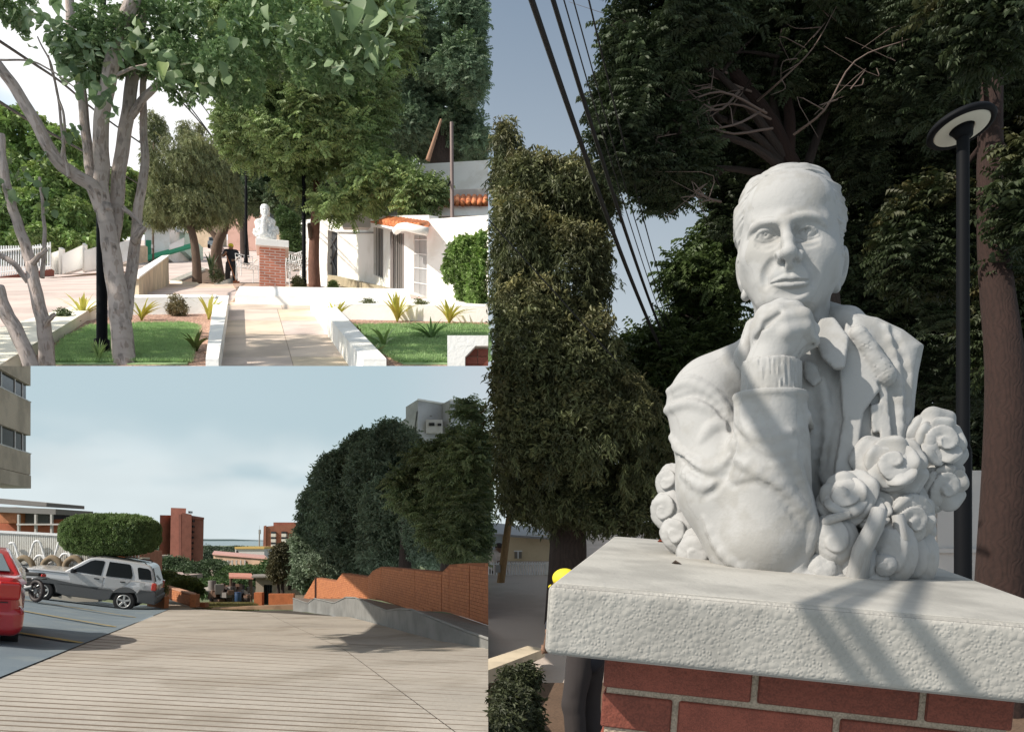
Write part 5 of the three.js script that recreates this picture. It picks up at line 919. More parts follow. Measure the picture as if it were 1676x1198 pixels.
// ---- plants in the beds
function spiky(label, u, v, hpx, n, col, seed, { up = 0.06, spread = 0.6, w = 0.045, depth } = {}) {
  const at = depth ? P(u, v, depth) : GA(u, v, up), d = -at.z, h = 1.2 * hpx / F * d, t = thing('spiky_plant', label, 'plant', at, { region: 'A', group: undefined }); reseed(seed);
  const L = []; for (let i = 0; i < n; i++) {
    const a = rnd() * 6.283, lean = spread * rr(0.2, 1), dir = v3(Math.cos(a), 0, Math.sin(a)), len = h * rr(0.8, 1.25), side = dir.clone().cross(v3(0, 1, 0)); let pl = null;
    for (let k = 0; k <= 6; k++) { const s = k / 6, p = at.clone().addScaledVector(dir, len * lean * s * (0.5 + 0.7 * s)).add(v3(0, len * (s * (1.1 - 0.35 * lean * s * 1.6)), 0)), ww = w * (0.35 + Math.sin(Math.PI * (0.15 + 0.85 * s)) * 0.65) * (k === 6 ? 0.05 : 1); const l = p.clone().addScaledVector(side, ww / 2), r = p.clone().addScaledVector(side, -ww / 2); if (pl) L.push(pl[0], pl[1], l, pl[1], r, l); pl = [l, r]; }
  }
  put(t, 'blades', tris(L), leafM(...col)); return t;
}
const YEL = [0.62, 0.60, 0.14], GRN = [0.3, 0.42, 0.16];
spiky('yellow green spiky plant at the back of the left planter by the kerb', 135, 529, 32, 30, YEL, 1, { spread: 0.9 });
spiky('yellow spiky plant right of the pale tree trunk in the left planter', 231, 531, 28, 26, YEL, 2, { spread: 0.9 });
spiky('yellow spiky plant at the right back corner of the left planter', 341, 529, 32, 26, YEL, 3, { spread: 0.9 });
spiky('yellow spiky plant at the near left corner of the right planter', 548, 535, 30, 24, YEL, 4, { spread: 0.8 });
spiky('tall yellow spiky plant in the middle of the right planter\u2019s back row', 650, 533, 36, 28, YEL, 5, { spread: 0.9 });
spiky('yellow spiky plant before the garden shrub in the right planter', 735, 536, 28, 26, YEL, 6, { spread: 1 });
spiky('broad leaved rosette plant at the right edge of the left turf', 320, 583, 26, 16, [0.17, 0.21, 0.06], 7, { spread: 1, w: 0.06 });
spiky('small upright rosette at the left edge of the right turf', 583, 568, 22, 12, [0.22, 0.20, 0.06], 8, { spread: 0.5, w: 0.05 });
spiky('plant with long arching green leaves on the right turf', 628, 578, 40, 11, GRN, 9, { spread: 1.3, w: 0.04 });
spiky('pale small plant at the front of the right planter', 606, 600, 26, 22, [0.30, 0.33, 0.15], 10, { spread: 0.8 });
spiky('dark arching fern at the right side of the right turf', 706, 566, 30, 22, [0.2, 0.32, 0.12], 11, { spread: 1.4, w: 0.035 });
spiky('tuft of green grass at the foot of the lamp post in the left planter', 160, 604, 30, 30, GRN, 12, { spread: 0.6, w: 0.02 });
spiky('agave like green plant in the street tree bed', 345, 452, 30, 16, [0.07, 0.11, 0.045], 13, { depth: 33, spread: 0.4, w: 0.09 });
function wispy(label, u, v, hpx, col, seed, o = {}) { const at = o.depth ? P(u, v, o.depth) : GA(u, v, 0.06), d = -at.z, t = thing('small_shrub', label, 'shrub', at, { region: 'A' }); const s = hpx / F * d; put(t, 'stem', [0, 1, 2].map((i) => tube([at, at.clone().add(v3((i - 1) * s * 0.25, s * 0.8, 0))], [0.008, 0.004], 5)), MAT.bark); foliage(t, 'foliage', [{ c: at.clone().add(v3(0, s * 0.6, 0)), r: v3(s * 0.4, s * 0.45, s * 0.4) }, { c: at.clone().add(v3(s * 0.1, s * 0.3, 0)), r: v3(s * 0.5, s * 0.3, s * 0.4) }], 130, 'small', 0.14, col, { seed, gap: 0.2, gs: 4 }); }
wispy('thin pale shrub against the back wall of the left planter', 287, 523, 34, [0.28, 0.25, 0.14], 21);
wispy('grey green shrub against the back wall of the right planter, left one', 603, 527, 30, [0.20, 0.22, 0.11], 22);
wispy('pale green shrub against the back wall of the right planter, right one', 688, 529, 32, [0.28, 0.29, 0.13], 23);
wispy('low green shrub behind the yellow plant by the kerb', 105, 540, 26, [0.12, 0.17, 0.06], 24);
wispy('low dark bush under the round tree beside the person', 352, 462, 26, [0.07, 0.10, 0.04], 25, { depth: 31 });
wispy('small green bush at the base of the reddish trunk', 545, 476, 16, [0.14, 0.20, 0.06], 26, { depth: 20.5 });
wispy('dry bush between the black lamp post and the pedestal', 486, 474, 22, [0.13, 0.15, 0.06], 27, { depth: 21 });

// ---- white metal chairs
function chair(label, at, yaw, src) {
  const t = thing('metal_chair', label, 'chair', at, { region: 'A', group: 'white metal chairs behind the pedestal' }); t.rotation.y = yaw; t.updateMatrixWorld(true);
  const r = 0.016, T_ = (a, b, q = r) => tube([v3(...a), v3(...b)], q, 6), m = MAT.whiteMetal, lo = { local: true };
  for (const [x, z] of [[-0.3, 0.26], [0.3, 0.26], [-0.3, -0.26], [0.3, -0.26]]) put(t, 'leg', T_([x, 0, z * 1.1], [x, 0.45, z]), m, lo);
  put(t, 'seat', [...[0, 1, 2, 3, 4, 5, 6].map((i) => T_([-0.3 + i * 0.1, 0.45, -0.26], [-0.3 + i * 0.1, 0.45, 0.26], 0.011)), T_([-0.31, 0.45, 0.26], [0.31, 0.45, 0.26]), T_([-0.31, 0.45, -0.26], [0.31, 0.45, -0.26])], m, lo);
  put(t, 'backrest', [...[0, 1, 2, 3, 4, 5, 6].map((i) => T_([-0.3 + i * 0.1, 0.45, -0.26], [-0.3 + i * 0.1, 0.95, -0.38], 0.011)), T_([-0.31, 0.95, -0.38], [0.31, 0.95, -0.38]), T_([-0.31, 0.7, -0.32], [0.31, 0.7, -0.32])], m, lo);
  for (const x of [-0.32, 0.32]) put(t, 'armrest', tube(spline([v3(x, 0.45, 0.26), v3(x, 0.68, 0.24), v3(x, 0.72, 0.0), v3(x, 0.7, -0.32)], 10), 0.015, 6), m, lo);
  return t;
}
chair('white metal chair right of the pedestal, nearest to it', P(470, 463, 24), -0.7);
chair('white metal chair right of the pedestal, beside the black lamp post', P(488, 462, 24.5), 0.5);
chair('white metal chair left of the pedestal beside the person', P(404, 457, 30), 0.6);

// ---- the sweeper, used again close by the big pedestal
function person(label, at, yaw, region, scale, shirt, capM) {
  const t = thing('person', label, 'person', at, { region }); t.rotation.y = yaw; t.scale.setScalar(scale); t.updateMatrixWorld(true);
  const J = (a, b, ra, rb, k = 0.03) => ({ t: 'c', a: v3(...a), b: v3(...b), ra, rb, k, op: 'u' });
  const Eo = (c, r, k = 0.03, o = {}) => ({ t: 'e', c: v3(...c), r: v3(...r), k, op: 'u', ...o });
  const shR = [-0.19, 1.36, 0.10], elR = [-0.29, 1.13, 0.20], haR = [-0.17, 1.20, 0.40], shL = [0.19, 1.36, 0.10], elL = [0.30, 1.12, 0.16], haL = [0.075, 0.93, 0.36];
  const hand = (h, s) => [Eo(h, [0.042, 0.03, 0.05], 0.01), ...[0, 1, 2, 3].map((i) => [J([h[0] + s * 0.02, h[1] + 0.03 - 0.02 * i, h[2] + 0.02], [h[0] - s * 0.022, h[1] + 0.03 - 0.02 * i, h[2] + 0.055], 0.01, 0.009, 0.004), J([h[0] - s * 0.022, h[1] + 0.03 - 0.02 * i, h[2] + 0.055], [h[0] - s * 0.045, h[1] + 0.028 - 0.02 * i, h[2] + 0.025], 0.009, 0.008, 0.003)]).flat(), J([h[0] + s * 0.01, h[1] + 0.035, h[2]], [h[0] - s * 0.03, h[1] + 0.05, h[2] + 0.03], 0.011, 0.009, 0.004)];
  const skin = [Eo([0, 1.5, 0.22], [0.078, 0.105, 0.095]), Eo([0, 1.46, 0.26], [0.06, 0.07, 0.06]), J([0, 1.47, 0.335], [0, 1.445, 0.338], 0.012, 0.016, 0.012), Eo([-0.08, 1.5, 0.2], [0.014, 0.03, 0.02], 0.008), Eo([0.08, 1.5, 0.2], [0.014, 0.03, 0.02], 0.008), Eo([0, 1.413, 0.318], [0.026, 0.006, 0.012], 0.004, { op: 's' }), Eo([-0.03, 1.478, 0.318], [0.014, 0.008, 0.01], 0.004, { op: 's' }), Eo([0.03, 1.478, 0.318], [0.014, 0.008, 0.01], 0.004, { op: 's' }),
    J([0, 1.3, 0.1], [0, 1.46, 0.2], 0.062, 0.055), J([0, 0.95, 0], [0, 1.3, 0.08], 0.13, 0.14), J(shR, elR, 0.05, 0.042), J(elR, haR, 0.041, 0.03), J(shL, elL, 0.05, 0.042), J(elL, haL, 0.041, 0.03), ...hand(haR, -1), ...hand(haL, 1),
    J([-0.09, 0.92, 0], [-0.12, 0.5, 0.05], 0.085, 0.06), J([-0.12, 0.5, 0.05], [-0.13, 0.08, 0], 0.056, 0.04), J([0.09, 0.92, 0], [0.12, 0.5, 0.05], 0.085, 0.06), J([0.12, 0.5, 0.05], [0.13, 0.08, 0], 0.056, 0.04)];
  const cloth = (x, y, z) => 0.012 * (fbm3(x * 11, y * 7, z * 11, 2) - 0.5);
  put(t, 'body', netMesh(field(skin), v3(-0.42, 0, -0.22), v3(0.42, 1.66, 0.5), 0.009), M(0.22, 0.12, 0.075, 0.6), { local: true });
  put(t, 'shirt', netMesh(field([J([0, 0.9, 0], [0, 1.28, 0.08], 0.165, 0.165, 0.06), J([-0.13, 1.33, 0.09], [0.13, 1.33, 0.09], 0.11, 0.11, 0.06), J(shR, [-0.275, 1.17, 0.18], 0.078, 0.072, 0.04), J(shL, [0.28, 1.16, 0.15], 0.078, 0.072, 0.04), J([0, 1.35, 0.1], [0, 1.41, 0.16], 0.08, 0.07, 0.04)], cloth), v3(-0.45, 0.6, -0.25), v3(0.45, 1.56, 0.4), 0.014), shirt, { local: true });
  put(t, 'trousers', netMesh(field([J([-0.09, 0.9, 0], [-0.13, 0.5, 0.05], 0.12, 0.095, 0.05), J([-0.13, 0.5, 0.05], [-0.14, 0.09, 0], 0.092, 0.085, 0.03), J([0.09, 0.9, 0], [0.13, 0.5, 0.05], 0.12, 0.095, 0.05), J([0.13, 0.5, 0.05], [0.14, 0.09, 0], 0.092, 0.085, 0.03)], cloth), v3(-0.3, -0.02, -0.2), v3(0.3, 1.1, 0.25), 0.014), M(0.035, 0.028, 0.027, 0.9), { local: true });
  for (const x of [-0.13, 0.13]) { const g = new THREE.SphereGeometry(1, 16, 10); g.scale(0.055, 0.05, 0.14); g.translate(x * 1.06, 0.035, 0.06); put(t, 'shoe', g, M(0.02, 0.02, 0.02, 0.6), { local: true }); }
  const cap = put(t, 'cap', netMesh(field([Eo([0, 1.545, 0.215], [0.098, 0.085, 0.112], 0.01), Eo([0, 1.42, 0.21], [0.2, 0.09, 0.2], 0.01, { op: 's' })]), v3(-0.13, 1.4, 0.06), v3(0.13, 1.67, 0.36), 0.007), capM, { local: true });
  const pk = new THREE.CylinderGeometry(0.085, 0.085, 0.012, 20, 1, false, -1.2, 2.4); pk.scale(1, 1, 1.3); pk.rotateX(0.42); pk.translate(0, 1.505, 0.27); put(cap, 'peak', pk.toNonIndexed(), capM, { local: true });
  return t;
}
const capY = M(0.75, 0.62, 0.03, 0.7), shirtD = M(0.018, 0.019, 0.026, 0.85);
const p1 = P(378, 470.5, 35), sweeper = person('person in yellow cap, dark shirt and trousers sweeping the path with a broom', p1, 0.25, 'A', 1.06, shirtD, capY);
function broom(label, base, region, yaw) {
  const t = thing('broom', label, 'broom', base, { region }); t.rotation.y = yaw; t.updateMatrixWorld(true);
  put(t, 'handle', tube([v3(-0.215, 1.32, 0.43), v3(0.215, 0.14, 0.40)], 0.015, 8), M(0.55, 0.20, 0.08, 0.6), { local: true });
  put(t, 'brush', [box(0.26, 0.05, 0.06, 0.22, 0.13, 0.40), ...[0, 1, 2, 3, 4, 5, 6, 7].map((i) => tube([v3(0.115 + i * 0.03, 0.11, 0.40), v3(0.11 + i * 0.032, 0.0, 0.42)], [0.018, 0.02], 5))], M(0.42, 0.14, 0.06, 0.8), { local: true });
}
broom('orange handled broom held by the sweeping person', p1, 'A', 0.25);
person('person in yellow cap and dark clothes half hidden behind the capstone corner', P(960, 1248, 7.2), -2.2, 'C', 1.0, shirtD, capY);
person('person in pale shirt and dark trousers standing by the utility pole', P(803, 997, 21), 1.3, 'C', 1.0, M(0.62, 0.52, 0.45, 0.9), M(0.05, 0.035, 0.03, 0.8));

// ---- far side of the street
{
  const t = thing('picket_fence', 'white picket fence on a red base at the far left of the street', 'fence', P(40, 455, 44), { region: 'A' });
  const by = (u) => lerp(470, 448, (u + 60) / 143), ty = (u) => 402 - Math.max(0, u - 50) * 0.2;
  put(t, 'base_wall', hexa(P(-12, by(-12) + 3, 44), P(83, by(83) + 3, 46), P(83, by(83) - 8, 46), P(-12, by(-12) - 8, 44), v3(0, 0, -0.3)), M(0.30, 0.10, 0.07, 0.9));
  for (let u = -12; u < 82; u += 4) put(t, 'picket', hexa(P(u, by(u) - 8, 44.5), P(u + 1.6, by(u) - 8, 44.5), P(u + 1.6, ty(u), 44.5), P(u, ty(u), 44.5), v3(0, 0, -0.05)), MAT.whiteMetal);
  put(t, 'rail', [hexa(P(-12, 412, 44.4), P(82, 404, 44.4), P(82, 401, 44.4), P(-12, 409, 44.4), v3(0, 0, -0.04)), hexa(P(-12, 448, 44.4), P(82, 436, 44.4), P(82, 434, 44.4), P(-12, 446, 44.4), v3(0, 0, -0.04))], MAT.whiteMetal);
}
{
  const t = thing('stepped_wall', 'white wall panels stepping up along the street behind the black lamp post', 'wall', P(120, 450, 48), { region: 'A' });
  for (const [u0, u1, t0, t1, b0, b1] of [[83, 95, 414, 410, 449, 449], [95, 101, 405, 405, 450, 449], [101, 136, 416, 400, 448, 438], [134, 138, 398, 398, 444, 443], [137, 160, 410, 403, 443, 440], [158, 215, 405, 392, 440, 425]]) put(t, 'panel', hexa(P(u0, b0, 48), P(u1, b1, 49), P(u1, t1, 49), P(u0, t0, 48), v3(0, 0, -0.3)), MAT.white);
  const k = thing('kerb', 'worn brown kerb along the far side of the street', 'kerb', P(80, 458, 42), { region: 'A' });
  put(k, 'edge', hexa(P(-12, 473, 40), P(200, 446, 50), P(200, 442, 50), P(-12, 465, 40), v3(0, 0, -1.2)), M(0.42, 0.27, 0.17, 0.9, { map: T.speck, s: 0.5 }));
}
{
  const t = thing('far_house', 'small white house with green skirting down the street', 'house', P(265, 425, 66), { region: 'A' });
  put(t, 'wall', blockPx(236, 366, 277, 424, 66, 4), MAT.white); put(t, 'wing', blockPx(277, 377, 302, 412, 68, 4), M(0.50, 0.66, 0.58, 0.9));
  put(t, 'roof', [hexa(P(232, 368, 65.4), P(279, 372, 65.4), P(279, 366, 69), P(236, 361, 69), v3(0, 0.12, 0)), hexa(P(275, 379, 67.4), P(305, 381, 67.4), P(303, 375, 71), P(277, 373, 71), v3(0, 0.12, 0))], MAT.greyMetal);
  put(t, 'skirting', hexa(P(234, 427, 64.5), P(312, 404, 67), P(312, 398, 67), P(234, 419, 64.5), v3(0, 0, -0.3)), M(0.06, 0.34, 0.20, 0.85));
  put(t, 'fence_panel', hexa(P(276, 409, 65.8), P(300, 402, 66.6), P(300, 389, 66.6), P(276, 401, 65.8), v3(0, 0, -0.15)), MAT.white);
  put(t, 'window', blockPx(282, 384, 288, 394, 67.9, 0.3), MAT.glass); put(t, 'door', blockPx(238, 393, 246, 422, 65.9, 0.3), M(0.05, 0.3, 0.17, 0.8));
  const q = thing('garden_wall', 'tan garden wall with a dark stain beside the pale trunk', 'wall', P(218, 430, 58), { region: 'A' }); put(q, 'block', hexa(P(200, 434, 57), P(238, 426, 60), P(238, 402, 60), P(200, 402, 57), v3(0, 0, -0.3)), MAT.tan); put(q, 'gate', hexa(P(203, 424, 56.9), P(208, 423, 57.2), P(208, 408, 57.2), P(203, 408, 56.9), v3(0, 0, -0.1)), MAT.darkBark);
  const s = thing('utility_pole', 'wooden utility pole before the small white house down the street', 'pole', P(250, 428, 60), { region: 'A' }); put(s, 'shaft', tube([P(250, 430, 60), P(249.5, 340, 60)], [0.08, 0.06], 8), MAT.bark); put(s, 'meter_box', blockPx(246.5, 400, 249, 406, 59.8, 0.2), MAT.greyMetal);
}
{
  const t = thing('parked_car', 'grey pickup parked far down the street under the round tree', 'car', P(346, 404, 90), { region: 'A' }), m = M(0.16, 0.18, 0.2, 0.3, { coat: 0.6 });
  put(t, 'body', [blockPx(339, 394, 354, 403, 90, 3), blockPx(341, 388, 352, 394.4, 91, 1.4)], m); put(t, 'windscreen', blockPx(342, 389, 351, 393, 90.9, 0.05), MAT.glass);
  for (const u of [340, 351]) put(t, 'wheel', cyl(P(u, 403, 89.8), P(u + 2.5, 403, 89.8), 0.22, 0.22, 12), MAT.blackMetal);
  put(t, 'bumper', blockPx(339, 400, 354, 402, 89.8, 0.15), MAT.greyMetal);
}
[['tan building with pale bands at the end of the street', 305, 352, 345, 404, 110, [0.55, 0.44, 0.32]], ['pinkish building behind the small bust', 372, 330, 430, 402, 96, [0.58, 0.36, 0.30]], ['cream building behind the chairs right of the pedestal', 430, 338, 500, 425, 70, [0.62, 0.48, 0.36]]].forEach(([l, a, b, c, d, z, col]) => {
  const t = thing('street_building', l, 'building', P((a + c) / 2, d, z), { region: 'A' }); put(t, 'wall', blockPx(a, b, c, d + 8, z, 6), M(...col, 0.9, { map: T.stain, s: 0.2 })); put(t, 'roof', blockPx(a - 2, b - 3, c + 2, b + 1, z - 0.3, 6.6), MAT.terracotta[0]);
  for (let i = 0; i < 3; i++) put(t, 'window', blockPx(lerp(a, c, 0.15 + 0.3 * i), b + 10, lerp(a, c, 0.28 + 0.3 * i), b + 24, z - 0.06, 0.3), MAT.glass);
});
{ const t = thing('awning', 'red and white striped awning beyond the black lamp post', 'awning', P(492, 350, 50), { region: 'A' }); for (let i = 0; i < 5; i++) put(t, 'stripe', hexa(P(484 + i * 5, 352, 49), P(489 + i * 5, 352, 49), P(488 + i * 4.4, 340, 51), P(484 + i * 4.4, 340, 51), v3(0, -0.05, 0)), i % 2 ? MAT.white : M(0.6, 0.04, 0.04, 0.7)); put(t, 'post', cyl(P(490, 352, 50), P(490, 430, 50), 0.05), MAT.greyMetal); }
{
  const cable = (label, pts, r) => { const t = thing('overhead_cable', label, 'cable', P(...pts[0]), { region: 'A', group: 'overhead cables over the square' }); put(t, 'strand', tube(pline(pts, 16), r, 6), MAT.wire); };
  cable('thick overhead cable crossing behind the pale forked tree, upper one', [[-20, 55, 14], [45, 98, 16], [100, 135, 20], [160, 185, 25], [260, 255, 36]], 0.03);
  cable('thick overhead cable crossing behind the pale forked tree, lower one', [[-20, 155, 14], [60, 205, 17], [140, 250, 22], [225, 300, 34]], 0.03);
  cable('thin overhead cable highest over the round tree', [[180, 60, 18], [280, 140, 26], [380, 270, 50]], 0.022);
  cable('thin overhead cable second over the round tree', [[200, 70, 18], [300, 170, 26], [376, 260, 50]], 0.022);
  cable('thin overhead cable third over the round tree', [[260, 80, 20], [340, 185, 30], [390, 262, 50]], 0.016);
}

// ================================================================ lower left: the grooved driveway down to the town and the water
const roadD = (v) => 1092 / (v - 962);
const GB = (u, v, up = 0) => { const p = P(u, v, roadD(v)); p.y += up; return p; };
const yTown = (d) => { const t = [[20, -2.2], [31, -2.62], [42, -3.2], [60, -4.5], [100, -7.2], [160, -9], [60000, -9]]; for (let i = 1; i < t.length; i++) if (d <= t[i][0]) return lerp(t[i - 1][1], t[i][1], (d - t[i - 1][0]) / (t[i][0] - t[i - 1][0])); return -9; };
const onTown = (u, d) => { const p = P(u, V0, d); p.y = yTown(d); return p; };
setting('ground', sheet(16, 60, (a, b) => { const d = 31 * Math.pow(1500 / 31, b); return v3(lerp(-1.3 * d, -0.028 * d, a), yTown(d) - (b > 0 ? 0 : 0.1), -d); }), M(0.115, 0.14, 0.06, 1, { map: T.mottle, s: 0.05 }), 'B');
setting('sea', sheet(2, 8, (a, b) => { const d = 1240 * Math.pow(26, b); return v3(lerp(-1.6 * d, -0.02 * d, a), -9.3, -d); }), M(0.10, 0.16, 0.17, 0.35, { bump: T.fine, s: 0.01, h: 0.3 }), 'B');
setting('hills', sheet(60, 1, (a, b) => { const u = lerp(-300, 900, a), d = 26000; return P(u, b ? lerp(882.5, 886.5, clamp((u - 330) / 160)) - 1.3 * noise3(a * 30, 1, 2) : 894, d); }), M(0.10, 0.14, 0.14, 1), 'B');
{ // the driveway: concrete with cross grooves cut into it, in two lanes with an open joint
  const joint = (v) => { const t = [[1000, 430], [1016, 461], [1063, 563], [1198, 745], [1300, 880]]; for (let i = 1; i < t.length; i++) if (v <= t[i][0]) return lerp(t[i - 1][1], t[i][1], (v - t[i - 1][0]) / (t[i][0] - t[i - 1][0])); return 900; };
  const left = (v) => (1110 - v) / 0.407, right = (v) => { const t = [[994, 478], [997, 482], [1007, 560], [1022, 620], [1045, 700], [1060, 800], [1072, 850], [1400, 1900]]; for (let i = 1; i < t.length; i++) if (v <= t[i][0]) return lerp(t[i - 1][1], t[i][1], (v - t[i - 1][0]) / (t[i][0] - t[i - 1][0])); return 1900; };
  const rows = [996]; for (const v of [1002, 1010, 1019, 1029]) rows.push(v); let v = 1036; reseed(9); while (v < 1330) { rows.push(v); v += lerp(4.2, 8.6, clamp((v - 1036) / 160)) * rr(0.93, 1.07); }
  const tilt = 0.052, row = (r, u) => r + tilt * (u - 300);
  const solve = (edge, r) => { let u = edge(r); for (let i = 0; i < 20; i++) u = lerp(u, edge(row(r, u)), 0.6); return u; };
  const L = [], D_ = [], quad = (a, b, c, d, K = L) => K.push(a, b, c, a, c, d);
  for (const lane of [0, 1]) for (let k = 0; k + 1 < rows.length; k++) {
    const grooved = rows[k] >= 1036, gw = lane ? 0.5 : 1, e0 = lane ? (r) => solve(joint, r) + 0.5 * (r - 950) / 100 : (r) => solve(left, r), e1 = lane ? (r) => solve(right, r) : (r) => solve(joint, r) - 0.5 * (r - 950) / 100;
    const r0 = rows[k], r1 = rows[k + 1], N = 6, w = grooved || k > 0 ? 0.042 * gw : 0, dv = (r) => Math.min(1.1, (r - 962) * (r - 962) / 1092 * w * 0.5), dep = grooved ? 0.02 * gw : 0.008;
    for (let i = 0; i < N; i++) {
      const f = (r, s) => { const u = lerp(e0(r), e1(r), s); return [u, row(r, u)]; }, s0 = i / N, s1 = (i + 1) / N;
      const j = (s) => (noise3(s * 37, k * 3.1, lane) - 0.5) * 0.5 + (noise3(s * 5, k * 1.7, lane + 4) - 0.5) * 0.7;
      const A = GB(...f(r0 + dv(r0) + j(s0), s0)), B = GB(...f(r0 + dv(r0) + j(s1), s1)), C = GB(...f(r1 - dv(r1) + j(s1 + 9), s1)), D = GB(...f(r1 - dv(r1) + j(s0 + 9), s0));
      quad(A, D, C, B);
      const m0 = GB(...f(r0, s0), -dep), m1 = GB(...f(r0, s1), -dep), n0 = GB(...f(r1, s0), -dep), n1 = GB(...f(r1, s1), -dep);
      quad(A, B, m1, m0, grooved ? D_ : L); quad(D, n0, n1, C, grooved ? D_ : L);
    }
  }
  const stain = tex(512, (x, y) => { const a = tileFbm(x, y, 4, 6, 71), b = smooth(0.55, 0.75, tileFbm(x, y, 7, 4, 81)), s = 0.82 + 0.5 * (a - 0.4) - 0.18 * b + 0.10 * (tileNoise(x * 128, y * 128, 128, 3) - 0.5); return [s, s * (0.985 - 0.02 * b), s * (0.95 - 0.05 * b)]; });
  const drive = setting('driveway', tris(L), M(0.365, 0.33, 0.29, 0.93, { map: stain, s: 0.16, bump: T.fine, bs: 2, h: 0.003 }), 'B');
  put(drive, 'grooves', tris(D_), M(0.13, 0.10, 0.075, 1));  // groove faces coloured dark in place of shade the sun does not cast
  setting('driveway_bed', plate([[-1300, 1500], [268, 1001.5], [470, 997], [560, 1008], [700, 1046], [860, 1072], [1700, 1320], [1300, 1500]].map((a) => GB(...a, -0.04)), v3(0, -0.1, 0)), M(0.05, 0.04, 0.03, 1), 'B');
  // the parking bay with a side slope, and its worn yellow lines
  const vb = (d) => 962 + 1092 / d, ub = (d) => (1110 - vb(d)) / 0.407, park = (s, d, up = 0) => { const u = lerp(ub(d), ub(d) - 700, s), p = P(u, vb(d) - 0.125 * Math.max(0, ub(d) - u - 2.1 * d), d); p.y += up; return p; };
  const worn = tex(512, (x, y) => { const a = tileFbm(x, y, 5, 6, 91), b = smooth(0.5, 0.7, tileFbm(x, y, 9, 5, 95)); return [0.72 + 0.35 * (a - 0.5) + 0.16 * b, 0.76 + 0.3 * (a - 0.5) + 0.12 * b, 0.8 + 0.25 * (a - 0.5) + 0.06 * b]; });
  setting('parking_bay', sheet(20, 40, (a, b) => park(a, 4.2 * Math.pow(9, b), 0.012)), M(0.17, 0.205, 0.225, 0.9, { map: worn, s: 0.22, bump: T.fine, bs: 1.5, h: 0.003 }), 'B');
  for (const [s0, d0, s1, d1, a] of [[0.005, 11.75, 0.5, 13.4, 0.30], [0.02, 16.6, 0.5, 21.2, 0.25], [0.03, 22, 0.5, 29, 0.22], [0.004, 9.0, 0.4, 9.8, 0.26]].slice(0, 3)) { const pts = [[s0, d0], [s1, d1], [s1, d1 + 0.26], [s0, d0 + 0.26]].map(([s, d]) => park(s, d, 0.017)); setting('painted_line', tris([pts[0], pts[1], pts[2], pts[0], pts[2], pts[3]]), M(0.42 * a / 0.3, 0.31 * a / 0.3, 0.09, 0.9, { map: worn, s: 0.6 }), 'B'); }
  // lane leaving beyond the crest
  setting('lane', tris([P(262, 1001, 29), P(335, 994, 33), P(296, 976, 44), P(262, 1001, 29), P(296, 976, 44), P(262, 974, 44)]), MAT.concrete, 'B');
}
// ---- cars
const sideExtrude = (pts, w, bevel, holes = []) => { const s = new THREE.Shape(pts.map((p) => new THREE.Vector2(...p))); for (const h of holes) s.holes.push(new THREE.Path(h.map((p) => new THREE.Vector2(...p)))); const g = new THREE.ExtrudeGeometry(s, { depth: w - 2 * bevel, bevelEnabled: bevel > 0, bevelSize: bevel, bevelThickness: bevel, bevelSegments: 4, bevelOffset: -bevel, curveSegments: 8 }); g.translate(0, 0, -(w - 2 * bevel) / 2); return g; };
const arc = (x, y, r, a0, a1, n = 12) => Array.from({ length: n + 1 }, (_, i) => { const a = lerp(a0, a1, i / n); return [x + r * Math.cos(a), y + r * Math.sin(a)]; });
const smoothen = (pts, n = 60) => new THREE.CatmullRomCurve3(pts.map(([x, y]) => v3(x, y, 0)), false, 'centripetal').getPoints(n).map((p) => [p.x, p.y]);
function wheel(t, x, z, r, w, spokes) {
  const o = put(t, 'wheel', [new THREE.CylinderGeometry(r * 0.66, r * 0.66, w * 0.7, 28).rotateX(Math.PI / 2)], M(0.03, 0.03, 0.03, 0.6), { local: true }); o.position.set(x, r, z);
  put(o, 'tyre', [new THREE.LatheGeometry([[0.64, -0.46], [0.9, -0.5], [0.98, -0.4], [1, -0.2], [1, 0.2], [0.98, 0.4], [0.9, 0.5], [0.64, 0.46]].map(([a, b]) => new THREE.Vector2(a * r, b * w)), 36).rotateX(Math.PI / 2)], M(0.02, 0.02, 0.021, 0.85), { local: true });
  const sgn = Math.sign(z) || 1, zz = sgn * w * 0.42, g = [new THREE.TorusGeometry(r * 0.60, r * 0.06, 8, 36).translate(0, 0, zz), new THREE.CylinderGeometry(r * 0.16, r * 0.18, 0.03, 16).rotateX(Math.PI / 2).translate(0, 0, zz)];
  for (let k = 0; k < spokes; k++) { const b = new RoundedBoxGeometry(r * 0.5, r * 0.20, 0.035, 2, 0.012); b.translate(r * 0.35, 0, zz); b.rotateZ(k / spokes * 2 * Math.PI + 0.3); g.push(b); }
  put(o, 'rim', g, M(0.55, 0.55, 0.54, 0.35, { metal: 0.6 }), { local: true });
}
function setFrame(t, fwd, up) { const x = fwd.clone().normalize(), z = x.clone().cross(up).normalize(), y = z.clone().cross(x).normalize(); t.quaternion.setFromRotationMatrix(new THREE.Matrix4().makeBasis(x, y, z)); t.updateMatrixWorld(true); }
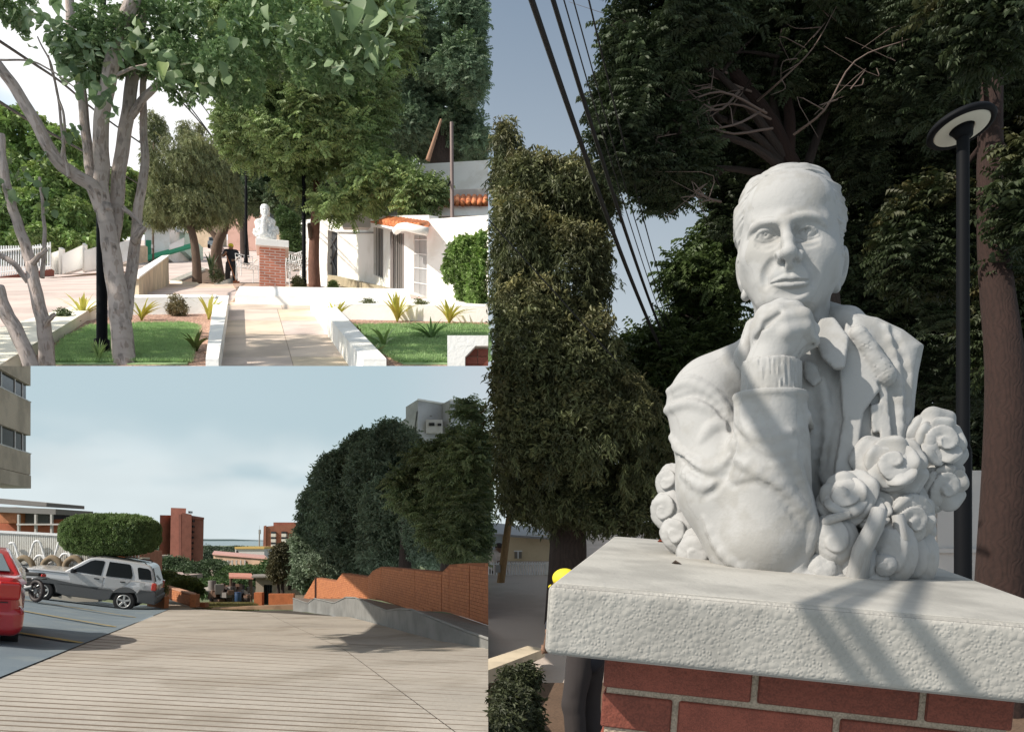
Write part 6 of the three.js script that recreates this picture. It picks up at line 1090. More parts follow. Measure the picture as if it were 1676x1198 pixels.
{ // silver sport utility car, seen from its left side: x runs from the rear axle to the front
  const rearAx = P(200, 1000.5, 29.5), frontAx = P(66, 984, 28.9), fwd = frontAx.clone().sub(rearAx).normalize(), t = thing('sport_utility_car', 'silver sport utility car with dark grey lower panels parked below the clipped tree', 'car', rearAx, { region: 'B' });
  setFrame(t, fwd, v3(0.05, 1, 0.02)); const lo = { local: true }, W = 1.78, r = 0.355, wb = 2.6; t.position.add(v3(0, 0, -0.0).applyQuaternion(t.quaternion)).add(v3(0, 0, 0.79).applyQuaternion(t.quaternion)); t.updateMatrixWorld(true);
  const silver = M(0.55, 0.55, 0.555, 0.32, { metal: 0.35, coat: 0.7 }), clad = M(0.09, 0.095, 0.10, 0.6), dark = M(0.015, 0.016, 0.018, 0.4);
  const zTap = (y) => y < 1.05 ? 1 : 1 - 0.20 * clamp((y - 1.05) / 0.66), tap = (g) => { const p = g.attributes.position; for (let i = 0; i < p.count; i++) { const y = p.getY(i), x = p.getX(i); p.setZ(i, p.getZ(i) * zTap(y) * (1 - 0.10 * smooth(2.9, 3.5, x) - 0.05 * smooth(-0.55, -0.95, x))); } g.computeVertexNormals(); return g; };
  const ar = r + 0.09, lower = [[-0.93, 0.74], ...smoothen([[-0.93, 0.76], [-0.95, 0.95], [-0.92, 1.08], [-0.86, 1.12]], 8), [1.95, 1.12], ...smoothen([[1.95, 1.12], [2.6, 1.10], [3.05, 1.075], [3.30, 1.02], [3.40, 0.92], [3.41, 0.66]], 14), [3.40, 0.5], ...arc(wb, r, ar, 0.35, Math.PI - 0.35), [0.6, 0.5], ...arc(0, r, ar, 0.35, Math.PI - 0.35), [-0.9, 0.5]];
  put(t, 'body', tap(sideExtrude(lower, W, 0.05)), silver, lo);
  const roofLine = [[-0.90, 1.08], ...smoothen([[-0.90, 1.1], [-0.80, 1.40], [-0.70, 1.62], [-0.58, 1.69], [0.3, 1.735], [1.0, 1.72], [1.30, 1.66], [1.65, 1.40], [2.02, 1.10]], 30), [2.02, 1.06]];
  put(t, 'cabin', tap(sideExtrude(roofLine, W - 0.04, 0.05)), silver, lo);
  const cl = [[-0.99, 0.36], [-0.985, 0.80], [-0.93, 0.83], [-0.44, 0.83], ...arc(0, r, ar + 0.06, 2.4, 0.7), [0.5, 0.72], [wb - 0.5, 0.72], ...arc(wb, r, ar + 0.06, 2.4, 0.7), [3.2, 0.74], [3.46, 0.70], [3.46, 0.36], ...arc(wb, r, ar, 0.05, Math.PI - 0.05), [1.9, 0.30], [0.6, 0.30], ...arc(0, r, ar, 0.05, Math.PI - 0.05)];
  put(t, 'cladding', tap(sideExtrude(cl, W + 0.05, 0.03)), clad, lo);
  put(t, 'underbody', box(3.6, 0.30, 1.5, 1.25, 0.48, 0), dark, lo);
  const glassM = M(0.012, 0.014, 0.016, 0.12, { spec: 0.5 });
  const win = (name, pts) => { for (const s of [-1, 1]) { const g = sideExtrude(pts, 0.012, 0), p = g.attributes.position; for (let i = 0; i < p.count; i++) { const y = p.getY(i); p.setZ(i, s * ((W - 0.04) / 2 * zTap(y) + 0.002) + p.getZ(i)); } g.computeVertexNormals(); put(t, name, g, glassM, lo); } };
  win('window', [[0.85, 1.13], [0.81, 1.60], [0.86, 1.63], [1.14, 1.62], [1.26, 1.57], [1.50, 1.38], [1.82, 1.15]]); win('window', [[0.70, 1.13], [0.67, 1.63], [0.04, 1.63], [-0.02, 1.60], [-0.14, 1.28], [-0.12, 1.15]]); win('window', [[-0.36, 1.17], [-0.25, 1.54], [-0.30, 1.57], [-0.60, 1.56], [-0.68, 1.50], [-0.78, 1.2]]);
  for (const s of [-1, 1]) for (const [x0, x1] of [[0.76, 1.92], [-0.12, 0.70]]) {
    const pts = x0 > 0.5 ? [[x0, 0.74], [x0, 1.10], [x1 - 0.02, 1.10], [x1 - 0.12, 0.9], [x1 - 0.14, 0.74]] : [[x0 + 0.50, 0.74], [x0 + 0.30, 0.80], [x0 + 0.14, 0.92], [x0, 1.1], [x1, 1.10], [x1, 0.74]];
    const d = put(t, 'door', sideExtrude(pts, 0.03, 0.006).translate(0, 0, s * (W / 2 - 0.004)), silver, lo);
    put(d, 'handle', box(0.17, 0.035, 0.04, lerp(x0, x1, x0 > 0.5 ? 0.17 : 0.30), 1.01, s * (W / 2 + 0.025), 0, 0.012), dark, lo);
  }
  for (const s of [-1, 1]) { put(t, 'mirror', box(0.13, 0.14, 0.2, 1.72, 1.17, s * (W / 2 + 0.06), 0, 0.04), dark, lo); put(t, 'tail_light', box(0.16, 0.26, 0.20, -0.89, 0.97, s * (W / 2 - 0.085), 0, 0.03), M(0.45, 0.03, 0.015, 0.25, { coat: 1 }), lo); put(t, 'headlight', box(0.22, 0.16, 0.36, 3.27, 0.84, s * 0.62, 0, 0.05), M(0.7, 0.7, 0.68, 0.15, { coat: 1 }), lo); put(t, 'roof_rail', tube([v3(-0.5, 1.70, s * 0.62), v3(-0.42, 1.765, s * 0.62), v3(0.9, 1.775, s * 0.62), v3(1.0, 1.72, s * 0.62)], 0.018, 6), dark, lo); }
  put(t, 'rear_window', hexa(v3(-0.902, 1.14, -0.66), v3(-0.902, 1.14, 0.66), v3(-0.735, 1.60, 0.58), v3(-0.735, 1.60, -0.58), v3(-0.012, 0, 0)), glassM, lo);
  put(t, 'number_plate', box(0.012, 0.14, 0.36, -0.965, 0.90, 0), M(0.7, 0.7, 0.66, 0.5), lo); put(t, 'rear_bumper', box(0.16, 0.20, 1.72, -0.97, 0.56, 0, 0, 0.05), clad, lo); put(t, 'wiper', tube([v3(-0.93, 1.15, 0.1), v3(-0.86, 1.34, -0.3)], 0.012, 5), dark, lo);
  put(t, 'fuel_cap', [new THREE.CylinderGeometry(0.085, 0.085, 0.012, 20).rotateX(Math.PI / 2).translate(-0.50, 1.0, -W / 2 - 0.001)], silver, lo);
  for (const x of [0, wb]) for (const z of [-0.79, 0.79]) wheel(t, x, z, r, 0.22, 5);
}
{ // red saloon cut by the frame: rear corner towards us
  const rt = v3(0.87, 0, -0.5), at = P(30, 1068, 10.4).addScaledVector(rt, -0.88), t = thing('red_saloon_car', 'bright red saloon car, only its rear corner showing at the left edge', 'car', at, { region: 'B' }), lo = { local: true }, W = 1.76, r = 0.31;
  setFrame(t, v3(-0.5, 0.03, -0.87), v3(0.12, 1, 0)); 
  const red = M(0.46, 0.018, 0.025, 0.28, { coat: 1 }), dark = M(0.015, 0.015, 0.017, 0.4);
  const tap = (g) => { const p = g.attributes.position; for (let i = 0; i < p.count; i++) { const y = p.getY(i), x = p.getX(i); p.setZ(i, p.getZ(i) * (1 - 0.36 * clamp((y - 0.92) / 0.5)) * (1 - 0.12 * smooth(0.25, -0.02, x))); } g.computeVertexNormals(); return g; };
  const body = [...smoothen([[0.02, 0.62], [-0.02, 0.80], [0.02, 0.95], [0.10, 0.985], [0.75, 0.99]], 12), [3.3, 0.95], [4.3, 0.75], [4.35, 0.4], ...arc(3.55, r, 0.38, 0.2, Math.PI - 0.2), [1.3, 0.3], ...arc(0.95, r, 0.38, 0.2, Math.PI - 0.2), [0.2, 0.3], [0.06, 0.34]];
  put(t, 'body', tap(sideExtrude(body, W, 0.08)), red, lo);
  put(t, 'cabin', tap(sideExtrude(smoothen([[0.72, 0.96], [1.05, 1.11], [1.45, 1.23], [2.0, 1.27], [2.6, 1.21], [3.3, 0.95]], 24), W - 0.06, 0.05)), red, lo);
  put(t, 'rear_window', hexa(v3(0.80, 1.01, -0.68), v3(0.80, 1.01, 0.68), v3(1.34, 1.205, 0.56), v3(1.34, 1.205, -0.56), v3(-0.02, 0.012, 0)), M(0.16, 0.22, 0.25, 0.06, { spec: 1 }), lo);
  const bm = new RoundedBoxGeometry(0.34, 0.38, W + 0.02, 6, 0.12); bm.translate(0.06, 0.46, 0); { const p = bm.attributes.position; for (let i = 0; i < p.count; i++) p.setX(i, p.getX(i) + 0.22 * Math.pow(Math.abs(p.getZ(i)) / (W / 2), 4)); } put(t, 'rear_bumper', bm, red, lo);
  put(t, 'bumper_strip', box(0.05, 0.05, 1.3, -0.105, 0.5, 0, 0, 0.02), red, lo); put(t, 'trunk_seam', box(0.01, 0.012, 1.4, -0.008, 0.69, 0), dark, lo);
  for (const s of [-1, 1]) put(t, 'tail_light', box(0.16, 0.22, 0.26, 0.04, 0.83, s * 0.69, s * 0.15, 0.04), M(0.5, 0.012, 0.012, 0.12, { coat: 1 }), lo);
  put(t, 'number_plate', box(0.012, 0.15, 0.36, -0.02, 0.80, 0), M(0.62, 0.64, 0.6, 0.5), lo); put(t, 'emblem', box(0.012, 0.03, 0.05, -0.02, 0.93, 0), MAT.greyMetal, lo);
  for (const x of [0.95, 3.55]) for (const z of [-0.76, 0.76]) wheel(t, x, z, r, 0.2, 7);
}
{
  const at = P(58, 986, 24.5), t = thing('motorcycle', 'dark motorcycle parked between the red car and the silver car', 'motorcycle', at, { region: 'B' }), lo = { local: true }, dark = M(0.012, 0.012, 0.013, 0.35, { coat: 0.5 });
  setFrame(t, v3(-0.72, 0.02, -0.35), v3(0.1, 1, 0)); t.scale.setScalar(1.0); t.updateMatrixWorld(true);
  for (const x of [0, 1.25]) { const w = put(t, 'wheel', [new THREE.TorusGeometry(0.27, 0.06, 10, 32), ...[0, 1, 2, 3, 4].map((k) => { const b = new THREE.BoxGeometry(0.25, 0.03, 0.03); b.translate(0.13, 0, 0); b.rotateZ(k * 1.2566); return b; })], M(0.03, 0.022, 0.022, 0.6), lo); w.position.set(x, 0.33, 0); put(w, 'hub', [new THREE.CylinderGeometry(0.07, 0.07, 0.1, 16).rotateX(Math.PI / 2)], MAT.greyMetal, lo); }
  const tank = new THREE.SphereGeometry(1, 20, 14); tank.scale(0.30, 0.15, 0.14); tank.translate(0.75, 0.86, 0); put(t, 'tank', tank, dark, lo);
  put(t, 'seat', box(0.72, 0.1, 0.24, 0.15, 0.80, 0, 0, 0.04), M(0.01, 0.01, 0.01, 0.8), lo); put(t, 'engine', [box(0.40, 0.34, 0.28, 0.62, 0.46, 0, 0, 0.05), box(0.2, 0.2, 0.34, 0.55, 0.58, 0, 0, 0.04)], M(0.20, 0.20, 0.20, 0.4, { metal: 0.6 }), lo);
  put(t, 'frame', [tube([v3(0, 0.33, 0.1), v3(0.5, 0.5, 0.1)], 0.025, 6), tube([v3(0, 0.33, -0.1), v3(0.5, 0.5, -0.1)], 0.025, 6), tube([v3(1.25, 0.33, 0.09), v3(1.05, 0.95, 0.09)], 0.025, 6), tube([v3(1.25, 0.33, -0.09), v3(1.05, 0.95, -0.09)], 0.025, 6), tube([v3(0.02, 0.45, -0.14), v3(0.6, 0.35, -0.16)], 0.045, 8)], MAT.greyMetal, lo);
  put(t, 'handlebar', tube([v3(0.95, 1.05, -0.36), v3(1.05, 1.0, 0), v3(0.95, 1.05, 0.36)], 0.016, 6), dark, lo); put(t, 'tail_light', box(0.06, 0.08, 0.14, -0.26, 0.78, 0, 0, 0.02), M(0.5, 0.02, 0.015, 0.2, { coat: 1 }), lo); put(t, 'mudguard', box(0.40, 0.03, 0.16, -0.12, 0.68, 0, 0, 0.01), dark, lo);
}
// ---- left side: building corner, fence, house, clipped tree
{
  const dw = v3(-0.2414, 0, -1).normalize(), c = P(46, 800, 36), t = thing('office_building', 'beige building corner with bands of grey windows at the upper left', 'building', c, { region: 'B' });
  const at = (s, v, off = 0) => { const q = c.clone().addScaledVector(dw, s); q.y = (V0 - v) / F * 36; return q.add(v3(-off, 0, 0)); };                     // v is measured at the corner
  const sl = (v0, v1, out, m, name, s0 = -4.5, s1 = 0.25, parent = t) => put(parent, name, hexa(at(s0, v1, -out), at(s1, v1, -out), at(s1, v0, -out), at(s0, v0, -out), v3(-1.2, 0, 0)), m);
  const wallM = M(0.66, 0.585, 0.49, 0.9, { map: T.mottle, s: 0.3, bump: T.bumps, bs: 0.6, h: 0.01 });
  sl(560, 630, 0, wallM, 'wall_band'); sl(657, 712, 0.0, wallM, 'wall_band'); sl(742, 777, 0, wallM, 'wall_band'); sl(778, 799, 0.02, wallM, 'wall_band');
  for (const [a, b] of [[630, 657], [712, 742]]) {
    sl(a, b, -0.15, M(0.045, 0.055, 0.065, 0.12, { spec: 1 }), 'window', -4.5, 0.1);
    const l = t.children[t.children.length - 1]; sl(b - 1, b + 0.6, 0.03, MAT.whiteMetal, 'sill', -4.5, 0.27, l);
    for (const s of [-0.45, -1.4, -3.0]) put(l, 'mullion', hexa(at(s, b, 0.12), at(s + 0.10, b, 0.12), at(s + 0.10, a, 0.12), at(s, a, 0.12), v3(-0.1, 0, 0)), MAT.whiteMetal);
  }
  sl(799, 880, -1.6, M(0.36, 0.12, 0.07, 0.9, { map: T.speck, s: 1 }), 'brick_column', -4.5, -2.2);
  put(t, 'pillar', blockPx(-20, 872, 5, 975, 33, 0.5), M(0.62, 0.50, 0.36, 0.9));
}
{
  const d = 45, t = thing('brick_house', 'orange brick house with stacked grey slab roofs behind the white fence', 'house', P(60, 880, d), { region: 'B' });
  put(t, 'wall', blockPx(-10, 850, 112, 885, d + 1, 5), M(0.42, 0.13, 0.07, 0.9, { map: T.speck, s: 0.8 }));
  put(t, 'roof', [hexa(P(-10, 824, d), P(75, 829, d), P(75, 823, d), P(-10, 815, d), v3(0, 0, -4)), hexa(P(-10, 838, d - 0.5), P(90, 842, d - 0.5), P(90, 833, d - 0.5), P(-10, 829, d - 0.5), v3(0, 0, -4))], M(0.22, 0.21, 0.20, 0.9));
  put(t, 'upper_wall', blockPx(-10, 830, 26, 856, d - 0.2, 4), M(0.5, 0.2, 0.1, 0.9, { map: T.speck, s: 1 })); put(t, 'recess', blockPx(26, 838, 78, 858, d + 0.6, 3), M(0.14, 0.14, 0.15, 0.9));
  for (const u of [27, 55, 81]) put(t, 'post', blockPx(u, 842, u + 3, 880, d - 0.7, 0.15), M(0.5, 0.48, 0.45, 0.8)); put(t, 'railing', [blockPx(26, 857, 104, 859.5, d - 0.8, 0.1), blockPx(26, 873, 104, 875, d - 0.8, 0.1)], MAT.shadeWall);
}
{
  const d = 31.5, t = thing('slat_fence', 'white vertical slat fence with curly tube ornament left of the clipped tree', 'fence', P(60, 960, d), { region: 'B' });
  put(t, 'base_wall', hexa(P(-40, 985, d), P(160, 985, d), P(160, 948, d), P(-40, 950, d), v3(0, 0, -0.3)), M(0.34, 0.32, 0.28, 0.9));
  for (let u = -6; u < 150; u += 3.1) put(t, 'slat', hexa(P(u, 950, d + 0.05), P(u + 1.7, 950, d + 0.05), P(u + 1.7, 871 + u * 0.05, d + 0.05), P(u, 871 + u * 0.05, d + 0.05), v3(0, 0, -0.04)), M(0.66, 0.65, 0.61, 0.6));
  put(t, 'rail', [hexa(P(-6, 872, d), P(150, 880, d), P(150, 876, d), P(-6, 868, d), v3(0, 0, -0.12)), hexa(P(-6, 905, d + 0.1), P(150, 908, d + 0.1), P(150, 905, d + 0.1), P(-6, 902, d + 0.1), v3(0, 0, -0.06))], MAT.whiteMetal);
  put(t, 'screen', hexa(P(-6, 950, d + 0.6), P(150, 950, d + 0.6), P(150, 880, d + 0.6), P(-6, 873, d + 0.6), v3(0, 0, -0.04)), M(0.33, 0.32, 0.3, 0.9));
  const wv = (dx, amp, y) => tube(pline(Array.from({ length: 17 }, (_, i) => [14 + i * 7 + dx, y + amp * Math.cos(i * 1.05 + 2.6) - i * 0.5, d - 0.12]), 70), 0.045, 7);
  put(t, 'ornament', [wv(0, 21, 908), wv(4, 10, 922)], MAT.whiteMetal);
  for (const u of [38, 84, 120]) put(t, 'arch', tube(pline([[u - 15, 945, d - 0.3], [u - 13, 922, d - 0.3], [u, 913, d - 0.3], [u + 13, 922, d - 0.3], [u + 15, 945, d - 0.3]], 16), 0.11, 10), M(0.25, 0.19, 0.125, 0.9, { map: T.speck, s: 1 }));
  put(t, 'end_wall', hexa(P(118, 960, d + 1), P(170, 960, d + 1), P(170, 903, d + 1), P(118, 896, d + 1), v3(0, 0, -0.2)), M(0.45, 0.40, 0.30, 0.9));
}
{
  const d = 31, c = P(181, 875, d), t = thing('clipped_tree', 'dark green tree clipped into a rounded block above the silver car', 'tree', P(168, 955, d), { region: 'B' });
  put(t, 'trunk', [tube(pline([[170, 960, d], [170, 925, d], [168, 900, d]]), [0.13, 0.1], 8), tube(pline([[170, 930, d], [158, 912, d], [150, 900, d]]), [0.08, 0.05], 7), tube(pline([[170, 928, d], [186, 912, d], [196, 900, d]]), [0.08, 0.05], 7)], MAT.darkBark);
  reseed(17); const R = v3(72 / F * d, 32 / F * d, 1.2), lists = [[], []];
  const pw = (x, p) => Math.sign(x) * Math.pow(Math.abs(x), p);
  for (let i = 0; i < 7500; i++) { const n = unit(), m = Math.pow(Math.pow(Math.abs(n.x), 3.2) + Math.pow(Math.abs(n.y), 3.2) + Math.pow(Math.abs(n.z), 3.2), -1 / 3.2), s = m * lerp(0.82, 1.02, Math.sqrt(rnd())) * (0.97 + 0.05 * noise3(n.x * 5, n.y * 5, n.z * 5)); lists[i % 2].push([v3(c.x + n.x * s * R.x, c.y + n.y * s * R.y, c.z + n.z * s * R.z), n]); }
  sprig('clip').forEach((g, k) => { const me = put(t, 'foliage', g, leafMat, { local: true, count: lists[k].length, kind: 'stuff' }), col = new THREE.Color(); lists[k].forEach(([p, n], i) => { const q = new THREE.Quaternion().setFromUnitVectors(v3(0, 1, 0), n.clone().add(v3(rg() * 0.4, rg() * 0.4, rg() * 0.4)).normalize()), s = rr(0.16, 0.26); me.setMatrixAt(i, new THREE.Matrix4().compose(p.clone().sub(t.position), q, v3(s, s, s))); me.setColorAt(i, col.setRGB(0.22, 0.31, 0.12).multiplyScalar(rr(0.65, 1.35))); }); });
}
{ const t = thing('orange_house', 'orange and brick house glimpsed under the clipped tree', 'house', P(205, 925, 48), { region: 'B' }); put(t, 'wall', blockPx(178, 900, 203, 935, 48, 3), M(0.60, 0.20, 0.08, 0.9)); put(t, 'wing', blockPx(203, 902, 229, 940, 48.3, 3), M(0.36, 0.15, 0.09, 0.9, { map: T.speck, s: 1 })); put(t, 'roof', blockPx(176, 913, 232, 916, 47.6, 1), M(0.5, 0.46, 0.4, 0.8)); put(t, 'railing', [0, 1, 2, 3, 4].map((i) => blockPx(205 + i * 5, 903, 206 + i * 5, 913, 48.1, 0.1)), MAT.shadeWall); }
// ---- town
const towerBrick = (r, g, b) => M(r, g, b, 0.9, { map: T.speck, s: 0.15 });
{
  const d = 250, t = thing('brick_tower', 'tall red brick apartment tower in the middle distance, nearest of the two', 'building', P(296, 935, d), { region: 'B' }), a = towerBrick(0.26, 0.095, 0.07), b = towerBrick(0.32, 0.125, 0.085);
  put(t, 'wing', hexa(P(259, 945, d), P(284, 945, d + 6), P(284, 843.5, d + 6), P(261, 843, d), away(300, 14)), b); put(t, 'wing', hexa(P(295, 945, d), P(331, 945, d + 3), P(333, 847, d + 3), P(296, 841, d), away(300, 14)), a);
  put(t, 'stair_core', hexa(P(277, 945, d + 1), P(297, 945, d + 0.5), P(304, 832, d + 0.5), P(279, 831, d + 1), away(300, 10)), a); put(t, 'stair_core', hexa(P(296, 945, d - 1), P(312, 945, d - 0.4), P(313, 842, d - 0.4), P(297, 839, d - 1), away(300, 8)), a);
  put(t, 'parapet', hexa(P(295, 848.5, d - 0.3), P(333.5, 850, d + 2.6), P(333.5, 847, d + 2.6), P(295, 843, d - 0.3), away(300, 1)), towerBrick(0.26, 0.1, 0.08)); put(t, 'shaft', blockPx(292, 842, 296, 940, d - 0.4, 2), towerBrick(0.22, 0.085, 0.065)); put(t, 'water_tank', blockPx(307.5, 836.5, 310.5, 840, d + 4, 2), MAT.greyMetal);
  for (let k = 0; k < 8; k++) { put(t, 'window', blockPx(314 - k * 0.45, 851 + k * 9, 316.3 - k * 0.45, 854.5 + k * 9, d + 0.3, 1), MAT.glass); if (k < 7) put(t, 'window', blockPx(279.5 - k * 0.35, 858 + k * 9, 282 - k * 0.35, 861.5 + k * 9, d + 1.0 - (k * 0), 1), MAT.glass); }
}
{
  const d = 200, t = thing('brick_tower', 'red brick apartment block with white window panels beside the dark trees', 'building', P(460, 925, d), { region: 'B' }), a = towerBrick(0.40, 0.16, 0.10);
  put(t, 'wall', hexa(P(429, 930, d), P(500, 930, d + 2), P(500, 856, d + 2), P(431, 862, d), away(460, 12)), a); put(t, 'penthouse', hexa(P(447, 864, d + 1.5), P(490, 864, d + 2.5), P(490, 855, d + 2.5), P(447, 855, d + 1.5), away(460, 8)), towerBrick(0.33, 0.13, 0.09)); put(t, 'side', hexa(P(429, 930, d - 0.1), P(434, 930, d - 0.1), P(435, 860, d - 0.1), P(431, 861, d - 0.1), away(460, 4)), towerBrick(0.30, 0.12, 0.08));
  for (let k = 0; k < 5; k++) for (const u of [443, 460]) { put(t, 'panel', blockPx(u, 873.5 + k * 8.8, u + 7.5, 878.8 + k * 8.8, d - 0.05, 1.2), M(0.66, 0.62, 0.56, 0.8)); put(t, 'window', blockPx(u, 870 + k * 8.8, u + 7.5, 873.4 + k * 8.8, d - 0.02, 1.2), MAT.glass); }
}
{ const d = 190, t = thing('antenna_mast', 'slim grey antenna mast between the two brick towers', 'mast', P(424, 905, d), { region: 'B' }); put(t, 'shaft', tube([P(423.4, 910, d), P(424.2, 867, d)], [0.19, 0.15], 8), MAT.greyMetal); put(t, 'antenna', [blockPx(422.6, 867, 425.6, 874, d - 0.2, 0.4), cyl(P(424.2, 867, d), P(424.3, 860, d), 0.03, 0.02, 5)], MAT.greyMetal); }
{
  const d = 150, t = thing('long_hall', 'long tan hall with pinkish red roof below the water horizon', 'building', P(390, 925, d), { region: 'B' });
  put(t, 'wall', hexa(P(348, 930, d), P(436, 930, d - 8), P(436, 914, d - 8), P(349, 907, d), away(390, 12)), M(0.40, 0.27, 0.19, 0.9, { map: T.mottle, s: 0.1 })); put(t, 'roof', hexa(P(347, 908, d - 0.6), P(437, 915.5, d - 8.6), P(432, 911, d + 8), P(350, 904, d + 10), v3(0, 0.3, 0)), M(0.48, 0.27, 0.24, 0.8));
  put(t, 'window_band', hexa(P(355, 924, d - 0.8), P(404, 926, d - 5), P(404, 920, d - 5), P(355, 917, d - 0.8), v3(0, 0, -0.5)), M(0.1, 0.1, 0.1, 0.6)); for (let i = 0; i < 7; i++) put(t, 'pier', blockPx(357 + i * 7, 917, 359 + i * 7, 926, d - 5.5, 0.4), MAT.shadeWall);
}
{ const d = 180, t = thing('white_hall', 'white hall with yellow edge behind the pinkish roof', 'building', P(407, 912, d), { region: 'B' }); put(t, 'wall', blockPx(384, 897, 432, 915, d, 10), M(0.62, 0.58, 0.58, 0.9)); put(t, 'fascia', blockPx(383.5, 895, 432, 898.5, d - 0.3, 10), M(0.62, 0.42, 0.14, 0.8)); put(t, 'door', blockPx(386, 901, 388.5, 907, d - 0.1, 0.5), MAT.glass); }
[['low house with grey red sheet roof among the trees below the tower', 262, 938, 302, 958, 70, [0.34, 0.26, 0.25]], ['pale low house between the round trees and the hall', 345, 930, 378, 950, 95, [0.46, 0.40, 0.35]], ['small house with flat pale roof behind the silver car', 243, 905, 262, 918, 120, [0.5, 0.42, 0.36]]].forEach(([l, a, b, c, e, d, col]) => { const t = thing('small_house', l, 'house', P((a + c) / 2, e, d), { region: 'B' }); put(t, 'wall', blockPx(a, b + 4, c, e + 4, d, 4), M(...col, 0.9, { map: T.stain, s: 0.3 })); put(t, 'roof', hexa(P(a - 2, b + 7, d - 0.6), P(c + 2, b + 8, d - 0.6), P(c - 4, b, d + 3), P(a + 4, b - 1, d + 3), v3(0, 0.08, 0)), M(0.36, 0.28, 0.27, 0.8, { map: T.stain, s: 0.3 })); put(t, 'window', blockPx(lerp(a, c, 0.4), b + 8, lerp(a, c, 0.55), b + 12, d - 0.05, 0.2), MAT.glass); });
const townTrees = (label, B, n, size, col, seed, o = {}) => { const d = -B[0].c.z, t = thing(o.name ?? 'town_trees', label, o.cat ?? 'trees', onTown(0, d).setX(B[0].c.x), { region: 'B' }); if (!o.single) t.userData.kind = 'stuff'; put(t, 'trunk', B.slice(0, 3).map((b) => tube([v3(b.c.x, yTown(-b.c.z) - 0.3, b.c.z), b.c], [0.02 * d / 10 + 0.05, 0.03], 6)), MAT.darkBark); foliage(t, 'foliage', B, n, o.kind ?? 'small', size, col, { seed, gap: o.gap ?? 0.34, gs: o.gs ?? 0.4, vary: 0.6, tip: o.tip, shell: 0.6 }); };
townTrees('far belt of trees along the shore below the water', [bl(340, 903, 420, 40, 8, 8), bl(380, 903, 420, 40, 8, 8), bl(310, 905, 420, 40, 8, 8), bl(440, 905, 420, 50, 9, 8), bl(250, 908, 400, 50, 9, 8), bl(340, 915, 330, 30, 12, 8), bl(365, 910, 350, 30, 8, 8)], 2600, 3.2, [0.10, 0.14, 0.085], 81, { gs: 0.1 });
townTrees('rounded dark trees at the foot of the first brick tower', [bl(345, 940, 95, 34, 18, 3), bl(280, 930, 120, 34, 16, 3), bl(262, 925, 130, 20, 14, 3), bl(312, 936, 110, 24, 12, 3), bl(335, 930, 130, 20, 10, 3), bl(350, 927, 140, 16, 9, 3)], 3600, 1.3, [0.10, 0.15, 0.075], 82);
townTrees('mid green trees behind the shed', [bl(392, 938, 90, 26, 10, 3), bl(430, 940, 80, 30, 14, 3), bl(455, 930, 80, 22, 14, 3), bl(408, 946, 75, 24, 12, 3), bl(370, 958, 65, 40, 10, 2), bl(340, 962, 60, 34, 9, 2), bl(455, 950, 70, 20, 12, 2)], 4200, 1.0, [0.11, 0.18, 0.075], 83, { tip: [0.13, 0.2, 0.06] });
townTrees('leafy yellow green hedge above the orange ramp wall', [bl(300, 958, 36, 24, 14, .8), bl(272, 950, 37, 18, 14, .8), bl(318, 966, 36, 12, 10, .6), bl(258, 968, 33, 8, 14, .5), bl(285, 962, 36, 20, 10, .6)], 2600, 0.34, [0.16, 0.22, 0.07], 84, { name: 'hedge', cat: 'hedge', single: 1, gs: 1, tip: [0.20, 0.22, 0.06] });
townTrees('pale dry bush at the left foot of the dark trees', [bl(462, 912, 44, 16, 22, .8), bl(455, 935, 44, 14, 18, .7)], 900, 0.5, [0.14, 0.13, 0.07], 85, { name: 'bush', cat: 'bush', single: 1, gs: 1 });
{
  const t = thing('grass', 'dry yellowish grass beyond the end of the driveway', 'grass', onTown(370, 40), { region: 'B', kind: 'stuff' }); reseed(19); const L = []; for (let i = 0; i < 12; i++) leafTris(L, v3(rr(-0.3, 0.3), 0, rr(-0.3, 0.3)), v3(rg() * 0.4, 1, rg() * 0.4).normalize(), unit(), rr(0.08, 0.22), 0.02, 0.1);
  const N = 1500, me = put(t, 'blades', tris(L), leafMat, { local: true, count: N, kind: 'stuff' }), c = new THREE.Color(); for (let i = 0; i < N; i++) { const d = rr(33, 50), p = onTown(rr(318, 412), d); me.setMatrixAt(i, new THREE.Matrix4().makeRotationY(rnd() * 6).setPosition(p.sub(t.position))); me.setColorAt(i, c.setRGB(0.34, 0.30, 0.12).multiplyScalar(rr(0.6, 1.2))); }
}
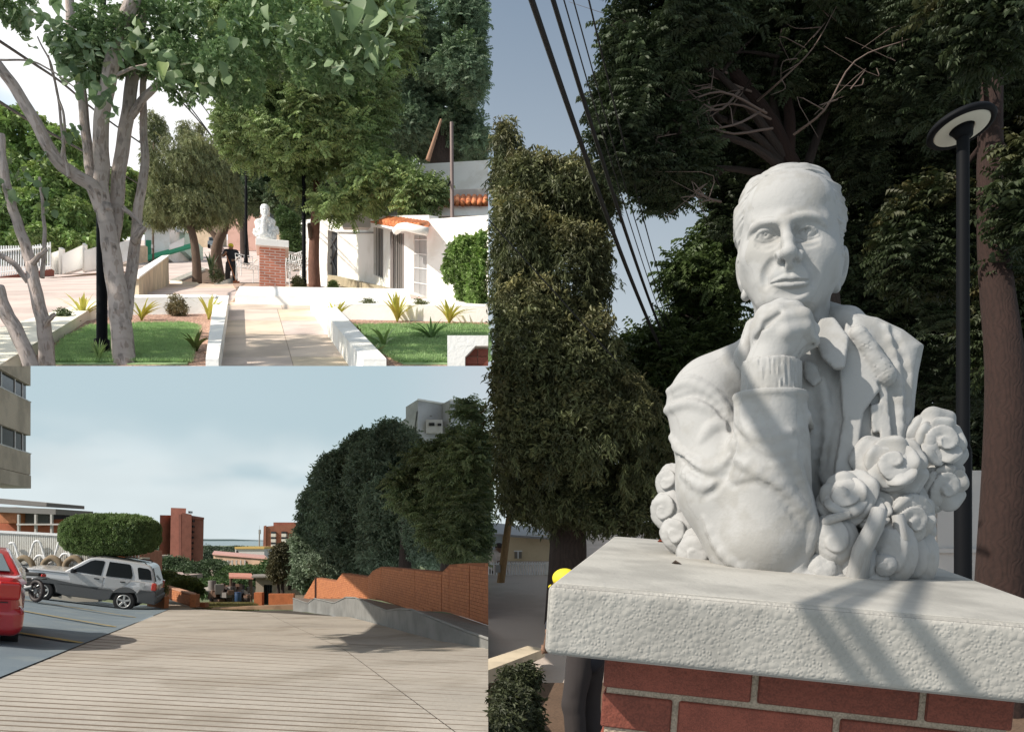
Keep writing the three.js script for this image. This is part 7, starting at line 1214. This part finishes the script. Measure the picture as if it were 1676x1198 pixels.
{
  const d = 52, t = thing('open_shed', 'open shed with red sheet roof over piled scrap beyond the driveway', 'shed', P(395, 985, d), { region: 'B' });
  put(t, 'roof', hexa(P(374, 946.5, d - 1), P(414, 948, d - 1), P(411, 941, d + 3), P(374, 940, d + 3), v3(0, 0.1, 0)), M(0.50, 0.22, 0.17, 0.8, { map: T.stain, s: 0.4 }));
  for (const [u, q] of [[377, 0], [411, 0], [378, 2.5], [408, 2.5]]) put(t, 'post', tube([P(u, 992, d + q), P(u, 945, d + q)], 0.07, 6), M(0.16, 0.10, 0.07, 0.8));
  put(t, 'tarp', hexa(P(322, 968, d), P(352, 970, d), P(352, 960, d + 4), P(340, 961, d + 4), v3(0, 0.06, 0)), M(0.40, 0.36, 0.32, 0.9));
  const s = thing('scrap_pile', 'pile of scrap, drums and boxes under the open shed', 'scrap', P(380, 985, d - 0.5), { region: 'B' }); s.userData.kind = 'stuff'; reseed(29); const G = [[], [], []];
  for (let i = 0; i < 90; i++) { const p = P(rr(345, 412), rr(962, 988), d + rr(-0.6, 2)), w = rr(0.15, 0.5); G[i % 3].push(i % 4 ? box(w, w * rr(0.4, 1.2), w, p.x, p.y, p.z, rnd() * 3) : cyl(p.clone().add(v3(0, -w, 0)), p.clone().add(v3(0, w, 0)), w * 0.5, w * 0.5, 10)); }
  G.forEach((g, i) => put(s, 'scrap', g, [M(0.07, 0.05, 0.045, 0.8), M(0.20, 0.18, 0.17, 0.7), M(0.16, 0.09, 0.06, 0.8)][i]));
  const b = thing('blue_drum', 'dark blue drum among the scrap under the shed', 'drum', P(389, 985, d - 1.2), { region: 'B' }); put(b, 'barrel', cyl(P(389, 984, d - 1.2), P(389, 970, d - 1.2), 0.19, 0.19, 16), M(0.02, 0.05, 0.12, 0.5)); put(b, 'lid', cyl(P(389, 970, d - 1.2), P(389, 969, d - 1.2), 0.2, 0.2, 16), M(0.03, 0.06, 0.14, 0.5));
}
{
  const d = 46, t = thing('concrete_hut', 'grey concrete hut with a barred blue grey door right of the shed', 'hut', P(450, 985, d), { region: 'B' });
  put(t, 'wall', [blockPx(418, 946, 431, 990, d, 3), blockPx(445, 946, 500, 990, d, 3), blockPx(431, 946, 445, 957, d, 3)], M(0.30, 0.25, 0.205, 0.9, { map: T.stain, s: 0.5 })); put(t, 'roof', hexa(P(411, 946, d - 0.5), P(505, 944, d - 0.5), P(500, 940, d + 3), P(414, 942, d + 3), v3(0, 0.08, 0)), M(0.22, 0.2, 0.18, 0.9));
  const dr = put(t, 'door', blockPx(431, 957, 445, 990, d + 0.2, 0.1), M(0.06, 0.08, 0.09, 0.5)); put(dr, 'bars', [433, 436, 439, 442].map((u) => tube([P(u, 958, d + 0.1), P(u, 988, d + 0.1)], 0.025, 5)), MAT.blackMetal); put(t, 'window', blockPx(471, 957, 477, 966, d - 0.02, 0.1), MAT.glass);
  const o = M(0.50, 0.155, 0.06, 0.9, { map: T.speck, s: 1 }), w = thing('orange_garden_wall', 'low orange wall with a gap before the concrete hut', 'wall', P(450, 990, 43), { region: 'B' });
  put(w, 'pier', blockPx(415, 970, 428, 994, 43, 0.4), o); put(w, 'panel', blockPx(439, 972, 480, 994, 43, 0.3), o);
}
const tileM = [[0.52, 0.20, 0.085], [0.56, 0.22, 0.095], [0.48, 0.18, 0.08]].map((c) => M(...c, 0.8, { map: T.speck, s: 3 })), groutM = M(0.32, 0.12, 0.055, 0.95);
// wall faced with little bricks: profile points [u, vTop, vBase, depth] along its length
function tiledWall(t, prof, cw, ch, thick = 0.25, first = 0) {
  const top = prof.map((p) => P(p[0], p[1], p[3])), base = prof.map((p) => P(p[0], p[2], p[3]));
  for (let i = 0; i + 1 < prof.length; i++) put(t, 'wall', hexa(base[i], base[i + 1], top[i + 1], top[i], base[i + 1].clone().sub(base[i]).cross(v3(0, 1, 0)).normalize().multiplyScalar(base[i].x > base[i + 1].x ? thick : -thick)), groutM);
  const G = [[], [], []]; reseed(55);
  for (let i = 0; i + 1 < prof.length; i++) {
    const A = base[i], B = base[i + 1], len = Math.hypot(B.x - A.x, B.z - A.z), ax = v3(B.x - A.x, 0, B.z - A.z).divideScalar(len); let n = ax.clone().cross(v3(0, 1, 0)); if (n.dot(A) > 0) n.negate();
    for (let s = 0; s + cw <= len; s += cw) { const f = (s + cw / 2) / len, y0 = lerp(A.y, B.y, f), y1 = lerp(top[i].y, top[i + 1].y, f); let k = 0; for (let y = y0 - (y0 % ch) ; y + ch < y1; y += ch, k++) { if (y < y0 - ch * 0.4) continue; const g = new THREE.BoxGeometry(cw - 0.008, ch - 0.008, 0.012); g.rotateY(Math.atan2(-ax.z, ax.x)); const p = A.clone().addScaledVector(ax, s + cw / 2).setY(y + ch / 2).addScaledVector(n, 0.004 + 0.004 * rnd()); g.translate(p.x, p.y, p.z); G[Math.floor(rnd() * 3)].push(g); } }
  }
  G.forEach((g, k) => g.length && put(t, 'brick_facing', g, tileM[k], { kind: 'stuff' }));
}
{
  const t = thing('orange_ramp_wall', 'orange brick wall sloping down beside the lane left of centre', 'wall', P(290, 985, 33), { region: 'B' });
  tiledWall(t, [[255, 956, 974, 36], [312, 973, 993, 32.5]], 0.14, 0.09); put(t, 'coping', hexa(P(255, 957, 35.9), P(313, 974, 32.4), P(313, 972, 32.4), P(255, 955, 35.9), v3(0.05, 0, -0.4)), M(0.55, 0.30, 0.2, 0.9)); put(t, 'pier', blockPx(310, 973, 320, 994, 32.2, 0.4), tileM[0]);
  const k = thing('orange_kerb_wall', 'low orange brick kerb right behind the silver car', 'wall', P(260, 996, 29.5), { region: 'B' }); put(k, 'block', hexa(P(240, 992, 31.8), P(268, 996, 31), P(269, 977, 31), P(240, 975, 31.8), v3(0, 0, -0.4)), tileM[1]);
  const q = thing('orange_kerb_wall', 'short low orange wall end beside the ramp wall pier', 'wall', P(328, 994, 33), { region: 'B' }); put(q, 'block', blockPx(320, 987, 335, 995, 33, 0.4), tileM[2]);
  const e = thing('kerb', 'brown kerb across the far end of the driveway', 'kerb', P(420, 997, 31), { region: 'B' }); put(e, 'block', hexa(P(345, 997, 31.2), P(482, 998, 31), P(482, 990, 31), P(345, 995.5, 31.2), v3(0, 0, -0.5)), M(0.27, 0.17, 0.10, 0.9, { map: T.mottle, s: 1 }));
}
{
  const t = thing('orange_wall', 'long orange brick wall with stepped top along the right of the driveway', 'wall', P(640, 990, 20), { region: 'B' });
  const prof = [[496, 979, 980, 33.5], [516, 945.5, 980.5, 32.2], [550, 951, 980, 29.5], [560, 938, 980, 28.6], [602, 944, 980, 25.5], [610, 934, 981, 24.6], [624, 927.5, 983, 23.6], [680, 932.5, 1000, 19.6], [724, 936, 1001, 17.2], [736, 924, 1003, 16.6], [770, 921.5, 1014, 15.2], [830, 922, 1034, 13]];
  tiledWall(t, prof, 0.075, 0.062); put(t, 'post', blockPx(514.5, 945, 520, 981, 32, 0.1), M(0.05, 0.02, 0.015, 0.9));
  const w = thing('pavement_wall', 'grey concrete pavement edge with stepped top below the orange wall', 'wall', P(600, 1010, 22), { region: 'B' }), cm = M(0.20, 0.20, 0.19, 0.92, { map: T.mottle, s: 0.6, bump: T.fine, bs: 1, h: 0.004 }), pm = M(0.23, 0.205, 0.18, 0.95, { map: T.speck, s: 0.6 });
  const ed = [[479, 979, 999], [503, 987.5, 1000], [514, 979.5, 1002], [546, 987, 1006], [566, 977.5, 1009], [582, 978.5, 1012], [632, 999.5, 1025], [655, 996.5, 1032], [674, 998, 1038], [720, 1016, 1050], [760, 1032, 1056], [840, 1060, 1070]].map(([u, a, b]) => [u, a, b, roadD(b - 0.6)]);
  const up = ed.map((p) => P(p[0], p[1], p[3])), dn = ed.map((p) => P(p[0], p[2] + 2, p[3])), L = [], K = [];
  const back = [[490, 978, 33.6], [508, 980.8, 32.8], [524, 980.8, 31.5], [556, 980.5, 28.9], [580, 980.5, 27], [602, 980.5, 25.4], [645, 989.5, 22], [672, 998, 19.9], [700, 1001, 18.4], [745, 1006, 16.1], [790, 1021, 14.4], [850, 1041, 12.3]].map((a) => P(...a));
  for (let i = 0; i + 1 < ed.length; i++) { L.push(dn[i], dn[i + 1], up[i + 1], dn[i], up[i + 1], up[i]); K.push(up[i], up[i + 1], back[i + 1], up[i], back[i + 1], back[i]); }
  put(w, 'face', tris(L), cm); put(w, 'pavement', tris(K), pm);
  put(w, 'edge', up.slice(1).map((p, i) => tube([up[i], p], 0.02, 5)), cm);
}
{
  const d = 120, t = thing('white_apartment_block', 'white apartment block rising above the trees at upper right of driveway', 'building', P(700, 760, d), { region: 'B' }), m = M(0.50, 0.50, 0.52, 0.85, { map: T.mottle, s: 0.1 });
  put(t, 'wall', [hexa(P(664, 780, d), P(683, 780, d - 4), P(684, 653.5, d - 4), P(664, 666, d), away(700, 8)), hexa(P(683, 780, d - 4), P(726, 780, d - 2), P(726, 660, d - 2), P(684, 653.5, d - 4), away(700, 8)), hexa(P(644, 780, d + 2), P(667, 780, d - 1), P(682, 672, d - 4.2), P(646, 697, d + 2), away(700, 6)), hexa(P(724, 780, d - 2.5), P(737, 780, d - 5), P(737, 654, d - 5), P(724, 661, d - 2.5), away(700, 8)), hexa(P(737, 780, d - 5), P(775, 780, d - 3), P(775, 656, d - 3), P(737, 654, d - 5), away(700, 8))], m);
  put(t, 'parapet', [hexa(P(683, 655, d - 4.3), P(727, 662, d - 2.3), P(727, 659.5, d - 2.3), P(683, 652, d - 4.3), v3(0, 0, -1)), hexa(P(736, 656, d - 5.3), P(776, 658, d - 3.3), P(776, 655, d - 3.3), P(736, 653, d - 5.3), v3(0, 0, -1))], MAT.white);
  put(t, 'balcony', blockPx(697, 687, 724, 709, d - 4.6, 1), MAT.shadeWall); for (const [a, b, c, e, z] of [[702, 692, 711, 697, -4.8], [716, 693, 722, 697, -4.8], [736.5, 681, 748, 684, -5.6], [736, 698, 745, 702, -5.6], [653, 698, 658, 704, 0]]) put(t, 'window', blockPx(a, b, c, e, d + z, 0.6), MAT.glass); put(t, 'vent', blockPx(703, 680, 707, 681.5, d - 4.1, 0.5), MAT.greyMetal);
}
{
  const t = thing('dark_trees', 'row of tall dark trees behind the orange wall', 'trees', P(600, 985, 36), { region: 'B' }); t.userData.kind = 'stuff';
  put(t, 'trunk', [[520, 36], [590, 34], [660, 30], [730, 27]].map(([u, d]) => tube([P(u, 1000, d), P(u + 5, 850, d)], [0.3, 0.16], 8)), MAT.darkBark);
  const B = [bl(530, 850, 38, 38, 66, 2), bl(550, 790, 37, 36, 50, 1.8), bl(515, 900, 38, 34, 46, 1.8), bl(570, 860, 36, 60, 80, 2.4), bl(620, 780, 35, 54, 80, 2.4), bl(600, 740, 36, 30, 36, 1.4), bl(640, 720, 35, 26, 34, 1.3), bl(668, 722, 34, 18, 18, .9), bl(660, 850, 33, 70, 80, 2.6), bl(720, 860, 30, 60, 70, 2.4), bl(560, 920, 34, 60, 30, 1.8), bl(640, 905, 32, 50, 34, 1.8), bl(502, 945, 36, 22, 22, 1.0), bl(692, 795, 33, 44, 46, 2), bl(575, 745, 37, 20, 24, 1)];
  foliage(t, 'foliage', B, 15000, 'small', 0.52, [0.25, 0.32, 0.22], { seed: 91, tilt: 0.9, gap: 0.36, gs: 0.7, vary: 0.5, tip: [0.22, 0.29, 0.18] });
}
{
  const at = P(790, 980, 20), t = thing('feathery_tree', 'lighter green feathery tree hanging over the right end of the orange wall', 'tree', at, { region: 'B' });
  put(t, 'trunk', tube(pline([[815, 1010, 20], [800, 900, 20], [785, 800, 20], [780, 720, 20]]), [0.22, 0.1], 9), MAT.bark);
  const B = [bl(700, 768, 20, 42, 28, 1), bl(680, 800, 20, 36, 40, 1), bl(758, 738, 20, 30, 26, .9), bl(795, 690, 20, 26, 26, .8), bl(760, 790, 19, 60, 50, 1.4), bl(720, 830, 19.5, 40, 34, 1), bl(790, 850, 18, 50, 50, 1.4), bl(765, 895, 17.5, 40, 24, .9), bl(797, 625, 19, 12, 16, .4), bl(768, 672, 20, 14, 14, .4), bl(730, 870, 19, 34, 30, .9), bl(800, 745, 18, 30, 40, 1), bl(775, 760, 18, 30, 40, 1), bl(800, 930, 16, 20, 24, .5)];
  limbs(t, P(785, 800, 20), B, 0.07, MAT.bark, 8, 5);
  foliage(t, 'foliage', B, 6000, 'pinnate', 0.46, [0.27, 0.34, 0.18], { seed: 92, gap: 0.40, gs: 1.1, vary: 0.6, tip: [0.22, 0.27, 0.10] });
}

// ================================================================ each of the three places ends where the next begins
{
  const planesOf = { C: [[1, 0, (799 - U0) / F]], A: [[-1, 0, -(799 - U0) / F], [0, 1, -(V0 - 599) / F]], B: [[-1, 0, -(799 - U0) / F], [0, -1, (V0 - 599) / F]] };   // keep where a*x + b*y + c*z' > 0 with z' = -z and c applied to depth
  const val = (pl, p) => (pl[0] ? pl[0] * p.x + (-pl[0] * (799 - U0) / F) * -p.z : pl[1] * p.y + (-pl[1] * (V0 - 599) / F) * -p.z);
  const cutMesh = (me, planes) => {
    const mw = me.matrixWorld, g0 = me.geometry; g0.boundingBox ?? g0.computeBoundingBox();
    const bb = g0.boundingBox, cs = []; for (const x of [bb.min.x, bb.max.x]) for (const y of [bb.min.y, bb.max.y]) for (const z of [bb.min.z, bb.max.z]) cs.push(v3(x, y, z).applyMatrix4(mw));
    let state = 1;
    for (const pl of planes) { const s = cs.map((p) => val(pl, p) > 0); if (!s.some((x) => x)) return false; if (!s.every((x) => x)) state = 0; }
    if (state) return true;
    const g = g0.index ? g0.toNonIndexed() : g0, at = g.attributes, n = at.position.count, out = { position: [], normal: [], uv: [] }, keep = Object.keys(out).filter((k) => at[k]);
    const w = v3(0, 0, 0);
    for (let i = 0; i < n; i += 3) {
      let poly = [0, 1, 2].map((q) => { const o = {}; for (const k of keep) o[k] = Array.from({ length: at[k].itemSize }, (_, c) => at[k].getComponent(i + q, c)); w.set(...o.position).applyMatrix4(mw); o.w = w.clone(); return o; });
      for (const pl of planes) {
        const r = []; for (let a = 0; a < poly.length; a++) { const p = poly[a], q = poly[(a + 1) % poly.length], f = val(pl, p.w), h = val(pl, q.w); if (f >= 0) r.push(p); if (f >= 0 !== h >= 0) { const t = f / (f - h), o = { w: p.w.clone().lerp(q.w, t) }; for (const k of keep) o[k] = p[k].map((x, c) => lerp(x, q[k][c], t)); r.push(o); } }
        poly = r; if (poly.length < 3) break;
      }
      for (let a = 1; a + 1 < poly.length; a++) for (const q of [poly[0], poly[a], poly[a + 1]]) for (const k of keep) out[k].push(...q[k]);
    }
    if (!out.position.length) return false;
    const r = new THREE.BufferGeometry(); for (const k of keep) r.setAttribute(k, new THREE.Float32BufferAttribute(out[k], at[k].itemSize));
    me.geometry = r; return true;
  };
  for (const o of [...scene.children]) {
    const region = o.userData.region; if (!region) continue;
    delete o.userData.region; o.updateMatrixWorld(true);
    const dead = []; o.traverse((m) => { if (m.isMesh && !m.isInstancedMesh && !cutMesh(m, planesOf[region])) dead.push(m); });
    for (const m of dead) { if (m === o || m.children.length) { if (m === o) scene.remove(o); else { const kids = [...m.children]; m.parent.remove(m); for (const k of kids) if (!dead.includes(k)) o.add(k); } } else m.parent.remove(m); }
    let any = false; o.traverse((m) => { if (m.isMesh) any = true; }); if (!any) scene.remove(o);
  }
}
renderer.render(scene, camera);
